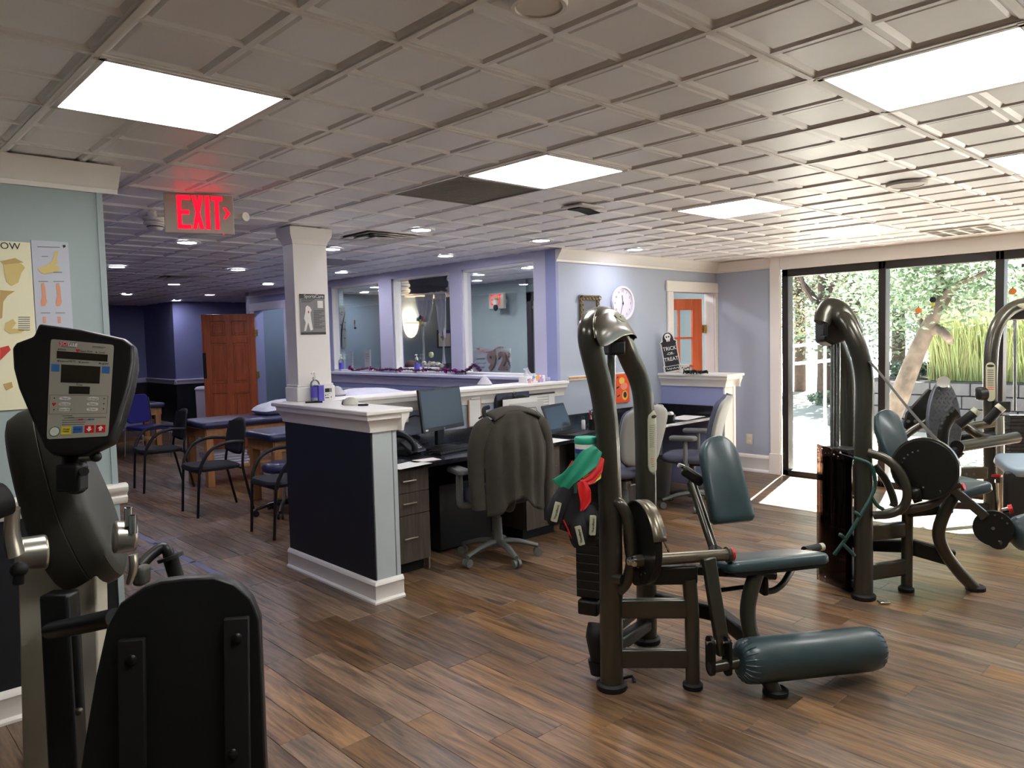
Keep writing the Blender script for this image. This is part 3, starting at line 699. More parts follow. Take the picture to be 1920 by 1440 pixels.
for s in (-1, 1):
    a = c0-en*.024+ex*(s*wE*.5)+ez*(-.005)
    MB().cyl(a, a+ex*(s*.04), .014, n=12).build('lamp_arm', 'fixture_white', t)
    q = a+ex*(s*.055)
    MB().lathe([(.0,-.022),(.014,-.02),(.022,-.008),(.025,.008),(.025,.015),(.02,.015),(0,.01)], q, en*(.8 if s > 0 else -.5)+ex*s*.6, 18).build('lamp_head', 'fixture_white', t)
MB().ell(c0+ex*(.34*wE)-ez*(hE/2+.002), .004, .004, .004, 8, 6).build('indicator', 'exit_red', t)
# ================================================================ treatment side: chairs, tables, stools
def arm_chair(label, loc, rz):
    """black sled-style guest chair; local +X is the way it faces"""
    t = thing('guest_chair', label, 'chair', loc, rz, 'black guest chairs', local=True)
    m = MB(); pts = rrect(.46, .47, .12, 6)
    for k, (z, sc) in enumerate(((.425,.9),(.43,1),(.455,1.02),(.47,.97),(.474,.8))):
        m.v += [Vector((x*sc+.02, y*sc, z+.008*math.sin(x*6) if k > 2 else z)) for x, y in pts]
        n = len(pts)
        if k: m.f += [((k-1)*n+i, (k-1)*n+(i+1) % n, k*n+(i+1) % n, k*n+i) for i in range(n)]
    m.f += [tuple(range(n-1, -1, -1)), tuple(range(4*n, 5*n))]
    m.build('seat', 'blk_fabric', t)
    m = MB(); nu, nv = 10, 8; v = []
    for j in range(nv+1):
        z = j/nv
        hw = .225*(1-.18*(2*z-1)**2)*(1-.05*z)
        for i in range(nu+1):
            a = (i/nu-.5)*2
            v.append((-.2-.07*z-.035*(1-a*a), a*hw, .535+.36*z-(.05*a*a if j == nv else 0)+(.03*a*a if j == 0 else 0)))
    m.add(v, [(j*(nu+1)+i, j*(nu+1)+i+1, (j+1)*(nu+1)+i+1, (j+1)*(nu+1)+i) for j in range(nv) for i in range(nu)])
    m.build('backrest', 'blk_fabric', t, solid=.022)
    for s in (-1, 1):
        MB().tube([(.235, s*.215, 0), (.215, s*.222, .30), (.205, s*.225, .43)], .0125, 10, 3).build('leg', 'blk_tube', t)
        MB().tube([(-.30, s*.215, 0), (-.235, s*.22, .30), (-.21, s*.22, .45), (-.235, s*.2, .62), (-.25, s*.185, .72)], .0125, 10, 4).build('leg', 'blk_tube', t)
        MB().tube([(.205, s*.228, .42), (.18, s*.245, .52), (.1, s*.26, .635), (-.02, s*.262, .685), (-.14, s*.25, .69), (-.245, s*.205, .675)], .0135, 10, 5, flat=(1.25,.85), up=(0,1,0)).build('armrest', 'blk_plastic2', t)
    MB().tube([(-.19, -.22, .425), (-.19, .22, .425)], .011, 8, 1).build('stretcher', 'blk_tube', t)
    MB().tube([(.2, -.22, .42), (.2, .22, .42)], .011, 8, 1).build('stretcher', 'blk_tube', t)
    return t
mat('blk_plastic2', (34, 34, 38), .5)
c0 = arm_chair('black guest chair nearest the pony wall, half hidden behind it', (2.99, 6.06, 0), R(180))
copy_tree(c0, (2.87, 7.36, 0), R(178), 'black guest chair in the middle of the row, before two treatment tables')
copy_tree(c0, (2.93, 9.05, 0), R(176), 'black guest chair farthest down the row, before the blue chair')

def treat_table(label, x0, x1, y0, y1, top=.745):
    t = thing('treatment_table', label, 'table', ((x0+x1)/2, (y0+y1)/2, 0), group='vinyl treatment tables')
    m = MB(); n = 0; pts = rrect(x1-x0, y1-y0, .05, 4, (x0+x1)/2, (y0+y1)/2); cx, cy = (x0+x1)/2, (y0+y1)/2
    for k, (z, d) in enumerate(((top-.075,.012),(top-.06,0),(top-.02,0),(top-.006,.012),(top,.04))):
        m.v += [Vector((cx+(x-cx)*(1-d/(x1-x0)*2), cy+(y-cy)*(1-d/(y1-y0)*2), z)) for x, y in pts]; n = len(pts)
        if k: m.f += [((k-1)*n+i, (k-1)*n+(i+1) % n, k*n+(i+1) % n, k*n+i) for i in range(n)]
    m.f += [tuple(range(n-1, -1, -1)), tuple(range(4*n, 5*n))]
    m.build('pad', 'table_vinyl', t, ang=60)
    for xx in (x0+.1, x1-.1):
        for yy in (y0+.1, y1-.1): MB().bb(xx-.04, xx+.04, yy-.04, yy+.04, 0, top-.075).build('leg', 'oak', t, bev=.004)
    for yy in (y0+.06, y1-.06): MB().bb(x0+.06, x1-.06, yy-.012, yy+.012, top-.185, top-.075).build('apron', 'oak', t)
    for xx in (x0+.06, x1-.06): MB().bb(xx-.012, xx+.012, y0+.06, y1-.06, top-.185, top-.075).build('apron', 'oak', t)
    MB().bb(x0+.1, x1-.1, y0+.1, y1-.1, .18, .2).build('shelf', 'oak', t)
    return t
treat_table('navy vinyl treatment table right behind the nearest guest chair', 3.30, 5.08, 6.98, 7.68, .73)
treat_table('navy vinyl treatment table before the red door, pillow on it', 3.24, 5.1, 8.55, 9.28, .75)
treat_table('navy treatment table by the far navy wall behind the blue chair', 2.3, 4.08, 12.2, 12.95, .76)
def pillow(label, c, rx, ry, rz, tilt=0.):
    t = thing('pillow', label, 'pillow', (c[0], c[1], c[2]-rz))
    m = MB(); n, k = 24, 10; v = []
    def prof(i, j):
        a = -1+2*i/n; b = -1+2*j/k
        h = max(0, (1-abs(a)**2.6))**.5*max(0, (1-abs(b)**2.6))**.5
        return a, b, h
    for s in (1, -1):
        o = len(m.v)
        for j in range(k+1):
            for i in range(n+1):
                a, b, h = prof(i, j)
                m.v.append(Vector((c[0]+rx*a*(1-.06*b*b), c[1]+ry*b*(1-.06*a*a), c[2]+s*rz*h*(1+.08*math.sin(a*9+b*5))+tilt*a)))
        m.f += [(o+j*(n+1)+i, o+j*(n+1)+i+1, o+(j+1)*(n+1)+i+1, o+(j+1)*(n+1)+i) for j in range(k) for i in range(n)]
    m.build('pillowcase', 'linen', t, ang=80)
pillow('plump white pillow on the treatment table before the red door', (4.36, 8.9, .83), .32, .24, .085, .03)
pillow('white pillow under the top one on the same treatment table', (4.46, 8.98, .775), .34, .26, .03)
pillow('white pillow on the far treatment table, peeping past the console', (3.2, 12.6, .815), .3, .25, .055)
pillow('white draped pillow on the low wall side, behind the pony wall cap', (4.15, 6.6, 1.085), .36, .3, .06)
# table under that pillow
treat_table('treatment table hidden behind the desk wall, pillow on it', 3.7, 5.1, 6.1, 6.8, 1.03)
def folded(label, x, y, z, n, w=.4, d=.3):
    t = thing('towel_stack', label, 'towels', (x, y, z))
    for k in range(n):
        dx, dy = random.uniform(-.02,.02), random.uniform(-.015,.015)
        MB().bb(x-w/2+dx, x+w/2+dx, y-d/2+dy, y+d/2+dy, z+k*.034, z+k*.034+.031).build('towel', 'linen', t, bev=.013, seg=3)
folded('folded white towels on the shelf under the table before the red door', 3.62, 8.9, .2, 5, .44, .36)
folded('folded white towels under the nearer treatment table', 3.62, 7.3, .2, 4, .36, .34)
folded('second pile of folded towels under the nearer treatment table', 4.1, 7.3, .2, 3, .36, .34)
# rolling stool
def stool(label, x, y):
    t = thing('rolling_stool', label, 'stool', (x, y, 0))
    MB().lathe([(0,.41),(.17,.41),(.185,.425),(.19,.455),(.175,.485),(.12,.5),(0,.502)], (x,y,0), (0,0,1), 28).build('seat', 'table_vinyl', t, ang=50)
    MB().cyl((x,y,.1), (x,y,.41), .022, n=14).build('post', 'chrome', t)
    for k in range(5):
        a = R(72*k+20); e = Vector((x+.26*math.cos(a), y+.26*math.sin(a), .065))
        MB().tube([(x,y,.11), ((x+e.x)/2,(y+e.y)/2,.1), e], [.024,.02,.015], 8, 3).build('spoke', 'blk_tube', t)
        for s in (-1, 1): MB().cyl(e+Vector((-math.sin(a)*.012*s, math.cos(a)*.012*s, -.037)), e+Vector((-math.sin(a)*.026*s, math.cos(a)*.026*s, -.037)), .028, n=14).build('caster', 'rubber', t)
stool('low rolling stool with a round navy vinyl seat under the nearer treatment table', 3.28, 6.72)
# blue stacking chair
t = thing('blue_chair', 'shiny royal blue vinyl chair with chrome legs before the far table', 'chair', (3.62, 11.65, 0), R(-75), local=True)
def cushion(name, w, h, th, mtx, m='blue_vinyl'):
    b = MB(); pts = rrect(w, h, .06, 5); n = len(pts)
    for k, (z, sc) in enumerate(((-th/2,.94),(-th/4,1),(th/4,1),(th/2,.95))):
        b.v += [mtx @ Vector((x*sc, y*sc, z)) for x, y in pts]
        if k: b.f += [((k-1)*n+i, (k-1)*n+(i+1) % n, k*n+(i+1) % n, k*n+i) for i in range(n)]
    b.f += [tuple(range(n-1, -1, -1)), tuple(range(3*n, 4*n))]
    return b.build(name, m, t)
cushion('seat', .44, .46, .05, Matrix.Translation((0.02,0,.455)))
cushion('backrest', .42, .36, .045, Matrix.Translation((-.23,0,.72)) @ Matrix.Rotation(R(82), 4, 'Y'))
for s in (-1, 1):
    MB().tube([(.22, s*.21, 0), (.2, s*.21, .43), (0, s*.215, .43), (-.2, s*.215, .44), (-.235, s*.215, .6), (-.25, s*.2, .88)], .011, 10, 4).build('side_frame', 'chrome', t)
    MB().tube([(-.26, s*.21, 0), (-.2, s*.212, .43)], .011, 10, 1).build('leg', 'chrome', t)
# floor tape marks in the corridor
for k, (a, b) in enumerate((((232,990),(425,1085)), ((245,1032),(340,1005)), ((262,1075),(390,1048)))):
    p, q = onz(*a, .0008), onz(*b, .0008)
    o = MB().bar(p, q, .045 if k == 0 else .03, .0012).build('floor_tape', mat('tape', (112, 114, 150), .5), org=p)
    tag(o, ('long pale blue floor tape line running past the ergometer', 'short blue tape rung nearest the corner', 'short blue tape rung behind the ergometer seat')[k], 'tape')
# poster on far wall, waste bin by the red door
o = MB().bb(2.9, 3.75, 15.985, 15.997, 1.55, 1.85).build('wall_poster', 'paper', org=(3.3, 15.99, 1.55)); tag(o, 'small black and white poster on the far navy blue wall', 'poster')
MB().prism([(0,0),(.12,.2),(.2,.05),(.3,.22),(.4,0)], (3.15, 15.984, 1.6), (1,0,0), (0,0,1), .002).build('print', 'ink', o, org=(3.3, 15.99, 1.55))
t = thing('step_bin', 'tall slim white waste bin beside the red door', 'bin', (4.86, 12.75, 0))
MB().lathe([(.1,0),(.11,.02),(.12,.86),(.12,.88)], (4.86,12.75,0), (0,0,1), 4).build('body', 'lav_trim', t, bev=.01)
MB().lathe([(.13,.88),(.135,.91),(.1,.94),(0,.95)], (4.86,12.75,0), (0,0,1), 4).build('lid', 'lav_trim', t, bev=.01)
o = MB().bb(5.985, 5.997, 10.62, 10.98, 1.42, 2.0).build('framed_picture', 'bronze', org=(5.99, 10.8, 1.42)); tag(o, 'narrow dark framed picture inside the room past the red door', 'picture')
MB().bb(5.982, 5.986, 10.65, 10.95, 1.46, 1.96).build('print', mat('pic_grey', (120, 124, 120), .6), o, org=(5.99, 10.8, 1.42))

# posters on the blue wall
def quad_on(name, pts, m, parent, d=.0): return None
XL = Vector((1,0,0)); ZL = Vector((0,0,1))
PW = 3.852
def wl(u, v): return ony(u, v, PW)
t = thing('anatomy_poster', 'cream anatomy poster headed ELBOW, cut by the picture edge', 'poster', wl(-20, 760))
a, b = wl(-60, 448), wl(57, 766); b.x = wl(57, 460).x
MB().bb(a.x, b.x, PW, PW+.006, b.z, a.z).build('sheet', 'cream', t)
text('title', 'ELBOW', .04, wl(3, 461), XL, ZL, 'ink', t)
mat('bone', (206, 186, 120), .7); mat('bone2', (190, 160, 100), .7); mat('flesh', (214, 150, 120), .7); mat('muscle', (196, 60, 56), .7)
def blob(par, name, pts, m, lift=.001):
    ps = [wl(u, v) for u, v in pts]; o = Vector((ps[0].x, PW-lift, ps[0].z))
    MB().prism([(p.x-o.x, p.z-o.z) for p in ps][::-1], o, XL, ZL, .0014).build(name, m, par)
blob(t, 'scapula_drawing', [(6,496),(20,490),(40,494),(47,502),(40,512),(34,530),(22,536),(12,528),(8,512)], 'bone')
blob(t, 'clavicle_drawing', [(0,490),(28,484),(44,492),(30,494),(8,496)], 'bone2', .002)
blob(t, 'joint_drawing', [(0,544),(28,546),(14,554),(6,566),(4,596),(0,598)], 'bone2')
blob(t, 'humerus_drawing', [(10,606),(24,598),(30,606),(22,616),(48,618),(40,624),(18,626),(8,618)], 'bone')
blob(t, 'muscle_drawing', [(0,652),(16,648),(20,656),(8,668),(0,676)], 'muscle')
blob(t, 'bone_drawing', [(6,720),(22,716),(24,726),(12,732)], 'bone2')
for k in range(7): blob(t, 'caption_lines', [(34,594+k*4),(56,594+k*4),(56,595.4+k*4),(34,595.4+k*4)], 'pic_grey')
t = thing('joint_poster', 'pale grey elbow joint poster beside the cream one, partly behind the console', 'poster', wl(90, 760))
a, b = wl(58, 450), wl(128, 766); b.x = wl(128, 460).x
MB().bb(a.x, b.x, PW, PW+.006, b.z, a.z).build('sheet', mat('poster_grey', (186, 190, 202), .65), t)
blob(t, 'heading_line', [(70,462),(112,463),(112,464.4),(70,463.4)], 'pic_grey')
blob(t, 'emblem', [(117,460),(122,459),(123,463),(119,465)], 'ink')
blob(t, 'upper_bone', [(102,472),(110,470),(106,484),(108,494),(100,498),(94,494),(100,484)], 'bone')
blob(t, 'lower_bone', [(70,504),(94,494),(100,498),(112,500),(110,508),(84,514),(78,512)], 'bone', .002)
for x in (78, 106):
    blob(t, 'arm_drawing', [(x-1,532),(x+4,530),(x+7,540),(x+8,556),(x+10,566),(x+6,574),(x,574),(x-2,566),(x+1,556)], 'flesh')
    blob(t, 'arm_drawing', [(x+2,594),(x+8,594),(x+8,606),(x+3,606)], 'flesh')
for (x, y, w_) in ((72,527,18),(100,527,20),(76,586,18),(104,586,18),(78,480,12),(100,510,16)): blob(t, 'caption_lines', [(x,y),(x+w_,y),(x+w_,y+1.3),(x,y+1.3)], 'pic_grey')
# ================================================================ the desk along the low wall
DT = .765; DF = 4.22; DE = 6.86
_g = MATS['granite'].node_tree; _tc = _g.nodes.new('ShaderNodeTexCoord'); _vo = _g.nodes.new('ShaderNodeTexVoronoi'); _vo.inputs['Scale'].default_value = 90
_rp = _g.nodes.new('ShaderNodeValToRGB'); _rp.color_ramp.elements[0].position = .0; _rp.color_ramp.elements[1].position = .22
_rp.color_ramp.elements[0].color = (.13, .13, .16, 1); _rp.color_ramp.elements[1].color = (.012, .012, .016, 1)
_g.links.new(_tc.outputs['Object'], _vo.inputs['Vector']); _g.links.new(_vo.outputs['Distance'], _rp.inputs[0]); _g.links.new(_rp.outputs[0], _g.nodes['Principled BSDF'].inputs['Base Color'])
t = thing('desk_worktop', 'long black granite desk top running along the low wall', 'worktop', (4.5, 4.5, 0))
MB().bb(2.70, DE, DF, YC-.005, DT-.035, DT).build('slab', 'granite', t, bev=.005)
MB().bb(2.72, DE-.02, YC-.024, YC-.005, DT, DT+.1).build('backsplash', 'granite', t, bev=.002)
MB().bb(DE-.022, DE-.002, DF+.05, YC-.022, DT, DT+.1).build('side_splash', 'granite', t, bev=.002)
def drawers(label, x0, x1, hs, z0=.09):
    t = thing('drawer_unit', label, 'drawers', ((x0+x1)/2, 4.5, 0), group='desk drawer units')
    top = DT-.036
    MB().bb(x0, x1, DF+.045, YC-.05, z0, top).build('carcass', 'drawer_wood', t)
    MB().bb(x0+.02, x1-.02, DF+.09, YC-.06, 0, z0).build('plinth', 'black_matte', t)
    z = top-.004
    for h in hs:
        f = MB().bb(x0+.003, x1-.003, DF+.024, DF+.044, z-h+.004, z).build('drawer', 'drawer_wood', t, bev=.0015)
        cx, cz = (x0+x1)/2, z-h/2+.01
        hb = MB().cyl((cx-.055, DF+.002, cz), (cx+.055, DF+.002, cz), .0055, n=10)
        for s in (-1, 1): hb.cyl((cx+s*.045, DF+.002, cz), (cx+s*.045, DF+.025, cz), .004, n=8)
        hb.build('handle', 'silver', f)
        z -= h
drawers('dark wood drawer unit of three drawers next to the pony wall', 2.80, 3.16, (.155, .155, .33))
drawers('dark wood drawer unit right of the chair with the jacket', 4.1, 4.5, (.155, .155, .33))
drawers('dark wood drawer unit behind the arched machine', 5.28, 5.62, (.155, .155, .33))
t = thing('modesty_board', 'grey modesty panel under the desk behind the chair', 'panel', (3.63, 4.88, 0))
MB().bb(3.18, 4.1, YC-.04, YC-.01, .05, DT-.036).build('board', mat('panel_dark', (60, 60, 62), .6), t)
o = MB().bb(3.165, 3.175, DF+.06, DF+.075, .0, .42).build('cable_cover', 'silver', org=(3.176, DF+.06, .1)); tag(o, 'thin upright metal strip beside the near drawer unit', 'metal strip')
# dark computer tower in the knee space
t = thing('computer_tower', 'black computer tower in the knee space behind the jacket chair', 'computer', (3.55, 4.7, 0))
MB().bb(3.44, 3.96, 4.5, 4.86, .02, .52).build('case', 'black_plastic', t, bev=.008)
for x in (3.48, 3.92): MB().bb(x-.02, x+.02, 4.55, 4.8, 0, .02).build('foot', 'rubber', t)
# monitor
def plane_box(c, ux, uy, w, h, th, back=0.):
    ux, uy = Vector(ux).normalized(), Vector(uy).normalized(); n = ux.cross(uy); return MB().obox(Vector(c)-n*(th/2+back), ux, uy, n, w, h, th)
mc = ony(829, 766, 4.68); ux = Vector((.97, .24, 0)).normalized(); uy = Vector((-.02, .12, 1)).normalized(); uy = (uy-ux*uy.dot(ux)).normalized(); nn = ux.cross(uy)
t = thing('desk_monitor', 'black flat computer monitor on the desk before the low wall', 'monitor', (mc.x, mc.y, DT))
MB().prism(rrect(.52, .33, .008), mc-nn*.02, ux, uy, .02).build('housing', 'black_plastic', t, bev=.003)
MB().prism(rrect(.49, .285, .002, 2), mc+uy*.008, ux, uy, .0012).build('screen', 'screen', t)
text('badge', 'hp', .014, mc-uy*.152, ux, uy, 'silver', t)
MB().prism(rrect(.03, .012, .002, 2), mc-uy*.15-ux*.215, ux, uy, .001).build('sticker', 'paper', t)
MB().bar(mc-nn*.03-uy*.02, (mc.x+.01, mc.y+.06, DT+.03), .09, .03, nn).build('neck', 'black_plastic', t, bev=.004)
MB().lathe([(.13,0),(.13,.008),(.09,.014),(.04,.022),(0,.024)], (mc.x+.01, mc.y+.03, DT), (0,0,1), 28, 1.15, .8).build('foot', 'black_plastic', t)
kb = onz(850, 842, DT+.012)
t = thing('keyboard', 'black keyboard on the desk below the monitor', 'keyboard', (kb.x, kb.y, DT)); kx = Vector((.985, .17, 0)).normalized(); ky = Vector((-kx.y, kx.x, 0))
MB().obox((kb.x, kb.y, DT+.009), kx, ky, (0,0,1), .45, .15, .018).build('base', 'black_plastic', t, bev=.004)
km = MB()
for r in range(5):
    for c in range(17): km.obox(Vector((kb.x, kb.y, DT+.021))+kx*(-.205+c*.0256)+ky*(-.055+r*.027), kx, ky, (0,0,1), .021, .022, .008)
tag(km.build('keys', 'gun_dark', t, smooth=False), kind='stuff')
# desk phone
ph = onz(782, 847, DT+.02)
t = thing('desk_phone', 'dark desk telephone with handset at the pony wall end of the desk', 'telephone', (ph.x, ph.y, DT)); px_ = Vector((.93, .36, 0)).normalized(); py_ = Vector((-px_.y, px_.x, 0))
tl = (py_+Vector((0,0,.75))).normalized(); tn = px_.cross(tl)
b0 = Vector((ph.x, ph.y, DT))
MB().prism([(-.1,0),(.1,0),(.1,.13),(-.1,.13)], b0+tn*.015, px_, tl, .022).build('body', 'black_plastic', t, bev=.006)
MB().prism([(-.1,0),(.1,0),(.085,.12),(-.085,.12)], b0+Vector((0,0,.0))+py_*.02, px_, py_, .05).build('stand', 'black_plastic', t, bev=.006)
MB().prism(rrect(.1, .04, .004, 3, .03, .155), b0+tn*.036, px_, tl, .004).build('display', 'screen', t)
MB().prism(rrect(.11, .19, .006, 3, .03, .085), b0+tn*.03, px_, tl, .004).build('faceplate', mat('phone_face', (58, 58, 78), .4), t)
km = MB()
for r in range(4):
    for c in range(3): km.prism(rrect(.02, .013, .003, 2, .0+c*.027, .03+r*.022), b0+tn*.036, px_, tl, .003)
tag(km.build('keypad', mat('key_grey', (150, 150, 172), .5), t, smooth=False), kind='stuff')
hs = [b0+tn*.05+px_*-.07+tl*.0, b0+tn*.085+px_*-.075+tl*.04, b0+tn*.09+px_*-.08+tl*.12, b0+tn*.06+px_*-.08+tl*.19]
MB().tube(hs, [.028,.02,.019,.03], 14, 5, flat=(1.1,.8), up=px_).build('handset', 'black_plastic', t)
cp = [b0+px_*.1+Vector((0,0,.01))]
for k in range(60): cp.append(Vector((ph.x+.12+.09*math.cos(k*.16-1.5)+.006*math.cos(k*2.4), ph.y-.06+.05*math.sin(k*.16-1.5), DT+.008+.005*math.sin(k*2.4))))
MB().tube(cp, .0028, 6, 1).build('cord', 'black_plastic', t)
def sheet(label, u, v, w, h, rot, name='paper_sheet', m='paper', z=DT, th=.0015, cat='paper'):
    p = onz(u, v, z); c, s = math.cos(R(rot)), math.sin(R(rot)); a, b = Vector((c, s, 0)), Vector((-s, c, 0))
    o = MB().obox((p.x, p.y, z+th/2), a, b, (0,0,1), w, h, th).build(name, m, org=(p.x, p.y, z)); return tag(o, label, cat), p, a, b
sheet('white paper lying at the pony wall corner of the desk', 762, 872, .3, .2, 8)
o, p, a, b = sheet('white paper in front of the desk phone', 796, 863, .21, .12, -6)
o, p, a, b = sheet('dark tablet lying on paper by the pony wall', 750, 866, .14, .1, 12, 'tablet', 'screen', DT+.002, .006, 'tablet')
sheet('white paper on the desk right of the jacket', 1030, 827, .3, .2, 4)
sheet('white paper on the desk end before the granite side splash', 1285, 783, .4, .24, 6)
# clipboard hung on the low wall
def clipboard(label, u0, u1, v0, v1, y):
    a, b = ony(u0, v0, y), ony(u1, v1, y)
    t = thing('clipboard', label, 'clipboard', ((a.x+b.x)/2, y, b.z))
    MB().bb(a.x-.012, b.x+.012, y+.002, y+.006, b.z-.004, a.z+.02).build('board', 'oak', t, bev=.002)
    MB().bb(a.x, b.x, y, y+.002, b.z, a.z-.01).build('sheet', 'paper', t)
    cx = (a.x+b.x)/2
    MB().bb(cx-.05, cx+.05, y-.008, y+.002, a.z-.012, a.z+.012).build('clip', 'silver', t, bev=.003)
    MB().tube(arcpts((cx, y-.006, a.z+.01), (1,0,0), (0,0,1), .022, 0, 180, 8), .003, 6, 1).build('clip_ring', 'chrome', t)
clipboard('brown clipboard with white paper hung on the low wall right of the monitor', 880, 902, 747, 797, YC-.03)
t = thing('power_outlet_box', 'white outlet adapter with a black plug under the low wall cap', 'outlet', ony(757, 784, YC-.03))
p = ony(757, 784, YC-.03)
MB().obox(p, (1,0,0), (0,0,1), (0,-1,0), .075, .075, .035).build('adapter', 'fixture_white', t, bev=.006)
MB().obox(p+Vector((-.07,0,.005)), (1,0,0), (0,0,1), (0,-1,0), .07, .05, .04).build('plug', 'black_plastic', t, bev=.006)
MB().tube([p+Vector((.04,-.01,0)), p+Vector((.09,-.015,.012)), p+Vector((.16,-.01,.0)), p+Vector((.24,-.005,-.03))], .006, 8, 4).build('cable', 'black_plastic', t)
# file holders on the desk wall
for k, (lab, u0, u1, v0, v1, y, m, tz) in enumerate((('dark navy wall pocket for files on the low wall', 931, 994, 738, 800, YC-.05, mat('pocket_navy', (40, 46, 66), .4), 0), ('tray of grey outlined forms standing before the navy pocket', 952, 1022, 754, 822, YC-.12, mat('form_grey', (206, 204, 200), .6), 0), ('white printed sheets pinned behind the grey forms', 993, 1038, 741, 800, YC-.03, 'paper', 0))):
    a, b = ony(u0, v0, y), ony(u1, v1, y); t = thing(('wall_pocket', 'form_tray', 'pinned_sheets')[k], lab, ('file pocket', 'forms', 'papers')[k], ((a.x+b.x)/2, y, b.z))
    w_, h_ = b.x-a.x, a.z-b.z
    if k == 0:
        MB().bb(a.x, b.x, y, y+.045, b.z, a.z).build('pocket', m, t, bev=.006)
        MB().prism([(0,0),(w_,0),(w_,h_*.8),(w_*.75,h_*.9),(w_*.25,h_*.9),(0,h_*.8)], (a.x, y-.002, b.z), (1,0,0), (0,0,1), .012).build('front_flap', 'gun_dark', t, bev=.003)
        MB().tube([(a.x+w_*.45, y-.018, a.z-.05), (a.x+w_*.45, y-.02, a.z+.0), (a.x+w_*.52, y-.02, a.z+.0), (a.x+w_*.52, y-.018, a.z-.06)], .003, 6, 3).build('hook', 'chrome', t)
    elif k == 1:
        for q in range(2):
            dx, dz = (-.03, .02) if q == 0 else (.02, -.02)
            s_ = MB().bb(a.x+dx+.0, b.x+dx-.03, y+.03-q*.03, y+.034-q*.03, b.z, a.z+dz).build('form_sheet', m if q else 'paper', t)
            x0, x1, z0, z1, yy = a.x+dx+.04, b.x+dx-.06, b.z, a.z+dz-.05, y+.0295-q*.03
            MB().tube([(x0, yy, z0+.02), (x0, yy, z1-.03), (x0+.06, yy, z1-.03), (x0+.07, yy, z1), (x1-.07, yy, z1), (x1-.06, yy, z1-.03), (x1, yy, z1-.08), (x1, yy, z0+.02)], .0022, 5, 1).build('outline', 'ink', s_)
        MB().bb(a.x-.03, b.x, y-.03, y+.08, DT, DT+.03).build('stand', 'black_plastic', t, bev=.004)
        MB().bb(a.x-.02, a.x+.05, y+.036, y+.05, DT+.02, a.z-.05).build('support', 'black_plastic', t)
    else:
        MB().bb(a.x, b.x-.03, y+.002, y+.004, b.z, a.z).build('sheet', m, t)
        MB().bb(b.x-.06, b.x+.02, y-.002, y, b.z+.03, a.z).build('sheet', m, t)
        for q in range(6): MB().bb(a.x+.02, b.x-.05, y+.0, y+.0015, a.z-.03-q*.025, a.z-.026-q*.025).build('print_line', 'pic_grey', t)
        MB().bb(a.x, b.x+.02, y-.006, y+.004, a.z-.004, a.z+.012).build('rail', 'bronze', t)
# laptop
lc = onz(1078, 812, DT+.012)
t = thing('laptop', 'open black laptop on the desk beyond the jacket chair', 'laptop', (lc.x, lc.y, DT)); la = Vector((.98, .2, 0)).normalized(); lb = Vector((-la.y, la.x, 0))
MB().obox((lc.x, lc.y, DT+.01), la, lb, (0,0,1), .37, .25, .02).build('base', 'black_plastic', t, bev=.004)
km = MB()
for r in range(5):
    for c in range(14): km.obox(Vector((lc.x, lc.y, DT+.0215))+la*(-.15+c*.023)+lb*(-.01+r*.022), la, lb, (0,0,1), .019, .018, .003)
tag(km.build('keys', 'gun_dark', t, smooth=False), kind='stuff')
hc = Vector((lc.x, lc.y, DT+.02))+lb*.125; lu = (lb*.42+Vector((0,0,1))).normalized()
MB().prism(rrect(.37, .255, .01), hc+lu*.13, la, lu, .0, -.008).build('lid', 'black_plastic', t, bev=.002)
MB().prism(rrect(.34, .2, .003), hc+lu*.135, la, lu, .0012).build('screen', 'screen', t)
text('badge', 'hp', .012, hc+lu*.022, la, lu, 'silver', t)
# pen cup with scissors, small bottle, mouse
pc = onz(1112, 806, DT)
t = thing('pen_cup', 'mesh pen cup with scissors and pens behind the laptop', 'pen cup', pc)
MB().lathe([(.036,0),(.04,.002),(.042,.1),(.039,.1),(.037,.006)], pc, (0,0,1), 20).build('cup', 'gun_dark', t)
for k in range(5):
    a = k*1.3; MB().cyl(pc+Vector((.012*math.cos(a), .012*math.sin(a), .01)), pc+Vector((.034*math.cos(a), .034*math.sin(a), .16+.012*k)), .004, n=8).build('pen', ('ink', 'paper', 'red', 'ink', 'silver')[k], t)
for s in (-1, 1):
    MB().tube(arcpts(pc+Vector((.02+.03*s, 0, .16)), (1,0,0), (0,0,1), .024, 0, 360, 14)[:-1], .005, 6, 1, closed=True).build('scissor_grip', 'black_plastic', t)
MB().bar(pc+Vector((.02,0,.02)), pc+Vector((.02,0,.14)), .014, .004, (0,1,0)).build('scissor_blade', 'chrome', t)
p = onz(1096, 804, DT)+Vector((-.02,-.12,0)); p = onz(1094, 804, DT)
t = thing('glue_bottle', 'small white bottle with a black cap beside the laptop', 'bottle', p)
MB().lathe([(.016,0),(.018,.004),(.018,.075),(.012,.085)], p, (0,0,1), 16).build('body', 'paper', t)
MB().lathe([(.012,.082),(.012,.11),(.006,.118),(0,.118)], p, (0,0,1), 14).build('cap', 'black_plastic', t)
p = onz(1108, 800, DT)
o = MB().ell((0,0,0), .034, .055, .036, 18, 10, zmin=0).build('computer_mouse', 'black_plastic'); o.location = p; tag(o, 'dark computer mouse at the laptop side', 'mouse')
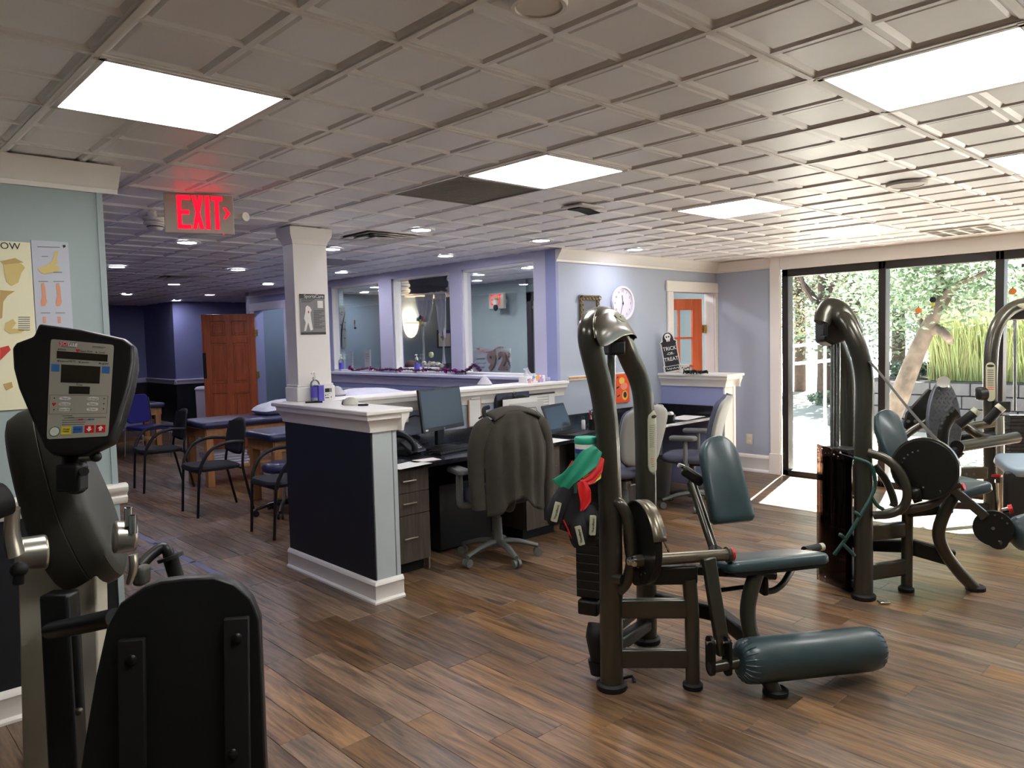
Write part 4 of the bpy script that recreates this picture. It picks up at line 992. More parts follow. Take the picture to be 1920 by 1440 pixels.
# coffee machine-like dark cups at the ledge end
for u, v, lab, h, r in ((1237, 785, 'tall black travel mug on the desk before the half wall', .15, .04), (1257, 787, 'low black tape dispenser beside the travel mug', .07, .05)):
    p = onz(u, v+4, DT); t = thing('travel_mug' if h > .1 else 'tape_dispenser', lab, 'mug' if h > .1 else 'dispenser', p)
    MB().lathe([(r*.8,0),(r*.85,.004),(r,h*.9),(r,h),(r*.7,h*1.02),(0,h*1.02)], p, (0,0,1), 22).build('body', 'black_plastic', t)
    if h > .1: MB().lathe([(r*1.05,h*.9),(r*1.05,h),(r*.6,h*1.08),(0,h*1.08)], p, (0,0,1), 22).build('lid', 'silver', t)
    else: MB().cyl(p+Vector((-.02,0,.07)), p+Vector((.02,0,.07)), .03, n=18).build('tape_roll', 'paper', t)
# grey waste bin under the desk
p = onz(1266, 925, 0); p = Vector((6.15, 4.5, 0))
t = thing('waste_bin', 'grey round waste bin under the desk end', 'bin', p)
MB().lathe([(.13,0),(.14,.01),(.175,.36),(.182,.37),(.182,.385),(.17,.385),(.165,.36),(.13,.02),(0,.02)], p, (0,0,1), 28).build('body', mat('bin_grey', (92, 92, 90), .6), t)
MB().lathe([(.176,.372),(.19,.378),(.176,.392)], p, (0,0,1), 28, caps=False).build('rim', 'gun_dark', t)

# ---------------------------------------------------------------- office chairs (local +X is the way the chair faces)
def office_chair(label, loc, rz):
    t = thing('office_chair', label, 'office chair', loc, rz, 'grey office chairs', local=True)
    for k in range(5):
        a = R(72*k+36); e = Vector((.3*math.cos(a), .3*math.sin(a), .075))
        MB().tube([(.02*math.cos(a), .02*math.sin(a), .125), (.15*math.cos(a), .15*math.sin(a), .115), e], [.03,.026,.019], 10, 4, flat=(1,.8), up=(0,0,1)).build('base_spoke', 'office_grey', t)
        c = MB()
        for s in (-1, 1): c.cyl(e+Vector((-math.sin(a)*.009*s, math.cos(a)*.009*s, -.044)), e+Vector((-math.sin(a)*.027*s, math.cos(a)*.027*s, -.044)), .03, n=18)
        c.cyl(e+Vector((0,0,-.044)), e+Vector((0,0,-.01)), .007, n=8)
        c.build('caster', 'office_grey', t)
    MB().lathe([(.045,.09),(.048,.12),(.04,.16),(.036,.3),(.026,.31),(.026,.42)], (0,0,0), (0,0,1), 20).build('gas_column', 'office_grey', t)
    MB().bb(-.13, .13, -.09, .09, .395, .435).build('mechanism', 'gun_dark', t, bev=.01)
    b = MB(); pts = rrect(.47, .48, .13, 6, .02, 0); n = len(pts)
    for k, (z, sc) in enumerate(((.43,.86),(.445,.98),(.475,1.0),(.5,.96),(.508,.8))):
        b.v += [Vector((x*sc, y*sc, z)) for x, y in pts]
        if k: b.f += [((k-1)*n+i, (k-1)*n+(i+1) % n, k*n+(i+1) % n, k*n+i) for i in range(n)]
    b.f += [tuple(range(n-1, -1, -1)), tuple(range(4*n, 5*n))]
    b.build('seat', 'office_fabric', t, ang=60)
    def back(name, off, m, sc, th):
        b = MB(); nu, nv = 12, 30; v = []
        for j in range(nv+1):
            z = j/nv; z = z+.06*math.sin(math.pi*z)*z; hw = (.17+.06*math.sin(math.pi*min(1, z*1.25)*.62))*sc*(1-.0*z)
            if z > .72: hw *= max(.12, 1-((z-.72)/.28)**3.2)**.5
            if z < .12: hw *= max(.5, 1-((.12-z)/.12)**2.6*.75)**.5
            for i in range(nu+1):
                a = (i/nu-.5)*2; v.append((-.215-.1*z*z-.02*z+.04*a*a+off, a*hw, .545+.5*z))
        b.add(v, [(j*(nu+1)+i, j*(nu+1)+i+1, (j+1)*(nu+1)+i+1, (j+1)*(nu+1)+i) for j in range(nv) for i in range(nu)])
        return b.build(name, m, t, solid=th)
    back('backrest', .0, 'office_fabric', .96, .045); back('back_shell', -.034, 'office_shell', 1.02, .022)
    MB().tube([(-.1,0,.41), (-.24,0,.43), (-.275,0,.52), (-.275,0,.62)], .03, 10, 4, flat=(1.3,.5), up=(0,1,0)).build('back_bracket', 'office_grey', t)
    for s in (-1, 1):
        MB().tube([(0, s*.2, .42), (0, s*.275, .425), (0, s*.29, .47), (-.0, s*.29, .66)], [.02,.02,.024,.022], 12, 4, flat=(1.2,.8), up=(1,0,0)).build('arm_post', 'office_grey', t)
        p = MB(); pts = rrect(.25, .095, .045, 6); n = len(pts)
        for k, (z, sc) in enumerate(((.655,.8),(.662,1),(.685,1.02),(.697,.9))):
            p.v += [Vector((x*sc+.02, y*sc+s*.29, z)) for x, y in pts]
            if k: p.f += [((k-1)*n+i, (k-1)*n+(i+1) % n, k*n+(i+1) % n, k*n+i) for i in range(n)]
        p.f += [tuple(range(n-1, -1, -1)), tuple(range(3*n, 4*n))]
        p.build('arm_pad', 'office_grey', t, ang=60)
    return t
o1 = office_chair('grey office chair at the desk with the jacket hung over its back', (3.66, 4.10, 0), R(74))
copy_tree(o1, (5.05, 4.02, 0), R(78), 'grey office chair seen between the two arch tubes of the machine')
copy_tree(o1, (6.02, 3.98, 0), R(112), 'grey office chair by the half wall, its back to the window')
# jacket over the first chair: a draped shell wrapped round the backrest
jc = Vector((3.66, 4.10, 0)); ja = R(74)
JM = Matrix.Translation(jc) @ Matrix.Rotation(ja, 4, 'Z')
t = thing('jacket', 'charcoal wool jacket draped over the back of the desk chair', 'jacket', (JM @ Vector((-.3, 0, 0))), group=None)
def sheetgrid(fn, nu, nv): 
    b = MB(); v = [JM @ Vector(fn(i/nu, j/nv)) for j in range(nv+1) for i in range(nu+1)]
    return b.add(v, [(j*(nu+1)+i, j*(nu+1)+i+1, (j+1)*(nu+1)+i+1, (j+1)*(nu+1)+i) for j in range(nv) for i in range(nu)])
def body(u, v):
    a = (u-.5)*2                                     # across the back; v from collar to hem
    z = 1.115-.06*abs(a)**3-.64*v-(.07*math.sin(u*9)+.0)*v*.6
    hw = .215+.03*min(1, v*3)-.02*v
    if v < .08: hw *= .74+.26*(v/.08)
    x = -.375-.05*math.sin(math.pi*min(1, v*1.3))*.6+.075*abs(a)**2.2-.025*v+.016*math.sin(u*26+v*2)*min(1, v*2.5)
    return (x, a*hw, z)
sheetgrid(body, 44, 26).build('back_panel', 'jacket', t, solid=.012, ang=80)
for s, ln in ((-1, .74), (1, .60)):
    def sleeve_pts(s=s, ln=ln):
        return [JM @ Vector(p) for p in ((-.315, s*.17, 1.05), (-.29, s*.235, .99), (-.28, s*.275, .86), (-.285, s*.285, .68), (-.295, s*.275, 1.05-ln))]
    MB().tube(sleeve_pts(), [.05,.07,.064,.058,.052], 16, 6, flat=(1,.72)).build('sleeve', 'jacket', t, ang=80)
def front(u, v):
    a = (u-.5)*2; return (-.2+.03*math.sin(u*12)-.02*v, a*(.2+.03*v), 1.06-.05*abs(a)**2-.40*v)
sheetgrid(front, 20, 10).build('front_panel', 'jacket', t, solid=.01, ang=80)
def collar(u, v):
    a = (u-.5)*2; return (-.375+.2*v+.01*math.sin(a*3), a*(.175+.03*v), 1.11+.03*math.sin(v*math.pi)-.05*abs(a)**2)
sheetgrid(collar, 16, 8).build('collar', 'jacket', t, solid=.012, ang=80)
q = JM @ Vector((-.27, .16, 1.03))
t = thing('cap_clip', 'black clip and cable bundle resting by the jacket shoulder', 'clip', q)
MB().ell(q, .05, .035, .03, 14, 10).build('pouch', 'black_plastic', t)
MB().tube([q, q+Vector((-.03,.02,.05)), q+Vector((-.02,.04,.1)), q+Vector((.03,.05,.11))], .016, 8, 4).build('strap', 'black_matte', t)
# ================================================================ small things on caps, ledges and walls
CT = 1.199
def pump_bottle(label, p, h=.19, r=.03, m='clear', lab_m='purple'):
    t = thing('sanitizer_bottle', label, 'bottle', p, group='pump bottles of sanitizer')
    MB().lathe([(r*.96,0),(r,.004),(r,h*.58),(r*.85,h*.66),(r*.42,h*.72),(r*.42,h*.75)], p, (0,0,1), 22).build('bottle', m, t)
    MB().lathe([(r*.9,.004),(r*.93,.006),(r*.93,h*.45),(0,h*.45)], p, (0,0,1), 22).build('gel', mat('gel', (210, 216, 228), .2), t)
    MB().lathe([(r*1.015,h*.12),(r*1.02,h*.12),(r*1.02,h*.5),(r*1.015,h*.5)], p, (0,0,1), 22, caps=False).build('label', lab_m, t)
    MB().lathe([(r*.5,h*.73),(r*.5,h*.82),(r*.18,h*.84),(r*.16,h*.95),(r*.3,h*.96),(r*.3,h),(0,h)], p, (0,0,1), 16).build('pump', 'fixture_white', t)
    MB().tube([p+Vector((0,0,h*.98)), p+Vector((-.02,-.012,h*.985)), p+Vector((-.036,-.02,h*.95))], r*.14, 8, 3).build('nozzle', 'fixture_white', t)
pump_bottle('clear hand sanitizer pump bottle on the pony wall before the column', Vector((ony(592, 753, 4.92).x, 4.92, CT)), .21, .034)
b = ony(609, 752, 4.90); b = Vector((b.x, 4.90, CT))
t = thing('wipes_box', 'white and purple carton with small print on the pony wall', 'box', b)
MB().bb(b.x-.06, b.x+.055, b.y-.03, b.y+.04, CT, CT+.115).build('carton', 'paper', t, bev=.002)
MB().bb(b.x-.0615, b.x-.06, b.y-.03, b.y+.04, CT+.0, CT+.112).build('side_print', 'purple', t)
MB().bb(b.x-.06, b.x-.02, b.y-.0315, b.y-.03, CT, CT+.112).build('front_band', 'purple', t)
for x0, x1, z0, z1, m in ((-.012,.022,.06,.088,'ink'), (.022,.042,.06,.088,'pic_grey'), (-.012,-.004,.034,.042,'ink'), (.006,.012,.036,.042,'ink'), (-.012,.018,.018,.024,'ink'), (.032,.04,.02,.028,'pic_grey'), (-.012,.03,.048,.05,'pic_grey')):
    MB().bb(b.x+x0, b.x+x1, b.y-.0312, b.y-.03, CT+z0, CT+z1).build('printed_mark', m, t)
for k, (u, v, rot, lab) in enumerate(((588, 754, 10, 'black marker lying by the sanitizer bottle on the pony wall'), (681, 759, -8, 'short black remote lying at the front of the pony wall cap'))):
    p = onz(u, v, CT+.006); d_ = Vector((math.cos(R(-43+rot)), math.sin(R(-43+rot)), 0))
    t = thing('marker' if k == 0 else 'remote_control', lab, 'marker' if k == 0 else 'remote', (p.x, p.y, CT))
    if k == 0:
        MB().cyl(p-d_*.055, p+d_*.035, .006, n=12).build('barrel', 'ink', t); MB().cyl(p+d_*.035, p+d_*.06, .0068, n=12).build('cap', 'black_plastic', t)
    else:
        MB().obox(p, d_, Vector((-d_.y, d_.x, 0)), (0,0,1), .07, .022, .012).build('body', 'black_plastic', t, bev=.005); MB().ell(p+d_*.02+Vector((0,0,.006)), .004, .004, .002, 8, 6).build('button', 'gun', t)
p = onz(657, 759, CT)
t = thing('dust_mask', 'white domed mask with a dark strap on the pony wall cap', 'mask', p)
d_ = Vector((.73, -.68, 0)); e_ = Vector((.68, .73, 0))
MB().ell(p+Vector((0,0,.002)),   .055, .045, .05, 22, 12, ux=d_, uy=e_, zmin=0).build('dome', mat('mask_white', (196, 194, 184), .8, bump=.1, bscale=90), t)
MB().tube(arcpts(p-d_*.045+Vector((0,0,.004)), e_, (0,0,1), .03, 0, 180, 10), .004, 6, 1).build('strap', 'black_plastic', t)
MB().tube(arcpts(p-d_*.052+Vector((0,0,.004)), e_, (0,0,1), .018, 0, 180, 10), .003, 6, 1).build('valve_clip', 'ink', t)
for u, v, y, lab in ((632, 742, 4.99, 'grey wedge-shaped desk phone speaker at the column end of the low wall cap'), (909, 722, 4.99, 'grey wedge-shaped phone speaker on the low wall cap above the monitor')):
    p = onz(u, v, 1.2); t = thing('wedge_speaker', lab, 'speaker', p, group='wedge speakers')
    MB().lathe([(.07,.004),(.072,.012),(.05,.04),(.03,.066),(.012,.075),(0,.076)], p, (0,0,1), 24, 1, .9).build('housing', mat('wedge_grey', (186, 184, 190), .5), t)
    MB().lathe([(.066,0),(.07,.004),(.0,.006)], p, (0,0,1), 24, 1, .9).build('foot', 'ink', t)
# tissue box
p = onz(969, 716, 1.2); p = Vector((p.x, 5.0, 1.2))
t = thing('tissue_box', 'flat tissue box with blue and orange flowers on the low wall cap', 'tissue box', p)
MB().bb(p.x-.12, p.x+.12, p.y-.055, p.y+.055, 1.2, 1.262).build('carton', 'paper', t, bev=.003)
fm = [mat('flw_b', (120, 150, 214), .7), mat('flw_o', (232, 170, 80), .7), mat('flw_p', (206, 150, 190), .7)]
for k in range(26):
    x, z, r = p.x-.11+.22*random.random(), 1.206+.05*random.random(), .009+.009*random.random()
    MB().prism([(r*(1+.3*math.cos(5*a))*math.cos(a), r*(1+.3*math.cos(5*a))*math.sin(a)) for a in [2*math.pi*q/20 for q in range(20)]], (x, p.y-.0551, z), (1,0,0), (0,0,1), .0006+.00002*k).build('flower_print', fm[k % 3], t)
m = MB(); v = []
for j in range(7):
    for i in range(9):
        a = (i/8-.5)*2; h = j/6
        v.append((p.x-.04+a*.06*(1-.65*h)-.03*h, p.y+.02*math.sin(i*1.3+j)*(.4+h), 1.258+.085*h-.02*h*abs(a)))
m.add(v, [(j*9+i, j*9+i+1, (j+1)*9+i+1, (j+1)*9+i) for j in range(6) for i in range(8)]).build('tissue', 'linen', t, solid=.001, ang=80)
# leaflet on the column
t = thing('column_poster', 'grey clinic leaflet with a white figure taped to the column', 'poster', ony(586, 625, 4.988))
YP = 4.988
a, b = ony(561, 551, YP), ony(611, 627, YP)
MB().bb(a.x, b.x, YP-.002, YP, b.z, a.z).build('sheet', mat('leaf_grey', (136, 134, 136), .6), t)
MB().bb(a.x, b.x, YP-.003, YP-.002, a.z-.032, a.z).build('header_band', mat('band', (66, 66, 68), .6), t)
text('clinic_name', 'SportsCare', .034, ((a.x+b.x)/2+.012, YP-.003, a.z-.016), (1,0,0), (0,0,1), 'paper', t)
MB().bb(a.x, b.x, YP-.003, YP-.002, b.z, b.z+.018).build('footer_band', 'band', t)
w_, h_ = b.x-a.x, a.z-b.z
def fig(pts, m='paper', lift=.0034): MB().prism([(x*w_, y*h_) for x, y in pts], (a.x, YP-.002, b.z), (1,0,0), (0,0,1), lift-.002).build('figure_print', m, t)
fig([(.12,.09),(.2,.09),(.3,.3),(.38,.1),(.48,.12),(.42,.4),(.4,.55),(.46,.6),(.4,.68),(.34,.7),(.3,.72),(.22,.68),(.2,.55),(.14,.4),(.2,.3)])
fig([(.7,.66),(.92,.66),(.92,.84),(.7,.84)]); fig([(.3,.55),(.33,.52),(.36,.56),(.33,.6)], 'red', .0038)
for k in range(11): fig([(.54,.58-.042*k),(.95-.1*(k % 3),.58-.042*k),(.95-.1*(k % 3),.595-.042*k),(.54,.595-.042*k)], 'band')
for k in range(3): fig([(.06,.86-.03*k),(.6-.08*k,.86-.03*k),(.6-.08*k,.872-.03*k),(.06,.872-.03*k)], 'band')
# ---------------------------------------------------------------- reception ledge things
LX = 5.26; LZ = 1.236
def lx(u, v, z=LZ): q = onx(u, v, LX); return Vector((LX, q.y, z))
pump_bottle('sanitizer pump bottle at the column end of the reception ledge', lx(640, 690), .22, .034)
pump_bottle('sanitizer pump bottle in the middle reception window', lx(782, 694), .22, .034)
def card(label, u0, u1, v0, v1, x=5.42):
    a, b = onx(u0, v0, x), onx(u1, v1, x); t = thing('sign_holder', label, 'sign holder', (x, (a.y+b.y)/2, b.z))
    MB().bb(x, x+.006, b.y, a.y, LZ, a.z).build('card', 'paper', t)
    MB().bb(x-.03, x+.05, b.y, a.y, LZ-.004, LZ+.006).build('foot', 'clear', t)
    for k in range(4): MB().bb(x-.001, x, b.y+(a.y-b.y)*.2, a.y-(a.y-b.y)*.2, a.z-.06-.03*k, a.z-.055-.03*k).build('print_line', 'pic_grey', t)
card('narrow white sign holder in the first reception window', 657, 662, 658, 692)
card('wider white sign holder in the first reception window', 683, 695, 656, 692)
p = lx(714, 692)+Vector((.16,0,0))
t = thing('paper_tent', 'folded white paper tent at the end of the first reception window', 'paper tent', p)
MB().prism([(-.11,0),(.11,0),(.0,.1)], p, (0,-1,0), (0,0,1), .08).build('tent', 'paper', t)
# tinsel garland along the ledge
gp = [(655,690),(662,694),(680,692),(695,690),(712,694),(728,692),(745,694),(762,692),(782,695),(800,692),(820,695),(838,694),(852,696),(866,697),(878,694),(884,688),(888,684),(894,688),(900,696)]
path = [onx(u, v, LX-.07) for u, v in gp]
for q in path: q.z = max(q.z, LZ+.012)
t = thing('tinsel_garland', 'purple and black tinsel garland trailing along the reception ledge', 'garland', (LX-.07, 7.2, LZ))
MB().tube(path, .007, 6, 6).build('cord', 'ink', t)
mat('tinsel_b', (30, 20, 36), .25, metal=.6); mat('tinsel_p', (150, 30, 130), .25, metal=.6); mat('tinsel_r', (150, 70, 40), .3, metal=.5)
def tinsel(path, ms, n, r, par, name='tinsel'):
    seg = [(path[i], path[i+1]) for i in range(len(path)-1)]; rr = random.Random(3); B = [MB() for _ in ms]
    for k in range(n):
        a, b = rr.choice(seg); c = a.lerp(b, rr.random()); d = Vector((rr.gauss(0,1), rr.gauss(0,1), rr.gauss(0,1))).normalized(); e = d.orthogonal().normalized()*.003
        q = c+d*r*(.6+.6*rr.random()); B[int(rr.random()*len(ms))].add([c-e, c+e, q+e*.7, q-e*.7], [(0,1,2,3)])
    for b, mm in zip(B, ms): tag(b.build(name, mm, par, smooth=False), kind='stuff')
tinsel(path, ['tinsel_b', 'tinsel_b', 'tinsel_p'], 2200, .03, t)
for u, v in ((657,690),(694,691),(751,693),(796,694),(837,695),(853,696)):
    q = onx(u, v, LX-.08); q.z = max(q.z, LZ+.02)
    t2 = MB()
    for k in range(7):
        d = Vector((random.gauss(0,1), random.gauss(0,1), random.gauss(0,1))).normalized()*.022; t2.ell(q+d, .012, .012, .012, 6, 4)
    t2.build('berry_cluster', 'tinsel_p', t)
# dark monitor back, paper tray, pot and flowers behind the glass
p = onx(748, 690, 5.48)
t = thing('reception_monitor', 'dark monitor seen edge on at the left of the middle reception window', 'monitor', (p.x, p.y, LZ))
MB().prism([(0,0),(.12,0),(.09,.26),(-.02,.26)], (p.x, p.y+.06, LZ), (0,-1,0), (0,0,1), .05).build('housing', 'black_plastic', t, bev=.004)
p = onx(766, 692, 5.45)
t = thing('paper_tray', 'white papers stacked at the middle reception window', 'papers', (p.x, p.y, LZ))
for k in range(4): MB().bb(p.x, p.x+.28, p.y-.16, p.y+.14, LZ+.012*k, LZ+.012*k+.01).build('sheet_pile', 'paper', t)
p = onx(770, 680, 5.7); t = thing('brown_bag', 'small brown bag behind the papers at reception', 'bag', (p.x, p.y, LZ))
MB().ell((p.x, p.y, LZ+.06), .07, .1, .07, 14, 10).build('pouch', mat('bag_brown', (90, 62, 48), .7), t)
p = onx(812, 688, 5.4)
t = thing('flower_pot', 'white rose posy and green bud before the middle reception window', 'flowers', (p.x, p.y, LZ))
MB().lathe([(.05,0),(.06,.004),(.075,.05),(.07,.06),(.0,.055)], (p.x, p.y, LZ), (0,0,1), 20).build('bowl', 'fixture_white', t)
rr = random.Random(5)
for k in range(9):
    c = Vector((p.x+rr.uniform(-.05,.05), p.y+rr.uniform(-.19,.16), LZ+.05+rr.uniform(0,.05)))
    b_ = MB()
    for q in range(3): b_.lathe([(.006,0),(.022-.006*q,.012+.01*q),(.03-.008*q,.03+.008*q)], c, (rr.uniform(-.3,.3), rr.uniform(-.3,.3), 1), 10)
    b_.build('bloom', mat('bloom', (226, 222, 206), .8), t)
MB().tube([(p.x, p.y+.03, LZ+.05), (p.x, p.y+.05, LZ+.14), (p.x, p.y+.03, LZ+.2)], .004, 6, 3).build('stem', 'leaf_dark', t)
MB().ell((p.x, p.y+.03, LZ+.21), .03, .03, .035, 10, 8).build('bud', mat('bud', (196, 204, 160), .7), t)
p = onx(842, 690, 5.5); t = thing('dark_mug', 'black mug at the far end of the middle reception window', 'mug', (p.x, p.y, LZ))
MB().lathe([(.035,0),(.04,.004),(.042,.11),(.038,.11),(.036,.008),(0,.008)], (p.x, p.y, LZ), (0,0,1), 18).build('cup', 'black_plastic', t)
# sconce on the waiting room wall
q = ony(770, 612, 11.45)
t = thing('wall_sconce', 'glowing half-shell wall sconce in the room behind the middle pane', 'wall lamp', (q.x, 11.47, q.z))
MB().ell((q.x, 11.45, q.z+.09), .155, .14, .30, 24, 12, zmin=-1, zmax=0).build('shade', 'sconce_glow', t)
MB().bb(q.x-.06, q.x+.06, 11.44, 11.48, q.z-.06, q.z+.1).build('backplate', 'bronze', t)
MB().tube(arcpts((q.x, 11.45, q.z+.06), (1,0,0), (0,-1,0), .155, 0, 180, 12), .006, 6, 1).build('band', 'brass', t)
pl = bpy.data.lights.new('sconce_bulb', 'POINT'); pl.energy = 22; pl.color = (1, .72, .42); pl.shadow_soft_size = .06
po_ = bpy.data.objects.new('sconce_bulb', pl); COL.objects.link(po_); po_.location = (q.x, 11.38, q.z+.2)
# framed notice, branch picture
a, b = ony(819, 619, 11.47), ony(846, 652, 11.47)
t = thing('notice_board', 'white notice with a blue heading on the far waiting room wall', 'notice', ((a.x+b.x)/2, 11.47, b.z))
MB().bb(a.x, b.x, 11.46, 11.475, b.z, a.z).build('frame', 'bronze', t); MB().bb(a.x+.03, b.x-.03, 11.455, 11.46, b.z+.03, a.z-.06).build('sheet', 'paper', t)
MB().bb(a.x+.02, b.x-.02, 11.452, 11.46, a.z-.06, a.z-.005).build('heading', mat('head_blue', (60, 70, 180), .5), t)
a, b = ony(632, 573, 10.19), ony(649, 652, 10.19)
t = thing('branch_picture', 'tall grey canvas with a dark branch in the first reception window', 'picture', ((a.x+b.x)/2, 10.19, b.z))
MB().bb(min(a.x, b.x), max(a.x, b.x), 10.17, 10.2, b.z, a.z).build('canvas', mat('canvas_grey', (112, 118, 116), .7), t)
cx, cw, ch = (a.x+b.x)/2, abs(b.x-a.x), a.z-b.z
MB().tube([(cx-cw*.3, 10.165, b.z+.02), (cx-cw*.1, 10.165, b.z+ch*.4), (cx+cw*.1, 10.165, b.z+ch*.6), (cx+cw*.42, 10.165, b.z+ch*.85)], [.012,.009,.006,.003], 6, 4).build('branch', 'ink', t)
for k in range(9): MB().ell((cx+cw*random.uniform(-.4,.4), 10.166, b.z+ch*random.uniform(.05,.9)), .014, .003, .009, 8, 6).build('leaf_print', 'ink', t)
MB().tube([(cx-cw*.1, 10.165, b.z+ch*.4), (cx+cw*.2, 10.165, b.z+ch*.45), (cx+cw*.45, 10.165, b.z+ch*.4)], .005, 6, 3).build('branch', 'ink', t)
# hanging gauze and dark cloth in the middle window
XG = XR+.16
t = thing('halloween_gauze', 'torn white gauze knotted into two hanging strands in the middle reception window', 'decoration', (XG, 6.95, 1.4))
gz = mat('gauze', (214, 214, 218), .9); nt_ = gz.node_tree; b_ = nt_.nodes['Principled BSDF']; b_.inputs['Alpha'].default_value = .8
def gpt(u, v): return onx(u, v, XG)
def strip(cols, name, m, fold=.02):
    rows = len(cols); n = 9; mm = MB(); v = []
    for j, (u0, u1, vv) in enumerate(cols):
        for i in range(n):
            q_ = gpt(u0+(u1-u0)*i/(n-1), vv); v.append((q_.x+fold*math.sin(i*2.2+j*.7), q_.y, q_.z))
    mm.add(v, [(j*n+i, j*n+i+1, (j+1)*n+i+1, (j+1)*n+i) for j in range(rows-1) for i in range(n-1)])
    return mm.build(name, m, t, solid=.002, ang=80)
strip([(778,812,556),(780,804,575),(785,800,590),(789,797,604),(790,795,612)], 'gauze_fall', gz)
strip([(796,814,552),(800,812,575),(798,808,590),(795,803,604)], 'gauze_fall', gz)
strip([(814,838,550),(817,837,580),(820,836,605),(824,834,622),(828,833,634)], 'gauze_fall', gz)
strip([(789,795,612),(791,795,630),(793,796,650),(792,796,672),(791,795,690)], 'gauze_tail', gz, .006)
strip([(828,833,634),(830,833,650),(830,834,668),(829,835,682)], 'gauze_tail', gz, .006)
strip([(829,833,622),(829,833,630),(830,832,638)], 'stain', mat('gauze_red', (206, 96, 100), .8), .004)
t = thing('black_cloth', 'ragged black cloth hung at the top of the middle reception window', 'cloth', (XG-.02, 6.95, 2.2))
mm = MB(); n = 21; v = []
for j in range(9):
    for i in range(n):
        u = 768+70*i/(n-1)+(random.uniform(-3,3) if i in (0, n-1) else 0); top = 520-5*(i/(n-1))*1.6; bot = 552-7*(i/(n-1))+random.uniform(-1.5,1.5)
        q_ = onx(u, top+(bot-top)*j/8, XG-.03); v.append((q_.x+.01*math.sin(i*1.1), q_.y, q_.z))
mm.add(v, [(j*n+i, j*n+i+1, (j+1)*n+i+1, (j+1)*n+i) for j in range(8) for i in range(n-1)]).build('cloth', mat('cloth_dark', (64, 66, 68), .9, bump=.3), t, solid=.003)
q_ = gpt(788, 600)
t = thing('window_charm', 'small colourful charm hung by the gauze strand', 'charm', q_+Vector((-.05,0,0)))
for k, (du, dv, m) in enumerate(((-4,-1,mat('teal', (70, 170, 176), .5)), (4,-3,mat('pink', (206, 90, 140), .5)), (1,5,mat('yel', (220, 206, 70), .5)), (0,-5,'ink'))):
    c_ = onx(788+du, 600+dv, XG-.05); MB().ell(c_, .016, .022, .026, 10, 8).build('bead', m, t)
c_ = onx(665, 608, XG-.01)
t = thing('window_sticker', 'small orange and black bird sticker on the first reception pane', 'sticker', c_)
MB().ell(c_+Vector((0,0,.03)), .003, .018, .03, 12, 8).build('top', mat('orange', (226, 130, 50), .5), t); MB().ell(c_+Vector((0,0,-.02)), .003, .022, .03, 12, 8).build('body', 'paper', t); MB().ell(c_+Vector((0,-.01,-.05)), .003, .03, .014, 12, 8).build('tail', 'ink', t)
# birthday-style board with numerals and rust tinsel, exit sign and door in the waiting room
XB = 5.75
a, b = onx(885, 654, XB), onx(957, 700, XB)
t = thing('number_board', 'white hand-lettered board with brown cut-out numerals and rust tinsel', 'sign board', (XB, (a.y+b.y)/2, b.z))
MB().bb(XB, XB+.01, b.y, a.y, LZ-.03, a.z).build('board', mat('board_white', (206, 212, 208), .7), t)
mat('kraft', (140, 118, 98), .7)
c_ = onx(922, 679, XB-.02); text('numeral', '9', .28, c_, (0,-1,0), (0,0,1), 'kraft', t, ext=.012, bold=.012)
c_ = onx(943, 679, XB-.02); text('numeral', '2', .28, c_, (0,-1,0), (0,0,1), 'kraft', t, ext=.012, bold=.012)
mat('ink_teal', (90, 150, 160), .7)
for k, (u0, u1, v_) in enumerate(((893,909,673),(893,911,681),(897,908,689))):
    MB().tube([onx(u0+(u1-u0)*q/22, v_+1.6*math.sin(q*1.9+k)*(1 if q % 5 else .2), XB-.003) for q in range(23)], .0022, 5, 2).build('handwriting', 'ink_teal', t)
pa = [onx(u, v, XB-.03) for u, v in ((894,652),(902,658),(912,661),(924,658),(932,652),(942,651))]; tinsel(pa, ['tinsel_r', 'tinsel_b'], 260, .022, t)
pa = [onx(u, v, XB-.03) for u, v in ((884,664),(885,675),(886,686))]; tinsel(pa, ['tinsel_r', 'tinsel_b'], 120, .022, t)
pa = [onx(u, v, XB-.03) for u, v in ((955,662),(953,676),(957,690))]; tinsel(pa, ['tinsel_r', 'tinsel_b'], 120, .022, t)
XE = 7.3
a, b = onx(916, 551, XE), onx(944, 578, XE)
t = thing('small_exit_sign', 'smaller lit EXIT sign with a hanging white toy in the waiting room', 'exit sign', (XE, (a.y+b.y)/2, b.z))
MB().bb(XE, XE+.05, b.y, a.y, b.z, a.z).build('housing', 'exit_case', t, bev=.004)
text('lettering', 'EXIT', (a.z-b.z)*.95, (XE, (a.y+b.y)/2, (a.z+b.z)/2+.01), (0,-1,0), (0,0,1), 'exit_red', t, sx=.55)
MB().bb(XE+.01, XE+.2, (a.y+b.y)/2-.02, (a.y+b.y)/2+.02, (a.z+b.z)/2-.03, (a.z+b.z)/2+.03).build('wall_arm', 'exit_case', t)
c_ = onx(929, 570, XE-.05)
t = thing('hanging_toy', 'small white and black plush hung from the inner exit sign', 'toy', c_)
MB().ell(c_+Vector((0,0,.02)), .03, .04, .04, 12, 8).build('head', 'paper', t); MB().ell(c_+Vector((0,0,-.05)), .03, .04, .05, 12, 8).build('body', 'ink', t); MB().ell(c_+Vector((0,-.02,.07)), .02, .04, .018, 10, 6).build('hat', mat('lime', (120, 180, 70), .6), t)
d = setting('door_3', (7.49, 7.2, 0))
for y0, y1 in ((6.98, 7.06), (7.5, 7.6)): MB().bb(7.44, 7.5, y0, y1, 0, 2.25).build('door_frame', 'bronze', d)
MB().bb(7.44, 7.5, 6.98, 7.6, 2.13, 2.25).build('door_frame', 'bronze', d)
MB().bb(7.47, 7.48, 7.06, 7.5, .1, 2.13).build('pane', mat('door_glass', (176, 178, 180), .3), d)
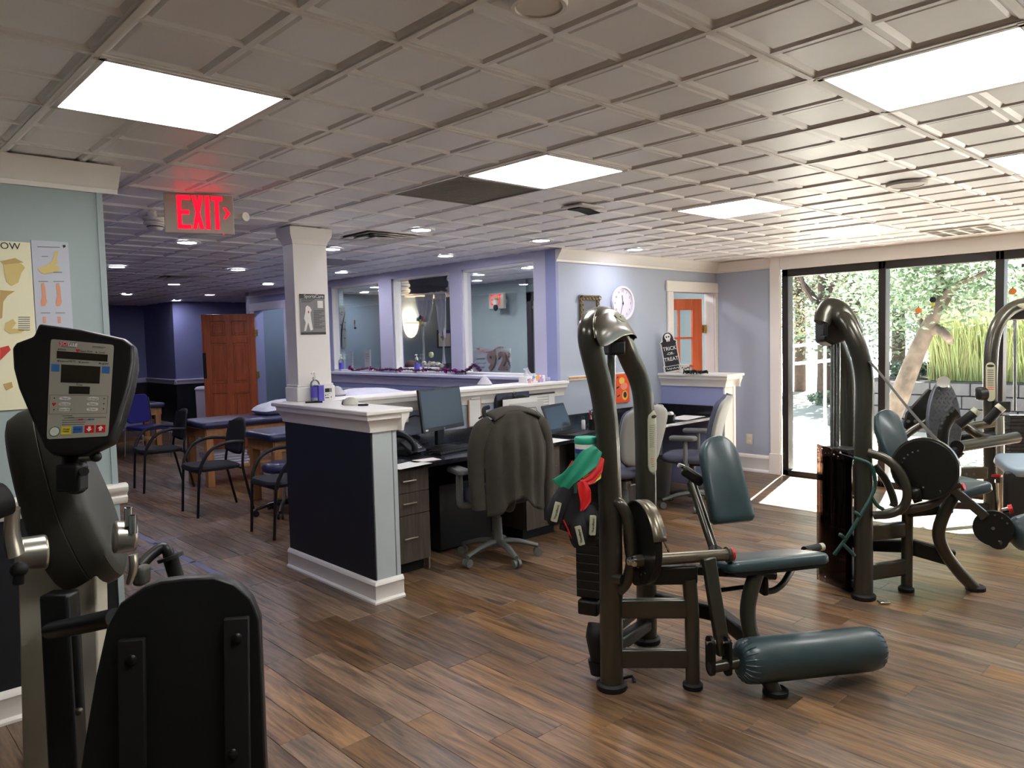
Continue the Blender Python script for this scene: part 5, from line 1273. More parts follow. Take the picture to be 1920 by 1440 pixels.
MB().bb(7.455, 7.475, 7.06, 7.5, 2.02, 2.06).build('closer', 'silver', d)
# ---------------------------------------------------------------- clock wall
q = ony(1167, 569, YC-.012); rc = .175
t = thing('wall_clock', 'round white wall clock above the desk', 'clock', q)
MB().lathe([(rc*.9,.0),(rc*1.0,.004),(rc*1.03,.02),(rc*.99,.036),(rc*.9,.034),(rc*.88,.02)], q+Vector((0,.012,0)), (0,-1,0), 40, caps=False).build('rim', mat('clock_white', (232, 230, 240), .4), t)
MB().lathe([(0,.016),(rc*.9,.016),(rc*.9,.012),(0,.012)], q+Vector((0,.012,0)), (0,-1,0), 40).build('face', mat('clock_face', (226, 222, 236), .5), t)
fy = q.y-.005
for k in range(12):
    a = R(90-30*(k+1)); text('numeral', str(k+1), .03, (q.x+rc*.72*math.cos(a), fy, q.z+rc*.72*math.sin(a)), (1,0,0), (0,0,1), mat('clock_num', (150, 110, 140), .6), t)
def hand(deg, l, w_): a = R(deg); d_ = Vector((math.cos(a), 0, math.sin(a))); MB().bar(Vector((q.x, fy-.004, q.z))-d_*.02, Vector((q.x, fy-.004, q.z))+d_*l, w_, .002, (0,1,0)).build('hand', 'ink', t)
hand(98, .085, .006); hand(250, .13, .004)
MB().lathe([(.008,0),(.008,.008),(0,.009)], (q.x, fy, q.z), (0,-1,0), 12).build('pin', 'ink', t)
a, b = ony(1085, 553, YC-.004), ony(1123, 610, YC-.004)
t = thing('ornate_frame', 'ornate bronze picture frame with scrolled edge, half behind the machine arch', 'picture frame', ((a.x+b.x)/2, YC-.01, b.z))
bw = .05
MB().bb(a.x+bw*.6, b.x-bw*.6, YC-.014, YC-.004, b.z+bw*.6, a.z-bw*.6).build('picture', mat('pic_dark', (92, 96, 104), .5), t)
mat('bronze_gold', (110, 96, 70), .45, metal=.5)
for x0, x1, z0, z1 in ((a.x, b.x, a.z-bw, a.z), (a.x, b.x, b.z, b.z+bw), (a.x, a.x+bw, b.z, a.z), (b.x-bw, b.x, b.z, a.z)): MB().bb(x0, x1, YC-.022, YC-.004, z0, z1).build('frame_bar', 'bronze_gold', t, bev=.004)
sc = MB(); nx_ = max(3, int((b.x-a.x)/.045)); nz_ = max(3, int((a.z-b.z)/.045))
for k in range(nx_+1):
    for z in (a.z-bw/2, b.z+bw/2):
        x = a.x+(b.x-a.x)*k/nx_; sc.tube(arcpts((x, YC-.024, z), (1,0,0), (0,0,1), .017, 0, 320, 10), .006, 6, 1)
for k in range(1, nz_):
    for x in (a.x+bw/2, b.x-bw/2): sc.tube(arcpts((x, YC-.024, b.z+(a.z-b.z)*k/nz_), (1,0,0), (0,0,1), .017, 90, 410, 10), .006, 6, 1)
tag(sc.build('scrollwork', 'bronze_gold', t), kind='stuff')
# orange canvas, a plain painted face-less pattern
a, b = ony(1151, 703, YC-.01), ony(1178, 753, YC-.01)
t = thing('orange_canvas', 'small bright orange canvas with yellow and black swirls on the wall', 'canvas', ((a.x+b.x)/2, YC-.01, b.z))
MB().bb(a.x, b.x, YC-.03, YC-.001, b.z, a.z).build('canvas', mat('canvas_orange', (232, 84, 36), .6), t)
cw, ch = b.x-a.x, a.z-b.z
def dab(pts, m, l, nm='brush_stroke'): MB().prism([(x*cw, y*ch) for x, y in pts], (a.x, YC-.03, b.z), (1,0,0), (0,0,1), l).build(nm, m, t)
def disc(cx, cy, rx, ry): return [(cx+rx*math.cos(2*math.pi*k/20), cy+ry*math.sin(2*math.pi*k/20)) for k in range(20)]
mat('paint_y', (238, 190, 70), .6); mat('paint_p', (240, 150, 120), .6)
dab(disc(.45,.78,.2,.12), 'paint_y', .001); dab(disc(.6,.58,.24,.13), 'paint_p', .0013); dab(disc(.65,.25,.2,.17), 'paint_y', .001); dab(disc(.66,.27,.12,.11), 'ink', .0016)
dab([(.08,.5),(.26,.56),(.24,.6),(.06,.56)], 'ink', .001); dab([(.1,.2),(.3,.26),(.28,.3),(.1,.25)], 'ink', .001); dab([(.82,.86),(.95,.8),(.96,.84),(.84,.9)], 'ink', .001); dab([(.1,.86),(.22,.92),(.2,.95),(.08,.9)], 'ink', .001)
# tombstone sign on the half wall
XS = 6.96
s0 = onz(1252, 695, CT); sw = (onz(1268, 695, CT)-onz(1240, 695, CT)).length
sx_ = RGT.copy(); sx_.z = 0; sx_.normalize()
sx_ = Vector((math.cos(R(-40)), math.sin(R(-40)), 0))
base = Vector((6.885, 4.78, CT))
up_ = (Vector((0,0,1))+sx_*-.14+Vector((.03,.05,0))).normalized(); up_ = (up_-sx_*0).normalized()
sxx = (sx_-up_*sx_.dot(up_)).normalized()
t = thing('tombstone_sign', 'black TRICK OR TREAT tombstone sign with a skull leaning on the half wall', 'sign', base)
Hs = .44; ws = .20
def tomb(g): return [(-ws/2-g,-g),(ws/2+g,-g),(ws/2+g,.075+g),(ws/2-.012+g,.08+g),(ws/2-.012+g,.31),(ws/2-.002+g,.325),(ws/2-.03+g,.35+g)]+[((ws/2-.03+g)*math.cos(R(k*15)), .35+(.09+g)*math.sin(R(k*15))) for k in range(1, 12)]+[(-ws/2+.03-g,.35+g),(-ws/2+.002-g,.325),(-ws/2+.012-g,.31),(-ws/2+.012-g,.08+g),(-ws/2-g,.075+g)]
nb = sxx.cross(up_)
if nb.dot(CAM-base) < 0: nb = -nb
MB().prism(tomb(0), base+up_*.01, sxx, up_, .02).build('slab', mat('tomb_edge', (206, 206, 204), .6), t)
MB().prism(tomb(-.01), base+up_*.01, sxx, up_, .0225).build('face', mat('tomb_black', (26, 26, 28), .6), t)
fo = base+up_*.01+sxx.cross(up_)*.0225
text('word_trick', 'TRICK', .058, fo+up_*.255, sxx, up_, 'paper', t, sx=.9); text('word_or', '-OR-', .042, fo+up_*.2, sxx, up_, 'paper', t); text('word_treat', 'TREAT', .058, fo+up_*.14, sxx, up_, 'paper', t, sx=.9)
MB().prism(rrect(ws*.92, .062, .006, 3), fo+up_*.038-sxx.cross(up_)*.001, sxx, up_, .0025).build('plaque', 'tomb_edge', t); MB().prism(rrect(ws*.86, .05, .004, 3), fo+up_*.038, sxx, up_, .0026).build('plaque_face', 'tomb_black', t)
MB().tube([fo+sxx*(-.07+.0056*k)+up_*(.038+.012*math.sin(k*1.7)*math.cos(k*.4))+sxx.cross(up_)*.004 for k in range(26)], .0022, 5, 2).build('scroll_work', 'paper', t)
MB().prism([(x*1., y) for x, y in [(.034*math.cos(R(k)), .385+.034*math.sin(R(k))) for k in range(-20, 201, 20)]+[(-.02,.35),(-.018,.333),(.018,.333),(.02,.35)]], fo, sxx, up_, .0012).build('skull', 'paper', t)
for s in (-1, 1): MB().prism([(s*.013+.009*math.cos(R(k*30)), .383+.01*math.sin(R(k*30))) for k in range(12)], fo, sxx, up_, .002).build('eye_socket', 'ink', t)
for k in (-1, 0, 1): MB().prism([(k*.009-.0014,.334),(k*.009+.0014,.334),(k*.009+.0014,.348),(k*.009-.0014,.348)], fo, sxx, up_, .002).build('tooth_gap', 'ink', t)
# mug and black glove hands
p = onx(1282, 695, 6.97); p.z = CT
t = thing('printed_mug', 'wide white mug with a grey print next to the tombstone sign', 'mug', p)
MB().lathe([(.045,0),(.05,.004),(.062,.085),(.066,.09),(.06,.09),(.056,.08),(.045,.01),(0,.01)], p, (0,0,1), 26).build('cup', 'fixture_white', t)
for k in range(8):
    a_ = R(200+k*14); rr_ = .0585; MB().ell(p+Vector((rr_*math.cos(a_), rr_*math.sin(a_), .03+.03*random.random())), .008, .008, .01, 8, 6).build('print_mark', mat('mug_print', (120, 116, 118), .6), t)
MB().tube(arcpts(p+Vector((.06,0,.045)), (1,0,0), (0,0,1), .025, -90, 90, 8), .006, 8, 1).build('handle', 'fixture_white', t)
def glove(label, u, v, rot, z=CT):
    p = onx(u, v, 6.86); p.z = z+.014; f_ = Vector((math.cos(R(rot)), math.sin(R(rot)), 0)); s_ = Vector((-f_.y, f_.x, 0)); t = thing('black_glove', label, 'glove', p, group='black gloves on the half wall')
    MB().ell(p, .055, .042, .014, 16, 10, ux=f_, uy=s_).build('palm', 'black_matte', t)
    MB().tube([p-f_*.04, p-f_*.09], [.03,.034], 10, 1, flat=(1,.45), up=(0,0,1)).build('cuff', 'black_matte', t)
    for k, (sd, ln, an) in enumerate(((-.03,.07,-16),(-.01,.085,-4),(.012,.08,8),(.032,.062,22),(.04,.05,70))):
        o_ = p+s_*sd+f_*(.035 if k < 4 else -.01); d_ = f_*math.cos(R(an))+s_*math.sin(R(an))
        MB().tube([o_, o_+d_*ln*.55+Vector((0,0,.014)), o_+d_*ln+Vector((0,0,-.012))], [.011,.010,.007], 8, 4).build('finger' if k < 4 else 'thumb', 'black_matte', t)
glove('black glove with its fingers hanging over the half wall edge', 1290, 698, 215)
glove('black glove lying flat along the half wall cap', 1314, 697, 180)
# ================================================================ weight machine in the middle of the floor (leg extension)
mat('placard', (186, 186, 162), .5); mat('band_green', (34, 150, 118), .5); mat('band_red', (222, 30, 34), .5); mat('band_yellow', (226, 214, 40), .5)
mat('stack_black', (12, 12, 13), .5); mat('gun_rim', (120, 114, 98), .3, metal=.7)
F1 = onz(1147, 1290, 0); AX = Vector((math.cos(R(-29.6)), math.sin(R(-29.6)), 0)); AY = Vector((-AX.y, AX.x, 0)); AZ = Vector((0,0,1))
def G(u, v, y): return onpl(u, v, F1+AY*y, AY)
t = thing('leg_extension_machine', 'dark arched leg extension machine with teal pads, nearest in the middle', 'exercise machine', F1)
M1 = t
arch = [G(1147,1284,0), G(1146,1150,0), G(1144,960,0), G(1140,850,0), G(1136,785,0), G(1127,728,0), G(1114,676,0), G(1106,640,0), G(1106,616,.01), G(1115,600,.06), G(1131,596,.15), G(1147,602,.25),
        G(1158,620,.34), G(1170,648,.41), G(1182,676,.435), G(1196,706,.44), G(1205,740,.44), G(1209,800,.44), G(1211,920,.44), G(1213,1203,.44)]
MB().tube(arch, .053, 20, 5).build('arch_frame', 'gun', t, ang=60)
for p in (arch[0], arch[-1]): MB().lathe([(.068,0),(.07,.004),(.07,.024),(.058,.034)], (p.x, p.y, 0), (0,0,1), 26).build('rubber_foot', 'rubber', t)
# hood: shell following the arch top
hr = [[(1124,604,.34),(1124,572,.2),(1117,583,.02),(1112,608,-.075),(1115,634,-.095),(1127,654,-.085)],
      [(1141,606,.38),(1141,569,.25),(1139,580,.06),(1136,608,-.05),(1137,634,-.07),(1142,648,-.06)],
      [(1160,622,.43),(1160,584,.33),(1162,591,.15),(1160,610,.05),(1160,626,.03),(1161,633,.04)],
      [(1174,640,.47),(1177,604,.39),(1181,608,.24),(1180,617,.16),(1179,623,.14),(1178,626,.14)],
      [(1183,668,.5),(1189,634,.43),(1196,637,.34),(1195,633,.27),(1193,629,.25),(1191,627,.25)]]
mh = MB(); nc = len(hr[0])
mh.add([G(*p) for r_ in hr for p in r_], [(j*nc+i, j*nc+i+1, (j+1)*nc+i+1, (j+1)*nc+i) for j in range(len(hr)-1) for i in range(nc-1)])
mh.build('pulley_hood', 'gun', t, solid=.006, sub=2, ang=80)
sm = [G(*p) for p in hr[0]]; MB().tube([p-AY*.003 for p in sm[1:5]], .0025, 6, 6).build('hood_edge', 'gun_rim', t)
ov = G(1157, 600, .12)
oo = (-AY*.8+AX*.35+AZ*.5).normalized(); ou = (AX*.9-AZ*.42).normalized(); ou = (ou-oo*ou.dot(oo)).normalized(); ow = oo.cross(ou)
MB().prism([(.034*math.cos(R(k*15)), .018*math.sin(R(k*15))) for k in range(24)], ov+oo*.022, ou, ow, .004).build('hood_badge', 'placard', t)
MB().prism([(-.006,.002),(-.002,-.004),(.001,.0),(.006,-.003),(.002,.004)], ov+oo*.026, ou, ow, .0006).build('badge_mark', 'ink', t)
MB().obox(G(1152,652,.26), AX, AY, AZ, .085, .09, .07).build('pulley_block', 'black_plastic', t, bev=.012)
for u in (1143, 1150): MB().cyl(G(u,660,.26), G(u+1,930,.26), .011, n=12).build('guide_rod', 'gun' if u == 1143 else 'chrome', t)
# placard wrapped on the far tube
def tube_patch(name, c0, c1, r, a0, a1, m, par, n=8):
    d = (c1-c0); b = MB(); v = []; rows = 14; hw = (a1-a0)/2
    for j in range(rows+1):
        s = j/rows; sh = min(1, math.sin(math.pi*max(.0, min(1, s)))**.45*1.0+.0) if s in (0, 1) else min(1., (math.sin(math.pi*s)*3.2)**.5)
        for i in range(n+1):
            a = (a0+a1)/2+hw*(2*i/n-1)*max(.05, sh); v.append(c0+d*s+AX*(r*math.sin(R(a)))-AY*(r*math.cos(R(a))))
    b.add(v, [(j*(n+1)+i, j*(n+1)+i+1, (j+1)*(n+1)+i+1, (j+1)*(n+1)+i) for j in range(rows) for i in range(n)])
    return b.build(name, m, par, solid=.002, ang=60)
pk = tube_patch('placard', G(1211,888,.44), G(1210,768,.44), .0545, -12, 62, 'placard', t)
def patch_lines(u, vs_, w0=0, w1=45, m='ink'):
    b = MB()
    for v_ in vs_:
        c = G(u, v_, .44); q = [c+AX*(.0562*math.sin(R(a)))-AY*(.0562*math.cos(R(a))) for a in (w0, (w0+w1)/2, w1)]
        b.tube(q, .0012, 4, 1)
    return b.build('placard_print', m, t)
patch_lines(1210, [796+3.6*k for k in range(12)]); patch_lines(1210, [858, 861, 864], 5, 40, 'red'); patch_lines(1210, [868, 872], 10, 40)
c = G(1210,780,.44)+AX*(.056*math.sin(R(28)))-AY*(.056*math.cos(R(28)))
MB().ell(c, .02, .002, .009, 14, 8, ux=(AX*math.cos(R(28))+AY*math.sin(R(28))), uy=(-AY*math.cos(R(28))+AX*math.sin(R(28)))).build('placard_logo', 'ink', t)
# weight stack and its base
sc_ = G(1120,1060,.24); ud = (arch[-1]-arch[0]); ud.z = 0; ud.normalize(); un = Vector((ud.y, -ud.x, 0))
for k in range(13):
    z = .40+k*.042; MB().obox((sc_.x, sc_.y, z), ud, un, AZ, .26, .12, .0412).build('weight_plate', 'stack_black', t, bev=.003)
top_stack = .40+13*.042-.02
MB().obox((sc_.x, sc_.y, top_stack+.012), ud, un, AZ, .28, .14, .02).build('stack_cap', 'black_plastic', t, bev=.004)
MB().obox((sc_.x, sc_.y, .335), ud, un, AZ, .3, .1, .07).build('stack_rest', 'gun_dark', t, bev=.01)
MB().tube([G(1122,1170,.12), G(1120,1195,.1), G(1122,1240,.1)], [.05,.055,.035], 14, 4).build('stack_boot', 'rubber', t)
MB().tube([G(1122,1238,.1), G(1123,1262,.1)], [.05,.04], 14, 1).build('stack_boot', 'rubber', t)
MB().bar(G(1147,1215,.02), G(1213,1170,.43), .07, .06).build('base_beam', 'gun_dark', t, bev=.015)
MB().bar(G(1147,1180,.02), G(1213,1130,.43), .05, .05).build('base_beam', 'gun_dark', t, bev=.015)
# ladder side frame
f2 = G(1299,1288,-.103)
MB().tube([G(1299,1284,-.103), G(1297,1150,-.103), G(1292,1085,-.1)], .033, 16, 3).build('side_post', 'gun', t)
MB().lathe([(.044,0),(.046,.004),(.046,.02),(.037,.028)], (f2.x, f2.y, 0), (0,0,1), 22).build('rubber_foot', 'rubber', t)
for v0, v1 in ((1140,1140), (1233,1233)): MB().bar(G(1150,v0,-.005), G(1292,v1,-.098), .042, .092).build('cross_beam', 'gun', t, bev=.014, seg=3)
MB().bar(G(1185,1078,-.04), G(1306,1076,-.1), .06, .085).build('axle_carrier', 'gun_dark', t, bev=.012)
MB().bar(G(1215,1120,.44), G(1345,1150,.25), .06, .08).build('rear_beam', 'gun_dark', t, bev=.012)
MB().bar(G(1342,1148,.25), G(1416,1205,-.1), .06, .08).build('rear_beam', 'gun_dark', t, bev=.012)
# curved front leg
MB().tube([G(1418,1075,-.08), G(1406,1115,-.09), G(1402,1155,-.1), G(1412,1205,-.14), G(1433,1258,-.22), G(1452,1298,-.262)], .036, 16, 6).build('front_leg', 'gun', t)
f3 = G(1454,1302,-.262); MB().lathe([(.05,.002),(.056,.004),(.056,.022),(.044,.03),(.03,.024)], (f3.x, f3.y, 0), (0,0,1), 24).build('rubber_foot', 'rubber', t)
# C-shaped handle on the near tube
MB().tube([G(1147,940,-.02), G(1163,946,-.05), G(1177,972,-.06), G(1184,1012,-.06), G(1183,1060,-.06), G(1174,1092,-.05), G(1160,1108,-.03)], .026, 14, 6).build('guard_tube', 'gun', t)
MB().cyl(G(1150,1083,-.03), G(1166,1087,-.06), .03, .024, 16).build('guard_boss', 'gun', t)
# cam disc and axle
S0, S1 = G(1186,1052,-.10), G(1362,1040,-.10)
ax_ = (S1-S0).normalized()
MB().cyl(S0, S1, .027, n=20).build('axle', 'gun_rim', t)
MB().cyl(S1, S1+ax_*.016, .036, n=22).build('axle_collar', 'gun', t)
MB().cyl(S1+ax_*.016, S1+ax_*.03, .031, n=22).build('axle_cap', 'red', t)
MB().lathe([(.012,0),(.02,.006),(.02,.02),(.028,.026),(.028,.04)], S0-ax_*.03, ax_, 18).build('axle_nut', 'chrome', t)
for u in (1215, 1232): q = G(u, 1050, -.10); MB().cyl(q-ax_*.008, q+ax_*.008, .036, n=22).build('axle_collar', 'gun', t)
cc = G(1205,1017,-.06)
MB().cyl(cc-ax_*.02, cc+ax_*.012, .185, n=48).build('cam_disc', 'gun_dark', t, bev=.003)
rim = arcpts(cc+ax_*.004, AZ, (-AY), .187, -60, 75, 18)
br = MB()
br.add([q for p in rim for q in (p-ax_*.03, p+ax_*.03)], [(2*i, 2*i+1, 2*i+3, 2*i+2) for i in range(len(rim)-1)])
br.build('cam_belt', 'gun_rim', t, solid=.008, ang=60)
for k in range(6):
    a = R(150+k*20); q = cc-ax_*.022+AZ*(.14*math.cos(a))-AY*(.14*math.sin(a)); MB().cyl(q, q-ax_*.004, .008, n=10).build('cam_hole', 'chrome', t)
q = G(1232,1000,.0); MB().lathe([(.012,0),(.016,.004),(.016,.02),(.008,.026),(.008,.05)], q, AX*.6-AZ*.2, 14).build('selector_knob', 'red', t)
MB().tube([G(1236,1012,.0), G(1240,1008,-.03), G(1254,1035,-.04), G(1250,1042,-.02)], .005, 8, 4).build('selector_loop', 'chrome', t)
# lever arm, clevis and roller pad
MB().bar(G(1328,1046,-.14), G(1357,1228,-.2), .062, .035, AY).build('lever_arm', 'gun', t, bev=.006)
for u, dv in ((1332, 0), (1363, 0)):
    q0, q1 = G(u,1205+dv,-.22), G(u,1254+dv,-.22)
    b_ = MB(); pts = [( .034*math.cos(R(a)), .03*math.sin(R(a))+ (q0-q1).length) for a in range(0, 181, 20)]+[(.034*math.cos(R(a)), .03*math.sin(R(a))) for a in range(180, 361, 20)]
    b_.prism(pts, q1-AX*.006, AY, AZ, .014).build('clevis_plate', 'gun_dark', t)
    MB().cyl(q0-AX*.022, q0+AX*.022, .011, n=12).build('clevis_bolt', 'chrome', t)
R0, R1 = G(1386,1241,-.235), G(1648,1214,-.235); rd = (R1-R0).normalized(); rl = (R1-R0).length
MB().cyl(G(1330,1253,-.225), R0+rd*.03, .024, n=16).build('roller_axle', 'gun', t)
prof = [(.03,-.004),(.062,.0),(.082,.012),(.094,.035),(.1,.075),(.1,rl-.075),(.092,rl-.035),(.076,rl-.012),(.05,rl-.002),(.02,rl)]
rp = MB().lathe(prof, R0, rd, 40).build('roller_pad', 'pad_blue', t, ang=60)
pl_ = MB()
a1 = rd.orthogonal().normalized(); a2 = rd.cross(a1)
for k in range(22):
    a = 2*math.pi*k/22
    for z0, z1, rr0, rr1 in ((.0, .05, .06, .0985), (rl-.002, rl-.05, .05, .0965)):
        d_ = a1*math.cos(a)+a2*math.sin(a); pl_.tube([R0+rd*z0+d_*rr0, R0+rd*(z0*.6+z1*.4)+d_*(rr0*.35+rr1*.65)*1.02, R0+rd*z1+d_*rr1], [.004,.006,.001], 6, 3)
tag(pl_.build('roller_gathers', 'pad_blue', rp), kind='stuff')
# seat
P0, P1 = G(1370,1068,-.14), G(1562,1048,-.14); sxv = (P1-P0).normalized(); sl_ = (P1-P0).length
sy = (AY*.97-AZ*.2); sy = (sy-sxv*sy.dot(sxv)).normalized(); sn = sxv.cross(sy)
def pad(name, o, ux, uy, poly, th, m, par, rnd=.018):
    n = len(poly); cx = sum(p[0] for p in poly)/n; cy = sum(p[1] for p in poly)/n; nn_ = Vector(ux).cross(Vector(uy)).normalized(); b = MB()
    w_ = max(abs(p[0]-cx) for p in poly)*2; h_ = max(abs(p[1]-cy) for p in poly)*2
    for k, (z, d) in enumerate(((0, rnd*.4), (rnd*.5, 0), (th-rnd, 0), (th-rnd*.35, rnd*.35), (th, rnd*1.3))):
        b.v += [o+Vector(ux)*(cx+(x-cx)*(1-2*d/w_))+Vector(uy)*(cy+(y-cy)*(1-2*d/h_))+nn_*z for x, y in poly]
        if k: b.f += [((k-1)*n+i, (k-1)*n+(i+1) % n, k*n+(i+1) % n, k*n+i) for i in range(n)]
    b.f += [tuple(range(n-1, -1, -1)), tuple(range(4*n, 5*n))]
    return b.build(name, m, par, ang=50)
sp = [(0,0),(sl_,0),(sl_,.2),(sl_-.02,.34),(sl_-.08,.4),(.1,.4),(.03,.34),(0,.2)]
sp = [(x, y) for x, y in rrect(sl_, .34, .05, 5, sl_/2, .17)]
pad('seat_pad', P0-sn*.02, sxv, sy, sp, .052, 'pad_blue', t)
MB().obox(P0+sxv*sl_/2+sy*.17-sn*.03, sxv, sy, sn, sl_*.9, .3, .016).build('seat_board', 'black_plastic', t)
MB().bar(G(1300,1068,-.06), G(1450,1078,.05), .06, .04).build('seat_rail', 'gun_dark', t, bev=.01)
# back pad
B0 = G(1369,982,.26); bu = (AZ*.92+AY*.40).normalized(); bx = AX.copy(); bw_ = .235; bh = .455
bp = [(-bw_/2+.02,0),(bw_/2-.02,0),(bw_/2,.02)]+[(bw_/2-.012,.28)]+[((bw_/2-.012)*math.cos(R(a)), .33+(bh-.33)*math.sin(R(a))) for a in range(0, 181, 12)]+[(-bw_/2+.012,.28),(-bw_/2,.02)]
pad('back_pad', B0, bx, bu, bp, .072, 'pad_blue', t, .022)
MB().prism(rrect(.16, .3, .02, 4, 0, .2), B0+AY*.012, bx, bu, .01, -.004).build('back_board', 'black_plastic', t)
MB().tube([G(1342,1040,.2), G(1330,1005,.26), G(1312,950,.36), G(1296,905,.43)], .024, 14, 5).build('back_post', 'gun', t)
MB().cyl(G(1340,1045,.18), G(1342,1030,.21), .036, n=18).build('post_socket', 'gun_dark', t)
MB().bar(G(1280,880,.44), G(1318,905,.40), .05, .055).build('back_clamp', 'gun_dark', t, bev=.014)
MB().cyl(G(1272,872,.45), G(1282,876,.45), .012, n=12).build('clamp_pin', 'chrome', t)
# hand grips beside the seat
MB().tube([G(1428,1108,.0), G(1450,1107,-.0), G(1468,1094,.02), G(1482,1072,.08), G(1500,1045,.22), G(1518,1033,.3)], .016, 12, 5).build('grip_tube', 'gun', t)
MB().tube([G(1508,1032,.3), G(1535,1026,.34)], .021, 14, 1).build('hand_grip', 'rubber', t)
MB().cyl(G(1533,1027,.34), G(1543,1025,.345), .021, n=14).build('grip_cap', 'placard', t)
MB().tube([G(1340,1108,.05), G(1428,1096,.02)], .011, 10, 1).build('rod', 'gun_dark', t)
MB().obox(G(1432,1098,.0), AX, AY, AZ, .03, .05, .09).build('grip_bracket', 'gun_dark', t, bev=.01)
MB().tube([G(1168,1272,.05), G(1185,1268,.05), G(1190,1280,.02)], .008, 8, 2).build('floor_clip', 'gun_dark', t)
# ---------------------------------------------------------------- things stored on the machine
w0 = Vector((sc_.x, sc_.y, top_stack+.022)); w0 = onpl(1098, 873, sc_, un); w0.z = top_stack+.022
wb = Vector((sc_.x-un.x*.0, sc_.y-un.y*.0, top_stack+.022)); wb = onz(1099, 905, top_stack+.022)
t = thing('wipes_tub', 'green-lidded disinfecting wipes tub behind the resistance bands', 'tub', wb)
hW = .21
MB().lathe([(.046,0),(.048,.004),(.048,hW*.86)], wb, (0,0,1), 28).build('tub', 'paper', t)
MB().lathe([(.0486,.01),(.0488,.012),(.0488,hW*.72),(.0486,hW*.72)], wb, (0,0,1), 28, caps=False).build('label', mat('tub_teal', (30, 128, 118), .5), t)
MB().lathe([(.0489,hW*.66),(.0491,hW*.66),(.0491,hW*.76),(.0489,hW*.76)], wb, (0,0,1), 28, caps=False).build('label_band', mat('tub_navy', (40, 50, 120), .5), t)
MB().lathe([(.049,hW*.86),(.0505,hW*.87),(.0505,hW*.97),(.046,hW),(0,hW)], wb, (0,0,1), 28).build('lid', mat('tub_lid', (40, 156, 128), .45), t)
vd = (CAM-wb); vd.z = 0; vd.normalize(); vr = Vector((-vd.y, vd.x, 0))
text('brand', 'CLOROX', .03, wb+vd*.05+Vector((0,0,hW*.42)), vr, AZ, 'paper', t, lift=.001)
MB().tube([wb+vd*.0495-vr*.034+Vector((0,0,hW*.48)), wb+vd*.051+Vector((0,0,hW*.6)), wb+vd*.0495+vr*.034+Vector((0,0,hW*.48))], .005, 6, 3).build('logo_chevron', 'red', t)
def ribbon(name, pts, ws, m, par, wv, th=.0025, wave=.006):
    """soft strip: centre line pts, width ws across wv"""
    b = MB(); n = 7; P = [Vector(p) for p in pts]; v = []; rows = 0
    for i in range(len(P)-1):
        for k in range(5):
            s = k/5; c = P[i].lerp(P[i+1], s); w_ = ws[i]+(ws[i+1]-ws[i])*s
            for q in range(n):
                a = (q/(n-1)-.5); v.append(c+wv*(a*w_)-AY*(wave*math.sin(q*1.9+i*1.3+s))); 
            rows += 1
    for q in range(n): v.append(P[-1]+wv*((q/(n-1)-.5)*ws[-1])-AY*(wave*math.sin(q*1.9)))
    rows += 1
    b.add(v, [(j*n+i, j*n+i+1, (j+1)*n+i+1, (j+1)*n+i) for j in range(rows-1) for i in range(n-1)])
    return b.build(name, m, par, solid=th, ang=80, sub=1)
yb = -.07
t = thing('resistance_bands', 'green, red and yellow stretch bands tied round the near arch tube', 'resistance bands', G(1100,900,yb))
ribbon('green_band', [G(1122,842,yb), G(1104,860,yb-.01), G(1085,880,yb-.02), G(1066,897,yb-.02), G(1048,913,yb-.01)], [.05,.1,.085,.075,.09], 'band_green', t, (AX*.72-AZ*.69).normalized()*-1)
ribbon('yellow_band', [G(1126,872,yb+.03), G(1122,888,yb+.02), G(1108,897,yb+.01), G(1096,900,yb+.01)], [.03,.05,.05,.03], 'band_yellow', t, (AX*.5-AZ*.86).normalized())
ribbon('red_band', [G(1129,858,yb+.01), G(1121,880,yb-.005), G(1108,898,yb-.01), G(1094,906,yb-.012)], [.03,.05,.045,.05], 'band_red', t, (AX*.84-AZ*.54).normalized())
ribbon('red_tail', [G(1090,902,yb-.015), G(1096,922,yb-.02), G(1098,942,yb-.02), G(1092,958,yb-.02)], [.04,.06,.05,.02], 'band_red', t, (AX*.97+AZ*.2).normalized())
ribbon('red_strand', [G(1078,866,yb+.03), G(1068,880,yb+.03), G(1060,898,yb+.02)], [.03,.03,.02], 'band_red', t, (AX*.84-AZ*.54).normalized())
ribbon('green_strand', [G(1081,905,yb), G(1079,925,yb)], [.02,.02], mat('sage', (70, 110, 90), .7), t, AX)
# ankle weights
def ankle(label, pts, w_, lab, rot, tail=None):
    c = pts[len(pts)//2]; t = thing('ankle_weight', label, 'ankle weight', c, group='ankle weights hung on the machine')
    b = MB().tube(pts, [.032]+[.042]*(len(pts)-2)+[.03], 14, 5, flat=(w_, .62), up=AY).build('cuff', 'blk_fabric', t, ang=60)
    lx_, ly_ = (AX*math.cos(R(rot))+AZ*math.sin(R(rot))), (AZ*math.cos(R(rot))-AX*math.sin(R(rot)))
    if lab is not None:
        MB().prism(rrect(.026, .085, .003, 2), lab-AY*.032, lx_, ly_, .004, -.01).build('label', 'placard', t)
        text('label_text', 'TheraBand', .014, lab-AY*.0365, ly_, -lx_, 'ink', t)
    if tail: MB().tube(tail, .012, 8, 4, flat=(1,.3)).build('strap', 'red', t)
ankle('black ankle weight with a white label hanging lowest and outermost', [G(1062,915,yb), G(1050,940,yb), G(1040,962,yb), G(1040,980,yb+.01)], 1.0, G(1039,957,yb), -16)
ankle('black ankle weight hanging behind the red band tail', [G(1076,912,yb+.03), G(1072,945,yb+.02), G(1066,975,yb+.02), G(1060,995,yb+.02)], 1.0, None, -10)
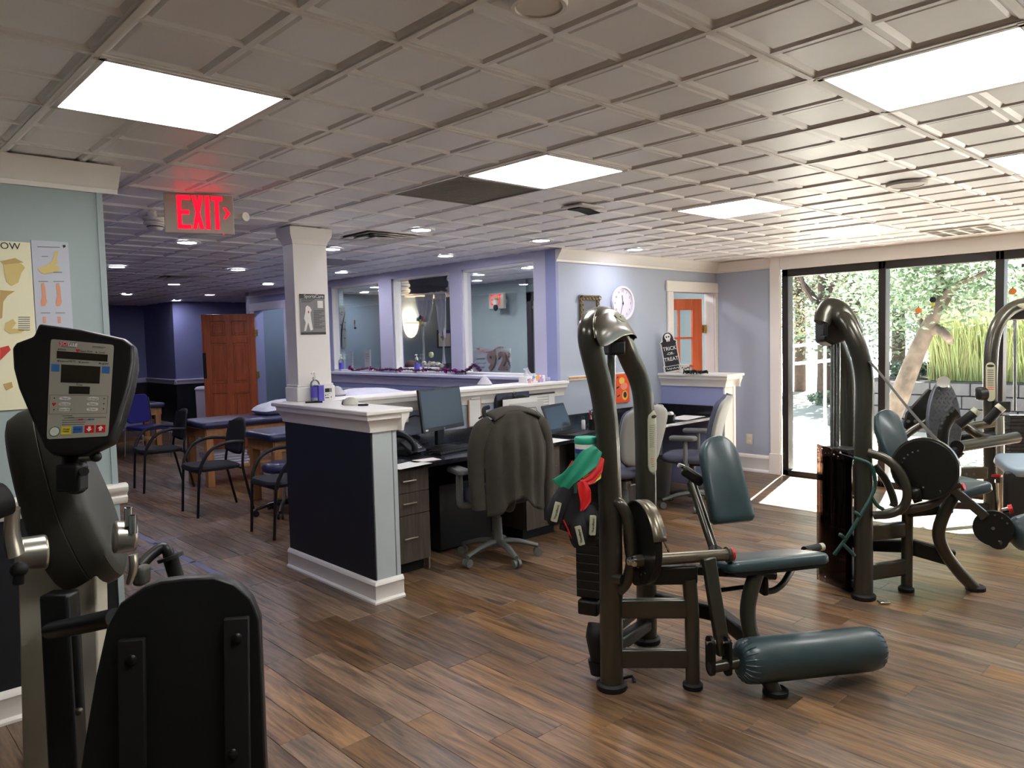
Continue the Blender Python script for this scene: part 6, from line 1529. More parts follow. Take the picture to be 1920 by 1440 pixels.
ankle('black ankle weight with its label showing low beside the stack', [G(1082,960,yb+.02), G(1084,985,yb), G(1086,1008,yb), G(1088,1022,yb+.01)], 1.05, G(1083,1001,yb), 12, [G(1056,975,yb), G(1066,995,yb-.01), G(1074,1013,yb)])
ankle('black ankle weight high against the near arch tube', [G(1104,950,yb+.05), G(1106,970,yb+.02), G(1107,992,yb+.02), G(1108,1012,yb+.05)], .95, G(1107,982,yb+.0), -4)
MB().tube([G(1076,912,yb+.03), G(1095,890,yb+.03), G(1120,875,yb+.04)], .008, 8, 4).build('hanging_loop', 'black_matte', bpy.data.objects['resistance_bands'])
# ================================================================ second machine (leg curl) nearer the window
A = at
b0_ = onz(1618, 1124, 0)
t = thing('leg_curl_machine', 'dark arched leg curl machine with a strap cam and teal pads before the window', 'exercise machine', b0_)
ar2 = [A(1619,1120,4.55), A(1619,1000,4.55), A(1619,860,4.55), A(1621,760,4.55), A(1621,715,4.55), A(1616,678,4.55), A(1603,638,4.56), A(1584,602,4.6), A(1566,588,4.68), A(1556,594,4.79), A(1560,622,4.9), A(1573,658,4.95), A(1585,698,4.97), A(1588,760,4.97), A(1588,900,4.97), A(1588,1072,4.97)]
MB().tube(ar2, .053, 20, 5).build('arch_frame', 'gun', t, ang=60)
MB().lathe([(.068,0),(.07,.004),(.07,.024),(.058,.034)], (ar2[0].x, ar2[0].y, 0), (0,0,1), 26).build('rubber_foot', 'rubber', t)
# pulley housing under the arch top
mh = MB(); v = []; prof = [A(1541,602,4.66), A(1541,640,4.7), A(1556,648,4.72), A(1582,640,4.74), A(1578,612,4.7), A(1562,594,4.66)]
cn = FWD*.16
mh.v = [p-cn*.3 for p in prof]+[p+cn*.7 for p in prof]; n = len(prof)
mh.f = [tuple(range(n-1,-1,-1)), tuple(range(n,2*n))]+[(i,(i+1) % n,n+(i+1) % n,n+i) for i in range(n)]
mh.build('pulley_housing', 'black_plastic', t, bev=.012)
hb = [A(1541,606,4.6), A(1545,590,4.62), A(1556,578,4.64), A(1574,586,4.62), A(1590,606,4.6), A(1604,630,4.58)]
MB().tube(hb, [.05,.058,.066,.07,.068,.056], 16, 5, flat=(1,.55), up=FWD).build('arch_cover', 'gun', t, ang=60)
MB().obox(A(1544,618,4.62), RGT, DWN, FWD, .03, .08, .08).build('vent_block', 'gun_dark', t, bev=.006)
for u in (1561, 1572): MB().cyl(A(u,642,4.82), A(u-1,872,4.82), .013, n=12).build('guide_rod', 'chrome', t)
MB().cyl(A(1566,642,4.86), A(1566,880,4.86), .01, n=10).build('cable', 'rubber', t)
s2 = onz(1572, 1098, 0); s2 = at(1578, 1098, 4.86)
sx2 = Vector((.95, -.3, 0)).normalized(); sy2 = Vector((-sx2.y, sx2.x, 0))
for k in range(16): MB().obox((s2.x, s2.y, .22+k*.042), sx2, sy2, AZ, .13, .2, .0412).build('weight_plate', 'stack_black', t, bev=.003)
MB().obox((s2.x, s2.y, .1), sx2, sy2, AZ, .17, .26, .16).build('stack_base', 'black_plastic', t, bev=.02)
MB().bar(A(1574,1082,4.75), A(1612,1094,4.58), .1, .06).build('base_beam', 'gun_dark', t, bev=.015)
# smoked curved shield
m = MB(); v = []; nr = 10
for j in range(13):
    s = j/12
    for i in range(nr+1):
        a = i/nr; u = 1532+70*a; v.append(A(u, 832+22*a+s*(254+6*a), 4.72-.16*math.sin(a*math.pi*.75)))
m.add(v, [(j*(nr+1)+i, j*(nr+1)+i+1, (j+1)*(nr+1)+i+1, (j+1)*(nr+1)+i) for j in range(12) for i in range(nr)]).build('smoked_shield', 'smoke', t, solid=.004, ang=60)
# handles
MB().tube([A(1626,848,4.5), A(1660,860,4.46), A(1688,886,4.42), A(1701,922,4.4), A(1694,950,4.42), A(1670,963,4.45), A(1638,966,4.5)], .026, 14, 6).build('guard_tube', 'gun', t)
MB().tube([A(1640,872,4.62), A(1662,902,4.6), A(1676,938,4.58), A(1674,950,4.58)], .022, 12, 5).build('grip_tube', 'gun', t)
# cam disc with belt
dc = A(1733,879,4.42); dn = (CAM-dc); dn.z *= .3; dn.normalize(); dn = (dn+Vector((-.25,.3,0))*.6).normalized()
MB().cyl(dc-dn*.03, dc+dn*.012, .172, n=48).build('cam_disc', 'gun_dark', t, bev=.004)
MB().lathe([(.172,-.035),(.182,-.035),(.182,.004),(.172,.004)], dc, dn, 48, caps=False).build('cam_rim', 'gun', t)
da = dn.cross(AZ).normalized(); db = da.cross(dn)
for k in range(12):
    a = R(75-k*15); q = dc+dn*.012+da*(-.12*math.cos(a)*-1)+db*(.12*math.sin(a))*.9; MB().cyl(q, q+dn*.004, .006, n=10).build('cam_hole', 'chrome', t)
bl = [A(1630,677,4.5), A(1660,712,4.47), A(1700,762,4.43), A(1740,808,4.4), A(1766,836,4.4), A(1780,858,4.41), A(1787,880,4.42)]
MB().tube(bl, .02, 8, 3, flat=(1,.14), up=dn.cross(Vector((.6,0,.8)))).build('strap', mat('strap_grey', (70, 68, 62), .7), t)
MB().cyl(A(1786,872,4.4), A(1792,871,4.37), .024, n=16).build('knob', 'red', t); MB().cyl(A(1803,913,4.36), A(1808,912,4.35), .022, n=14).build('knob', 'red', t)
# pads
bpv = [A(1641,768,4.85), A(1662,763,4.85), A(1680,772,4.83), A(1703,862,4.72), A(1665,868,4.72), A(1640,800,4.82)]
ctr = sum(bpv, Vector())/6; bxx = RGT.copy(); byy = (A(1652,765,4.86)-A(1684,865,4.72)).normalized(); bxx = (bxx-byy*bxx.dot(byy)).normalized()
pad('back_pad', A(1682,866,4.74), bxx, byy, [(-.085,0),(.085,0),(.09,.2)]+[(.085*math.cos(R(a)), .25+.085*math.sin(R(a))) for a in range(0,181,15)]+[(-.09,.2)], .06, 'pad_blue', t)
MB().tube([A(1690,862,4.78), A(1706,905,4.7), A(1722,942,4.66)], .026, 12, 3).build('back_post', 'gun_dark', t)
sx3 = (A(1876,912,4.48)-A(1800,934,4.42)).normalized(); sy3 = Vector((-sx3.y, sx3.x, 0)).normalized(); sy3 = sy3 if sy3.dot(FWD) > 0 else -sy3
pad('seat_pad', A(1800,934,4.42)-AZ*.02, sx3, sy3, rrect(.25, .3, .03, 4, .125, .15), .06, 'pad_blue', t)
MB().bar(A(1782,914,4.36), A(1850,970,4.28), .05, .03, dn).build('lever_arm', 'gun', t, bev=.006)
MB().cyl(A(1762,922,4.38), A(1800,906,4.34), .026, n=16).build('axle', 'gun', t)
ec = A(1862,990,4.27); en_ = (CAM-ec); en_.z *= .3; en_.normalize()
b_ = MB(); ea = en_.cross(AZ).normalized()*-1; eb = Vector((0,0,1)); eb = (eb-en_*eb.dot(en_)).normalized(); ea = eb.cross(en_)
pts = []
for k in range(40):
    a = 2*math.pi*k/40; r_ = .1+(.022*max(0, math.cos((a-R(290))*3)) if R(260) < a < R(320) else 0); pts.append((r_*math.cos(a), r_*math.sin(a)))
b_.prism(pts, ec, ea, eb, .01, -.01).build('adjuster_disc', 'gun_dark', t, bev=.003)
for k in range(5):
    a = R(140-k*28); q = ec+ea*(.075*math.cos(a))+eb*(.075*math.sin(a))+en_*.01; MB().cyl(q, q+en_*.003, .006, n=10).build('adjuster_hole', 'chrome', t)
MB().cyl(ec+en_*.008, ec+en_*.014, .01, n=12).build('adjuster_bolt', 'chrome', t)
MB().cyl(A(1880,958,4.3), A(1893,955,4.28), .016, n=14).build('pull_pin', 'chrome', t); MB().cyl(A(1891,955.5,4.28), A(1899,954,4.27), .026, n=16).build('knob', 'red', t)
rq0, rq1 = A(1900,1005,4.25), A(1990,980,4.25); MB().cyl(A(1872,1018,4.26), rq0, .022, n=14).build('roller_axle', 'gun', t)
rdv = (rq1-rq0).normalized(); rln = .5
MB().lathe([(.03,-.004),(.062,.0),(.086,.015),(.1,.06),(.1,rln-.06),(.08,rln-.01),(.02,rln)], rq0, rdv, 32).build('roller_pad', 'pad_blue', t, ang=60)
# base frame
MB().tube([A(1700,1102,4.69), A(1701,1000,4.69), A(1702,946,4.66)], .033, 16, 3).build('side_post', 'gun', t)
p_ = onz(1699, 1108, 0); MB().lathe([(.044,0),(.046,.004),(.046,.02),(.037,.028)], (p_.x, p_.y, 0), (0,0,1), 22).build('rubber_foot', 'rubber', t)
for v0, v1 in ((1000,992), (1073,1063)): MB().bar(A(1628,v0,4.56), A(1696,v1,4.68), .042, .1).build('cross_beam', 'gun', t, bev=.014, seg=3)
MB().tube([A(1786,932,4.5), A(1768,968,4.52), A(1760,1002,4.54), A(1772,1036,4.57), A(1798,1072,4.6), A(1826,1102,4.64)], .036, 16, 6).build('front_leg', 'gun', t)
p_ = onz(1829, 1106, 0); MB().lathe([(.05,.002),(.056,.004),(.056,.022),(.044,.03),(.03,.024)], (p_.x, p_.y, 0), (0,0,1), 24).build('rubber_foot', 'rubber', t)
MB().bar(A(1706,1024,4.75), A(1790,1048,4.62), .05, .1).build('rear_beam', 'gun_dark', t, bev=.012)
MB().bar(A(1590,1020,4.95), A(1706,1024,4.75), .05, .08).build('rear_beam', 'gun_dark', t, bev=.012)
MB().tube([A(1660,962,4.5), A(1720,952,4.46), A(1752,942,4.44), A(1776,920,4.42)], .026, 12, 5).build('cam_cradle', 'gun', t)
MB().bar(A(1700,960,4.66), A(1786,952,4.56), .06, .06).build('seat_beam', 'gun_dark', t, bev=.012)
MB().obox(A(1716,926,4.4), RGT, DWN, FWD, .06, .07, .06).build('cam_bearing', 'gun_dark', t, bev=.02)
for u, v_ in ((1617,1118), (1645,1127)):
    q = onz(u+12, v_+2, .01); MB().obox(q, RGT, (0,0,1), FWD, .06, .012, .05).build('floor_clip', 'chrome', t, bev=.004)
# green tubing hung on it
gp_ = [A(1560,846,4.62), A(1600,858,4.45), A(1632,872,4.42), A(1641,905,4.42), A(1634,930,4.42), A(1610,972,4.42), A(1585,1012,4.44), A(1564,1040,4.46)]
t = thing('exercise_tubing', 'thin green exercise tubing dangling from the machine before the window', 'tubing', A(1600,900,4.45))
MB().tube(gp_[:2], .003, 6, 1).build('thin_cord', 'rubber', t)
mat('tube_green', (28, 70, 62), .5)
MB().tube(gp_[1:], .011, 10, 6).build('tube', 'tube_green', t)
for u, v_, a, b in ((1612,968,1602,960), (1582,1008,1574,1002), (1580,1020,1602,1042)): MB().tube([A(u,v_,4.42), A((u+a)/2,(v_+b)/2-1,4.41), A(a,b,4.42)], .011, 8, 3).build('knot', 'tube_green', t)
MB().tube([A(1634,932,4.42), A(1645,948,4.42), A(1656,955,4.42)], .011, 8, 3).build('knot', 'tube_green', t)

# ================================================================ third machine (leg press) against the window
p_ = onz(1862, 975, 0)
t = thing('leg_press_machine', 'dark leg press machine with an oval foot plate against the window', 'exercise machine', p_)
D3 = 6.25
def T(u, v, d=0.): return at(u, v, D3+d)
MB().tube([T(1858,976), T(1857,800), T(1857,690), T(1861,640), T(1872,606), T(1892,582), T(1920,570,.0), T(1960,566,0.05)], .053, 18, 6).build('arch_frame', 'gun', t, ang=60)
MB().tube([T(1958,566,.05), T(1990,580,.1), T(2003,640,.1), T(2005,800,.1), T(2006,985,.1)], .053, 18, 6).build('arch_frame', 'gun', t, ang=60)
for p in (T(1858,976), T(2006,985,.1)): MB().lathe([(.068,0),(.07,.004),(.07,.024),(.058,.034)], (p.x, p.y, 0), (0,0,1), 24).build('rubber_foot', 'rubber', t)
MB().obox(T(1916,590,.05), RGT, DWN, FWD, .24, .09, .1).build('pulley_housing', 'gun_dark', t, bev=.02)
MB().ell(T(1922,573,-.05), .07, .014, .022, 18, 8, ux=RGT, uy=FWD).build('arch_badge', 'placard', t)
MB().cyl(T(1903,600,.1), T(1903,770,.1), .012, n=10).build('guide_rod', 'chrome', t)
MB().prism(rrect(.075, .32, .036, 5), T(1857,716,-.058), RGT, -DWN, .004, -.002).build('placard', 'placard', t)
for k in range(10): MB().prism(rrect(.05, .005, .001, 1), T(1857,694+4*k,-.061), RGT, -DWN, .003).build('placard_print', 'ink' if k < 8 else 'red', t)
MB().prism([(.03*math.cos(R(a)), .011*math.sin(R(a))) for a in range(0,360,20)], T(1857,686,-.061), RGT, -DWN, .003).build('placard_logo', 'ink', t)
for k in range(16): MB().obox(T(1918,880-6.6*k,.12), RGT, DWN, FWD, .28, .026, .12).build('weight_plate', 'stack_black', t, bev=.002)
MB().tube([T(1876,780,-.1), T(1877,900,-.1), T(1877,985,-.05)], .028, 14, 2).build('seat_post', 'silver', t)
MB().lathe([(.05,0),(.055,.006),(.05,.06),(.03,.07)], T(1848,738,-.05), -RGT+DWN*.1, 18).build('side_knob', 'black_plastic', t)
MB().obox(T(1838,738,-.05), RGT, DWN, FWD, .07, .11, .06).build('range_block', 'black_plastic', t, bev=.02)
MB().obox(T(1880,763,-.12), RGT, DWN, FWD, .1, .09, .06).build('clamp', 'black_plastic', t, bev=.008)
# foot plate
fc = T(1769,788,-.35); fn_ = (CAM-fc).normalized(); fn_ = (fn_+RGT*.55).normalized(); fx = (RGT-fn_*RGT.dot(fn_)).normalized(); fy_ = fn_.cross(fx)
if fy_.z < 0: fy_ = -fy_
pp = [(.135*math.cos(R(a))*(1-.12*math.sin(R(a))), .31*math.sin(R(a))) for a in range(0, 360, 10)]
fp = MB().prism(pp, fc, fx, fy_, .02, -.02).build('foot_plate', mat('plate_steel', (110, 114, 124), .35, metal=.7), t, bev=.006)
tr = MB()
for r_ in range(17):
    for c_ in range(7):
        x, y = -.11+c_*.036+(r_ % 2)*.018, -.27+r_*.034
        if (x/.12)**2+(y/.29)**2 < .9: tr.obox(fc+fx*x+fy_*y+fx.cross(fy_)*.0215, (fx+fy_*(1 if r_ % 2 else -1)).normalized(), (fy_-fx*(1 if r_ % 2 else -1)).normalized(), fx.cross(fy_), .022, .007, .004)
tr.build('tread', 'gun_rim', fp)
MB().cyl(T(1769,722,-.38), T(1769,716,-.5), .05, .045, 20).build('plate_knob', 'chrome', t)
MB().prism([(-.0,-.02),(.05,-.06),(.26,.0),(.25,.28),(.2,.3),(.02,.1)], T(1692,797,-.1), RGT, -DWN, .03).build('plate_bracket', 'gun_dark', t, bev=.01)
for u, v_ in ((1703,790), (1716,790)): MB().cyl(T(u,v_,-.13), T(u,v_,-.16), .014, n=12).build('bolt', 'chrome', t)
bn = [(1792,772),(1783,780),(1772,800),(1768,822),(1768,845)]
MB().tube([T(u, v_, -.5) for u, v_ in bn], [.055,.05,.045,.045,.045], 12, 5, flat=(.55,1), up=RGT).build('range_arm', 'gun_dark', t)
for u, v_ in ((1784,771),(1777,777),(1771,785),(1766,794),(1763,803)): MB().cyl(T(u,v_,-.54), T(u,v_,-.58), .011, n=10).build('range_hole', 'chrome', t)
MB().tube([T(1692,822,-.2), T(1712,806,-.2), T(1740,790,-.2)], .03, 12, 3).build('plate_link', 'gun', t)
MB().cyl(T(1796,838,-.6), T(1907,820,-.45), .042, n=20).build('carriage_tube', 'gun', t)
MB().cyl(T(1796,838,-.62), T(1794,838.5,-.63), .05, n=20).build('tube_collar', 'gun_dark', t)
MB().cyl(T(1770,868,-.55), T(1798,842,-.6), .05, n=16).build('carriage_link', 'gun_dark', t)
MB().cyl(T(1775,806,-.3), T(1862,793,-.25), .034, n=16).build('frame_tube', 'gun', t)
MB().tube([T(1812,800,-.3), T(1838,818,-.35), T(1868,826,-.35)], .034, 12, 4).build('frame_tube', 'gun', t)
MB().cyl(T(1775,828,-.2), T(1860,820,-.15), .05, n=16).build('frame_tube', 'gun_dark', t)
for (u0, v0, u1, v1) in ((1797,797,1826,775), (1850,792,1872,768)):
    MB().cyl(T(u0,v0,-.45), T(u1,v1,-.5), .034, n=16).build('hand_grip', 'rubber', t); q0, q1 = T(u1,v1,-.5), T(u1+7,v1-6,-.51); MB().cyl(q0, q1, .036, n=16).build('grip_cap', 'placard', t)
MB().bar(T(1785,888,-.1), T(1850,886,-.1), .05, .1).build('lower_beam', 'gun', t, bev=.01)
for u in (1812, 1826): MB().cyl(T(u,889,-.16), T(u,889,-.19), .012, n=10).build('bolt', 'chrome', t)
MB().bar(T(1750,945,-.1), T(1860,950,-.0), .06, .06).build('floor_beam', 'gun_dark', t, bev=.01)
MB().bar(T(1870,893,-.35), T(1870,905,-.35), .03, .03).build('pin_stem', 'chrome', t); MB().cyl(T(1869,890,-.36), T(1869,894,-.36), .036, n=16).build('knob', 'red', t)
pad('seat_pad', T(1888,892,-.7), RGT, (AZ*.35+FWD*.8).normalized(), rrect(.36, .26, .08, 5, .18, .1), .07, mat('pad_pale', (150, 168, 184), .35), t)
MB().obox(T(1920,930,-.7), RGT, DWN, FWD, .3, .36, .05).build('side_guard', 'black_plastic', t, bev=.04, seg=4)
# ================================================================ arm ergometer in the left foreground
A = at
ED = 1.93
def Q(u, v, d=0.): return at(u, v, ED+d)
b_ = Q(140, 1440, .05); b_.z = 0
t = thing('arm_ergometer', 'tall dark arm ergometer with console and black seat back in the left foreground', 'exercise machine', b_)
# console body: front outline swept back
uC = RGT.copy(); fwdC = (FWD*.93-AZ*.30).normalized()
def con(u, v, d=0.): return onpl(u, v, Q(140, 730), Vector(nC))+Vector(nC)*-d
nC = (-FWD*.94+AZ*.32+RGT*.08).normalized()
outl = [(72,606),(150,616),(232,634),(250,648),(251,676),(243,720),(224,785),(206,828),(160,850),(118,853),(93,848),(82,838),(60,790),(34,728),(24,690),(22,652),(30,642),(62,630)]
fr = [con(u, v, 0) for u, v in outl]; cF = sum(fr, Vector())/len(fr)
bk = [cF+(p-cF)*.92-nC*.07 for p in fr]; md = [cF+(p-cF)*1.015-nC*.02 for p in fr]
n = len(fr); m = MB(); m.v = [p.copy() for p in fr]+md+bk
m.f = [tuple(range(n)), tuple(range(3*n-1, 2*n-1, -1))]+[(i,(i+1) % n,n+(i+1) % n,n+i) for i in range(n)]+[(n+i,n+(i+1) % n,2*n+(i+1) % n,2*n+i) for i in range(n)]
co = m.build('console', 'black_plastic', t, bev=.008, seg=3)
pc_ = [con(u, v, -.001) for u, v in ((96,636),(214,647),(203,818),(88,824))]
cpu = (pc_[1]-pc_[0]+pc_[2]-pc_[3]).normalized(); cpv = nC.cross(cpu)
def cf(x, y): # face panel coordinates, 0..1 across, 0..1 down
    top = pc_[0].lerp(pc_[1], x); bot = pc_[3].lerp(pc_[2], x); return top.lerp(bot, y)
def face(name, x0, x1, y0, y1, m, lift=.0015, r=None):
    a = [cf(x0,y0), cf(x1,y0), cf(x1,y1), cf(x0,y1)]; b = MB(); b.v = [p+nC*lift for p in a]+[p-nC*.002 for p in a]
    b.f = [(0,1,2,3),(7,6,5,4)]+[(i,(i+1) % 4,4+(i+1) % 4,4+i) for i in range(4)]; return b.build(name, m, co, smooth=False)
mat('con_face', (168, 162, 148), .5); mat('con_lcd', (40, 37, 30), .25); mat('btn_blue', (58, 110, 176), .5); mat('btn_yellow', (226, 206, 60), .5); mat('btn_green', (70, 130, 86), .5)
cw_ = (pc_[1]-pc_[0]).length; ch_ = (pc_[0]-pc_[3]).length
b = MB(); cfc = (pc_[0]+pc_[1]+pc_[2]+pc_[3])/4
rp_ = []
for i, p in enumerate(pc_):
    pr, nx_ = pc_[i-1], pc_[(i+1) % 4]; rp_ += [p.lerp(pr, .04), p.lerp(p.lerp(pr,.02).lerp(p.lerp(nx_,.02),.5), .8), p.lerp(nx_, .04)]
k_ = len(rp_); b.v = [p+nC*.0008 for p in rp_]+[p-nC*.003 for p in rp_]; b.f = [tuple(range(k_)), tuple(range(2*k_-1, k_-1, -1))]+[(i,(i+1) % k_,k_+(i+1) % k_,k_+i) for i in range(k_)]
b.build('face_panel', 'con_face', co, smooth=False)
face('lcd_window', .105,.915,.118,.195,'con_lcd'); face('lcd_window', .185,.81,.255,.44,'con_lcd'); face('lcd_window', .325,.66,.475,.555,'con_lcd')
face('button', .03,.155,.258,.33,'btn_blue',.002); face('button', .838,.96,.25,.325,'btn_blue',.002)
face('logo_red', .14,.28,.02,.058,'red',.0016); face('logo_white', .28,.42,.02,.058,'paper',.0016)
def ct(name, s, sz, x, y, m='ink', al='CENTER', sx=1., l=.0018): return text(name, s, sz, cf(x, y), cpu, cpv, m, co, al, .0002, sx, l)
ct('logo_text', 'SCI', .0125, .21, .039, m='paper', sx=1.1, l=.002); ct('logo_text', 'FIT', .0125, .35, .039, sx=1.1, l=.002)
face('print_line', .66,.87,.036,.041,'ink',.001); face('print_line', .66,.84,.048,.052,'ink',.001); face('print_line', .17,.4,.066,.07,'ink',.001)
ct('legend', 'Watts', .007, .2, .1); ct('legend', 'Heart Rate', .007, .57, .1); ct('legend', 'Level', .007, .82, .1)
ct('legend', 'Distance/METS', .007, .27, .22); ct('legend', 'Calories', .007, .55, .22); ct('legend', 'Program', .007, .86, .22); ct('legend', 'Time', .008, .49, .46)
def heart(x, y, s): 
    c = cf(x, y)+nC*.0005; pts = [(s*.0, -s*1.0),(s*.55,-s*.35),(s*.95,s*.2),(s*.8,s*.65),(s*.4,s*.75),(0,s*.4),(-s*.4,s*.75),(-s*.8,s*.65),(-s*.95,s*.2),(-s*.55,-s*.35)]
    MB().prism(pts, c, cpu, cpv, .0014).build('heart', 'red', co, smooth=False)
heart(.435,.098,.0055); heart(.095,.66,.005)
for x, y in ((.13,.1),(.73,.1),(.13,.22),(.47,.22),(.8,.22),(.1,.6),(.1,.715),(.9,.6),(.9,.655),(.9,.71)):
    c = cf(x, y)+nC*.0005; MB().prism([(.0016*math.cos(R(a)), .0016*math.sin(R(a))) for a in range(0,360,45)], c, cpu, cpv, .0012).build('led', 'ink', co, smooth=False)
for k, (l_, r_) in enumerate((('Manual', 'Iso-Strength'), ('Heart Rate', 'Random'), ('Constant Work', 'Fit-Test'))):
    y = .602+.056*k
    for x, s in ((.27, l_), (.72, r_)):
        c = cf(x, y)+nC*.0005; MB().prism(rrect(.028, .0075, .0035, 3)[:6]+[(0,.0048)]+rrect(.028, .0075, .0035, 3)[6:18]+[(0,-.0048)]+rrect(.028, .0075, .0035, 3)[18:], c, cpu, cpv, .0012).build('program_key', 'paper', co, smooth=False); ct('key_text', s, .0052, x, y)
for x0, x1, y0, y1 in ((.02,.96,.568,.5705),(.02,.96,.756,.7585),(.02,.025,.568,.758),(.955,.96,.568,.758)): face('program_border', x0,x1,y0,y1,'ink',.001)
for x0, x1, y in ((.24,.4,.775),(.27,.95,.797),(.24,.7,.819),(.24,.62,.841),(.24,.6,.863)): face('instruction_line', x0,x1,y,y+.005,'ink',.001)
face('print_mark', .33,.43,.79,.803,'btn_green',.001); face('print_mark', .66,.76,.812,.826,'btn_blue',.001); face('print_mark', .5,.58,.812,.826,'red',.001)
c = cf(.125,.93)+nC*.0005
MB().prism([(.0135*math.cos(R(a)), .0135*math.sin(R(a))) for a in range(0,360,15)], c, cpu, cpv, .001).build('start_ring', 'btn_green', co, smooth=False); MB().prism([(.011*math.cos(R(a)), .011*math.sin(R(a))) for a in range(0,360,15)], c, cpu, cpv, .0016).build('start_button', 'paper', co, smooth=False); ct('start_text', 'START', .006, .125, .93, 'btn_green')
face('button', .235,.39,.885,.965,'btn_yellow',.002); ct('button_text', 'PAUSE\nCLEAR', .0055, .312, .925, l=.0024)
face('button', .425,.58,.885,.95,'btn_blue',.002); ct('button_text', 'ENTER', .006, .5, .918, l=.0024)
for x0, s in ((.615, 1), (.8, -1)):
    face('button', x0,x0+.15,.88,.955,'red',.002); c = cf(x0+.075, .917)+nC*.002
    MB().prism([(0,-.007*s),(.007,0*s),(.003,0*s),(.003,.006*s),(-.003,.006*s),(-.003,0*s),(-.007,0*s)], c, cpu, cpv, .0006).build('arrow', 'paper', co, smooth=False)
# neck, clamp and knob
MB().tube([Q(140,850,.02), Q(138,880,.03), Q(140,915,.0)], [.034,.036,.03], 14, 3, flat=(1,.8)).build('neck', 'black_plastic', t)
MB().obox(Q(135,895,-.02), RGT, DWN, FWD, .062, .07, .05).build('neck_clamp', 'black_plastic', t, bev=.008)
MB().cyl(Q(152,858,-.01), Q(172,856,-.01), .012, n=14).build('knob_stem', 'silver', t); MB().ell(Q(180,856,-.01), .014, .014, .014, 14, 10).build('knob', 'black_plastic', t)
MB().cyl(Q(155,885,-.03), Q(158,884,-.05), .011, n=12).build('clamp_bolt', 'gun_dark', t)
# flywheel housing: a thick disc seen nearly edge on
# axis runs to the picture's right, the top leans away to the left behind the console
hup = (AZ*.955-RGT*.30).normalized(); ha = (RGT*.95+FWD*.30); ha = (ha-hup*ha.dot(hup)).normalized(); hy = ha.cross(hup).normalized()
hc_ = Q(138,955,.22)
ho = MB(); k2 = 48
rows = ((-.103,.78),(-.098,.88),(-.085,.95),(-.05,.99),(-.003,1.0),(0,.988),(.003,1.0),(.045,.985),(.07,.95),(.082,.88),(.086,.78))
for j, (x, r_) in enumerate(rows):
    for k in range(k2):
        a = 2*math.pi*k/k2; top_ = math.sin(a) > 0
        ho.v.append(hc_+ha*x*.86+hy*((.17 if not top_ else .17*(1-.35*math.sin(a)))*r_*math.cos(a))+hup*((.31 if top_ else .235)*r_*math.sin(a)))
    if j: ho.f += [((j-1)*k2+i, (j-1)*k2+(i+1) % k2, j*k2+(i+1) % k2, j*k2+i) for i in range(k2)]
ho.f += [tuple(range(k2-1,-1,-1)), tuple(range((len(rows)-1)*k2, len(rows)*k2))]
ho.build('flywheel_housing', 'erg_grey', t, ang=35)
# crank hubs and handles
MB().cyl(Q(88,1034,.02), Q(22,1042,-.03), .045, .042, 24).build('crank_hub', 'silver', t, bev=.008, seg=3)
MB().tube([Q(30,1040,-.12), Q(22,1000,-.13), Q(24,955,-.14)], [.022,.02,.018], 12, 3, flat=(1.2,.7)).build('crank_arm', 'silver', t)
MB().cyl(Q(10,935,-.16), Q(-30,950,-.2), .04, .04, 18).build('hand_grip', 'rubber', t)
MB().cyl(Q(36,1068,-.13), Q(34,1095,-.13), .012, n=12).build('lock_pin', 'gun_dark', t); MB().ell(Q(36,1068,-.13), .02, .016, .018, 14, 8).build('lock_knob', 'rubber', t)
MB().cyl(Q(212,1008,.03), Q(256,1005,.06), .043, .04, 24).build('crank_hub', 'silver', t, bev=.008, seg=3)
for u, v_ in ((241,952), (249,966)):
    q0, q1 = Q(u,v_+34,.02), Q(u,v_,.02); MB().cyl(q0, q1, .010, n=14).build('crank_pin', 'chrome', t); MB().cyl(q1, q1+(q1-q0).normalized()*.002, .0055, n=10).build('pin_bore', 'ink', t)
MB().tube([Q(250,1040,-.06), Q(251,1065,-.06), Q(243,1092,-.05)], [.016,.015,.012], 12, 3, flat=(1,.6)).build('crank_arm', 'silver', t)
MB().obox(Q(266,1078,.0), RGT, DWN, FWD, .03, .05, .05).build('arm_block', 'erg_grey', t, bev=.01)
MB().tube([Q(262,1062,.05), Q(284,1040,.08), Q(304,1027,.1), Q(314,1032,.1), Q(318,1050,.1)], .015, 12, 5).build('swing_arm', 'black_plastic', t)
MB().cyl(Q(319,1044,.1), Q(336,1100,.12), .02, n=16).build('hand_grip', 'rubber', t); MB().cyl(Q(319,1042,.1), Q(321,1048,.1), .034, n=20).build('grip_collar', 'rubber', t)
# column, black post and base
cb = [(28,1060),(180,1060),(205,1440),(36,1440)]
MB().bar(Q(118,1050,.17), Vector((Q(118,1440,.17).x, Q(118,1440,.17).y, .06)), .215, .06, FWD).build('column', 'beige_steel', t, bev=.006)
MB().bar(Q(112,1110,.03), Vector((Q(125,1440,.03).x, Q(125,1440,.03).y, .05)), .075, .06, FWD).build('post', 'black_plastic', t, bev=.008)
MB().tube([Q(95,1182,-.0), Q(150,1172,-.1), Q(215,1158,-.18)], .022, 14, 3).build('seat_rail', 'black_plastic', t)
MB().cyl(Q(142,1190,-.03), Q(150,1330,-.03), .01, n=10).build('cable', 'rubber', t); MB().ell(Q(148,1334,-.04), .01, .01, .01, 10, 8).build('cable_clip', 'gun', t)
q = Q(118,1440,.17); MB().bb(q.x-.35, q.x+.25, q.y-.3, q.y+.3, .0, .06).build('base_plate', 'black_plastic', t, bev=.015)
q2 = at(330, 1440, 1.62); MB().bar(Vector((q.x, q.y, .03)), Vector((q2.x+.05, q2.y-.3, .03)), .16, .06).build('base_beam', 'black_plastic', t, bev=.015)
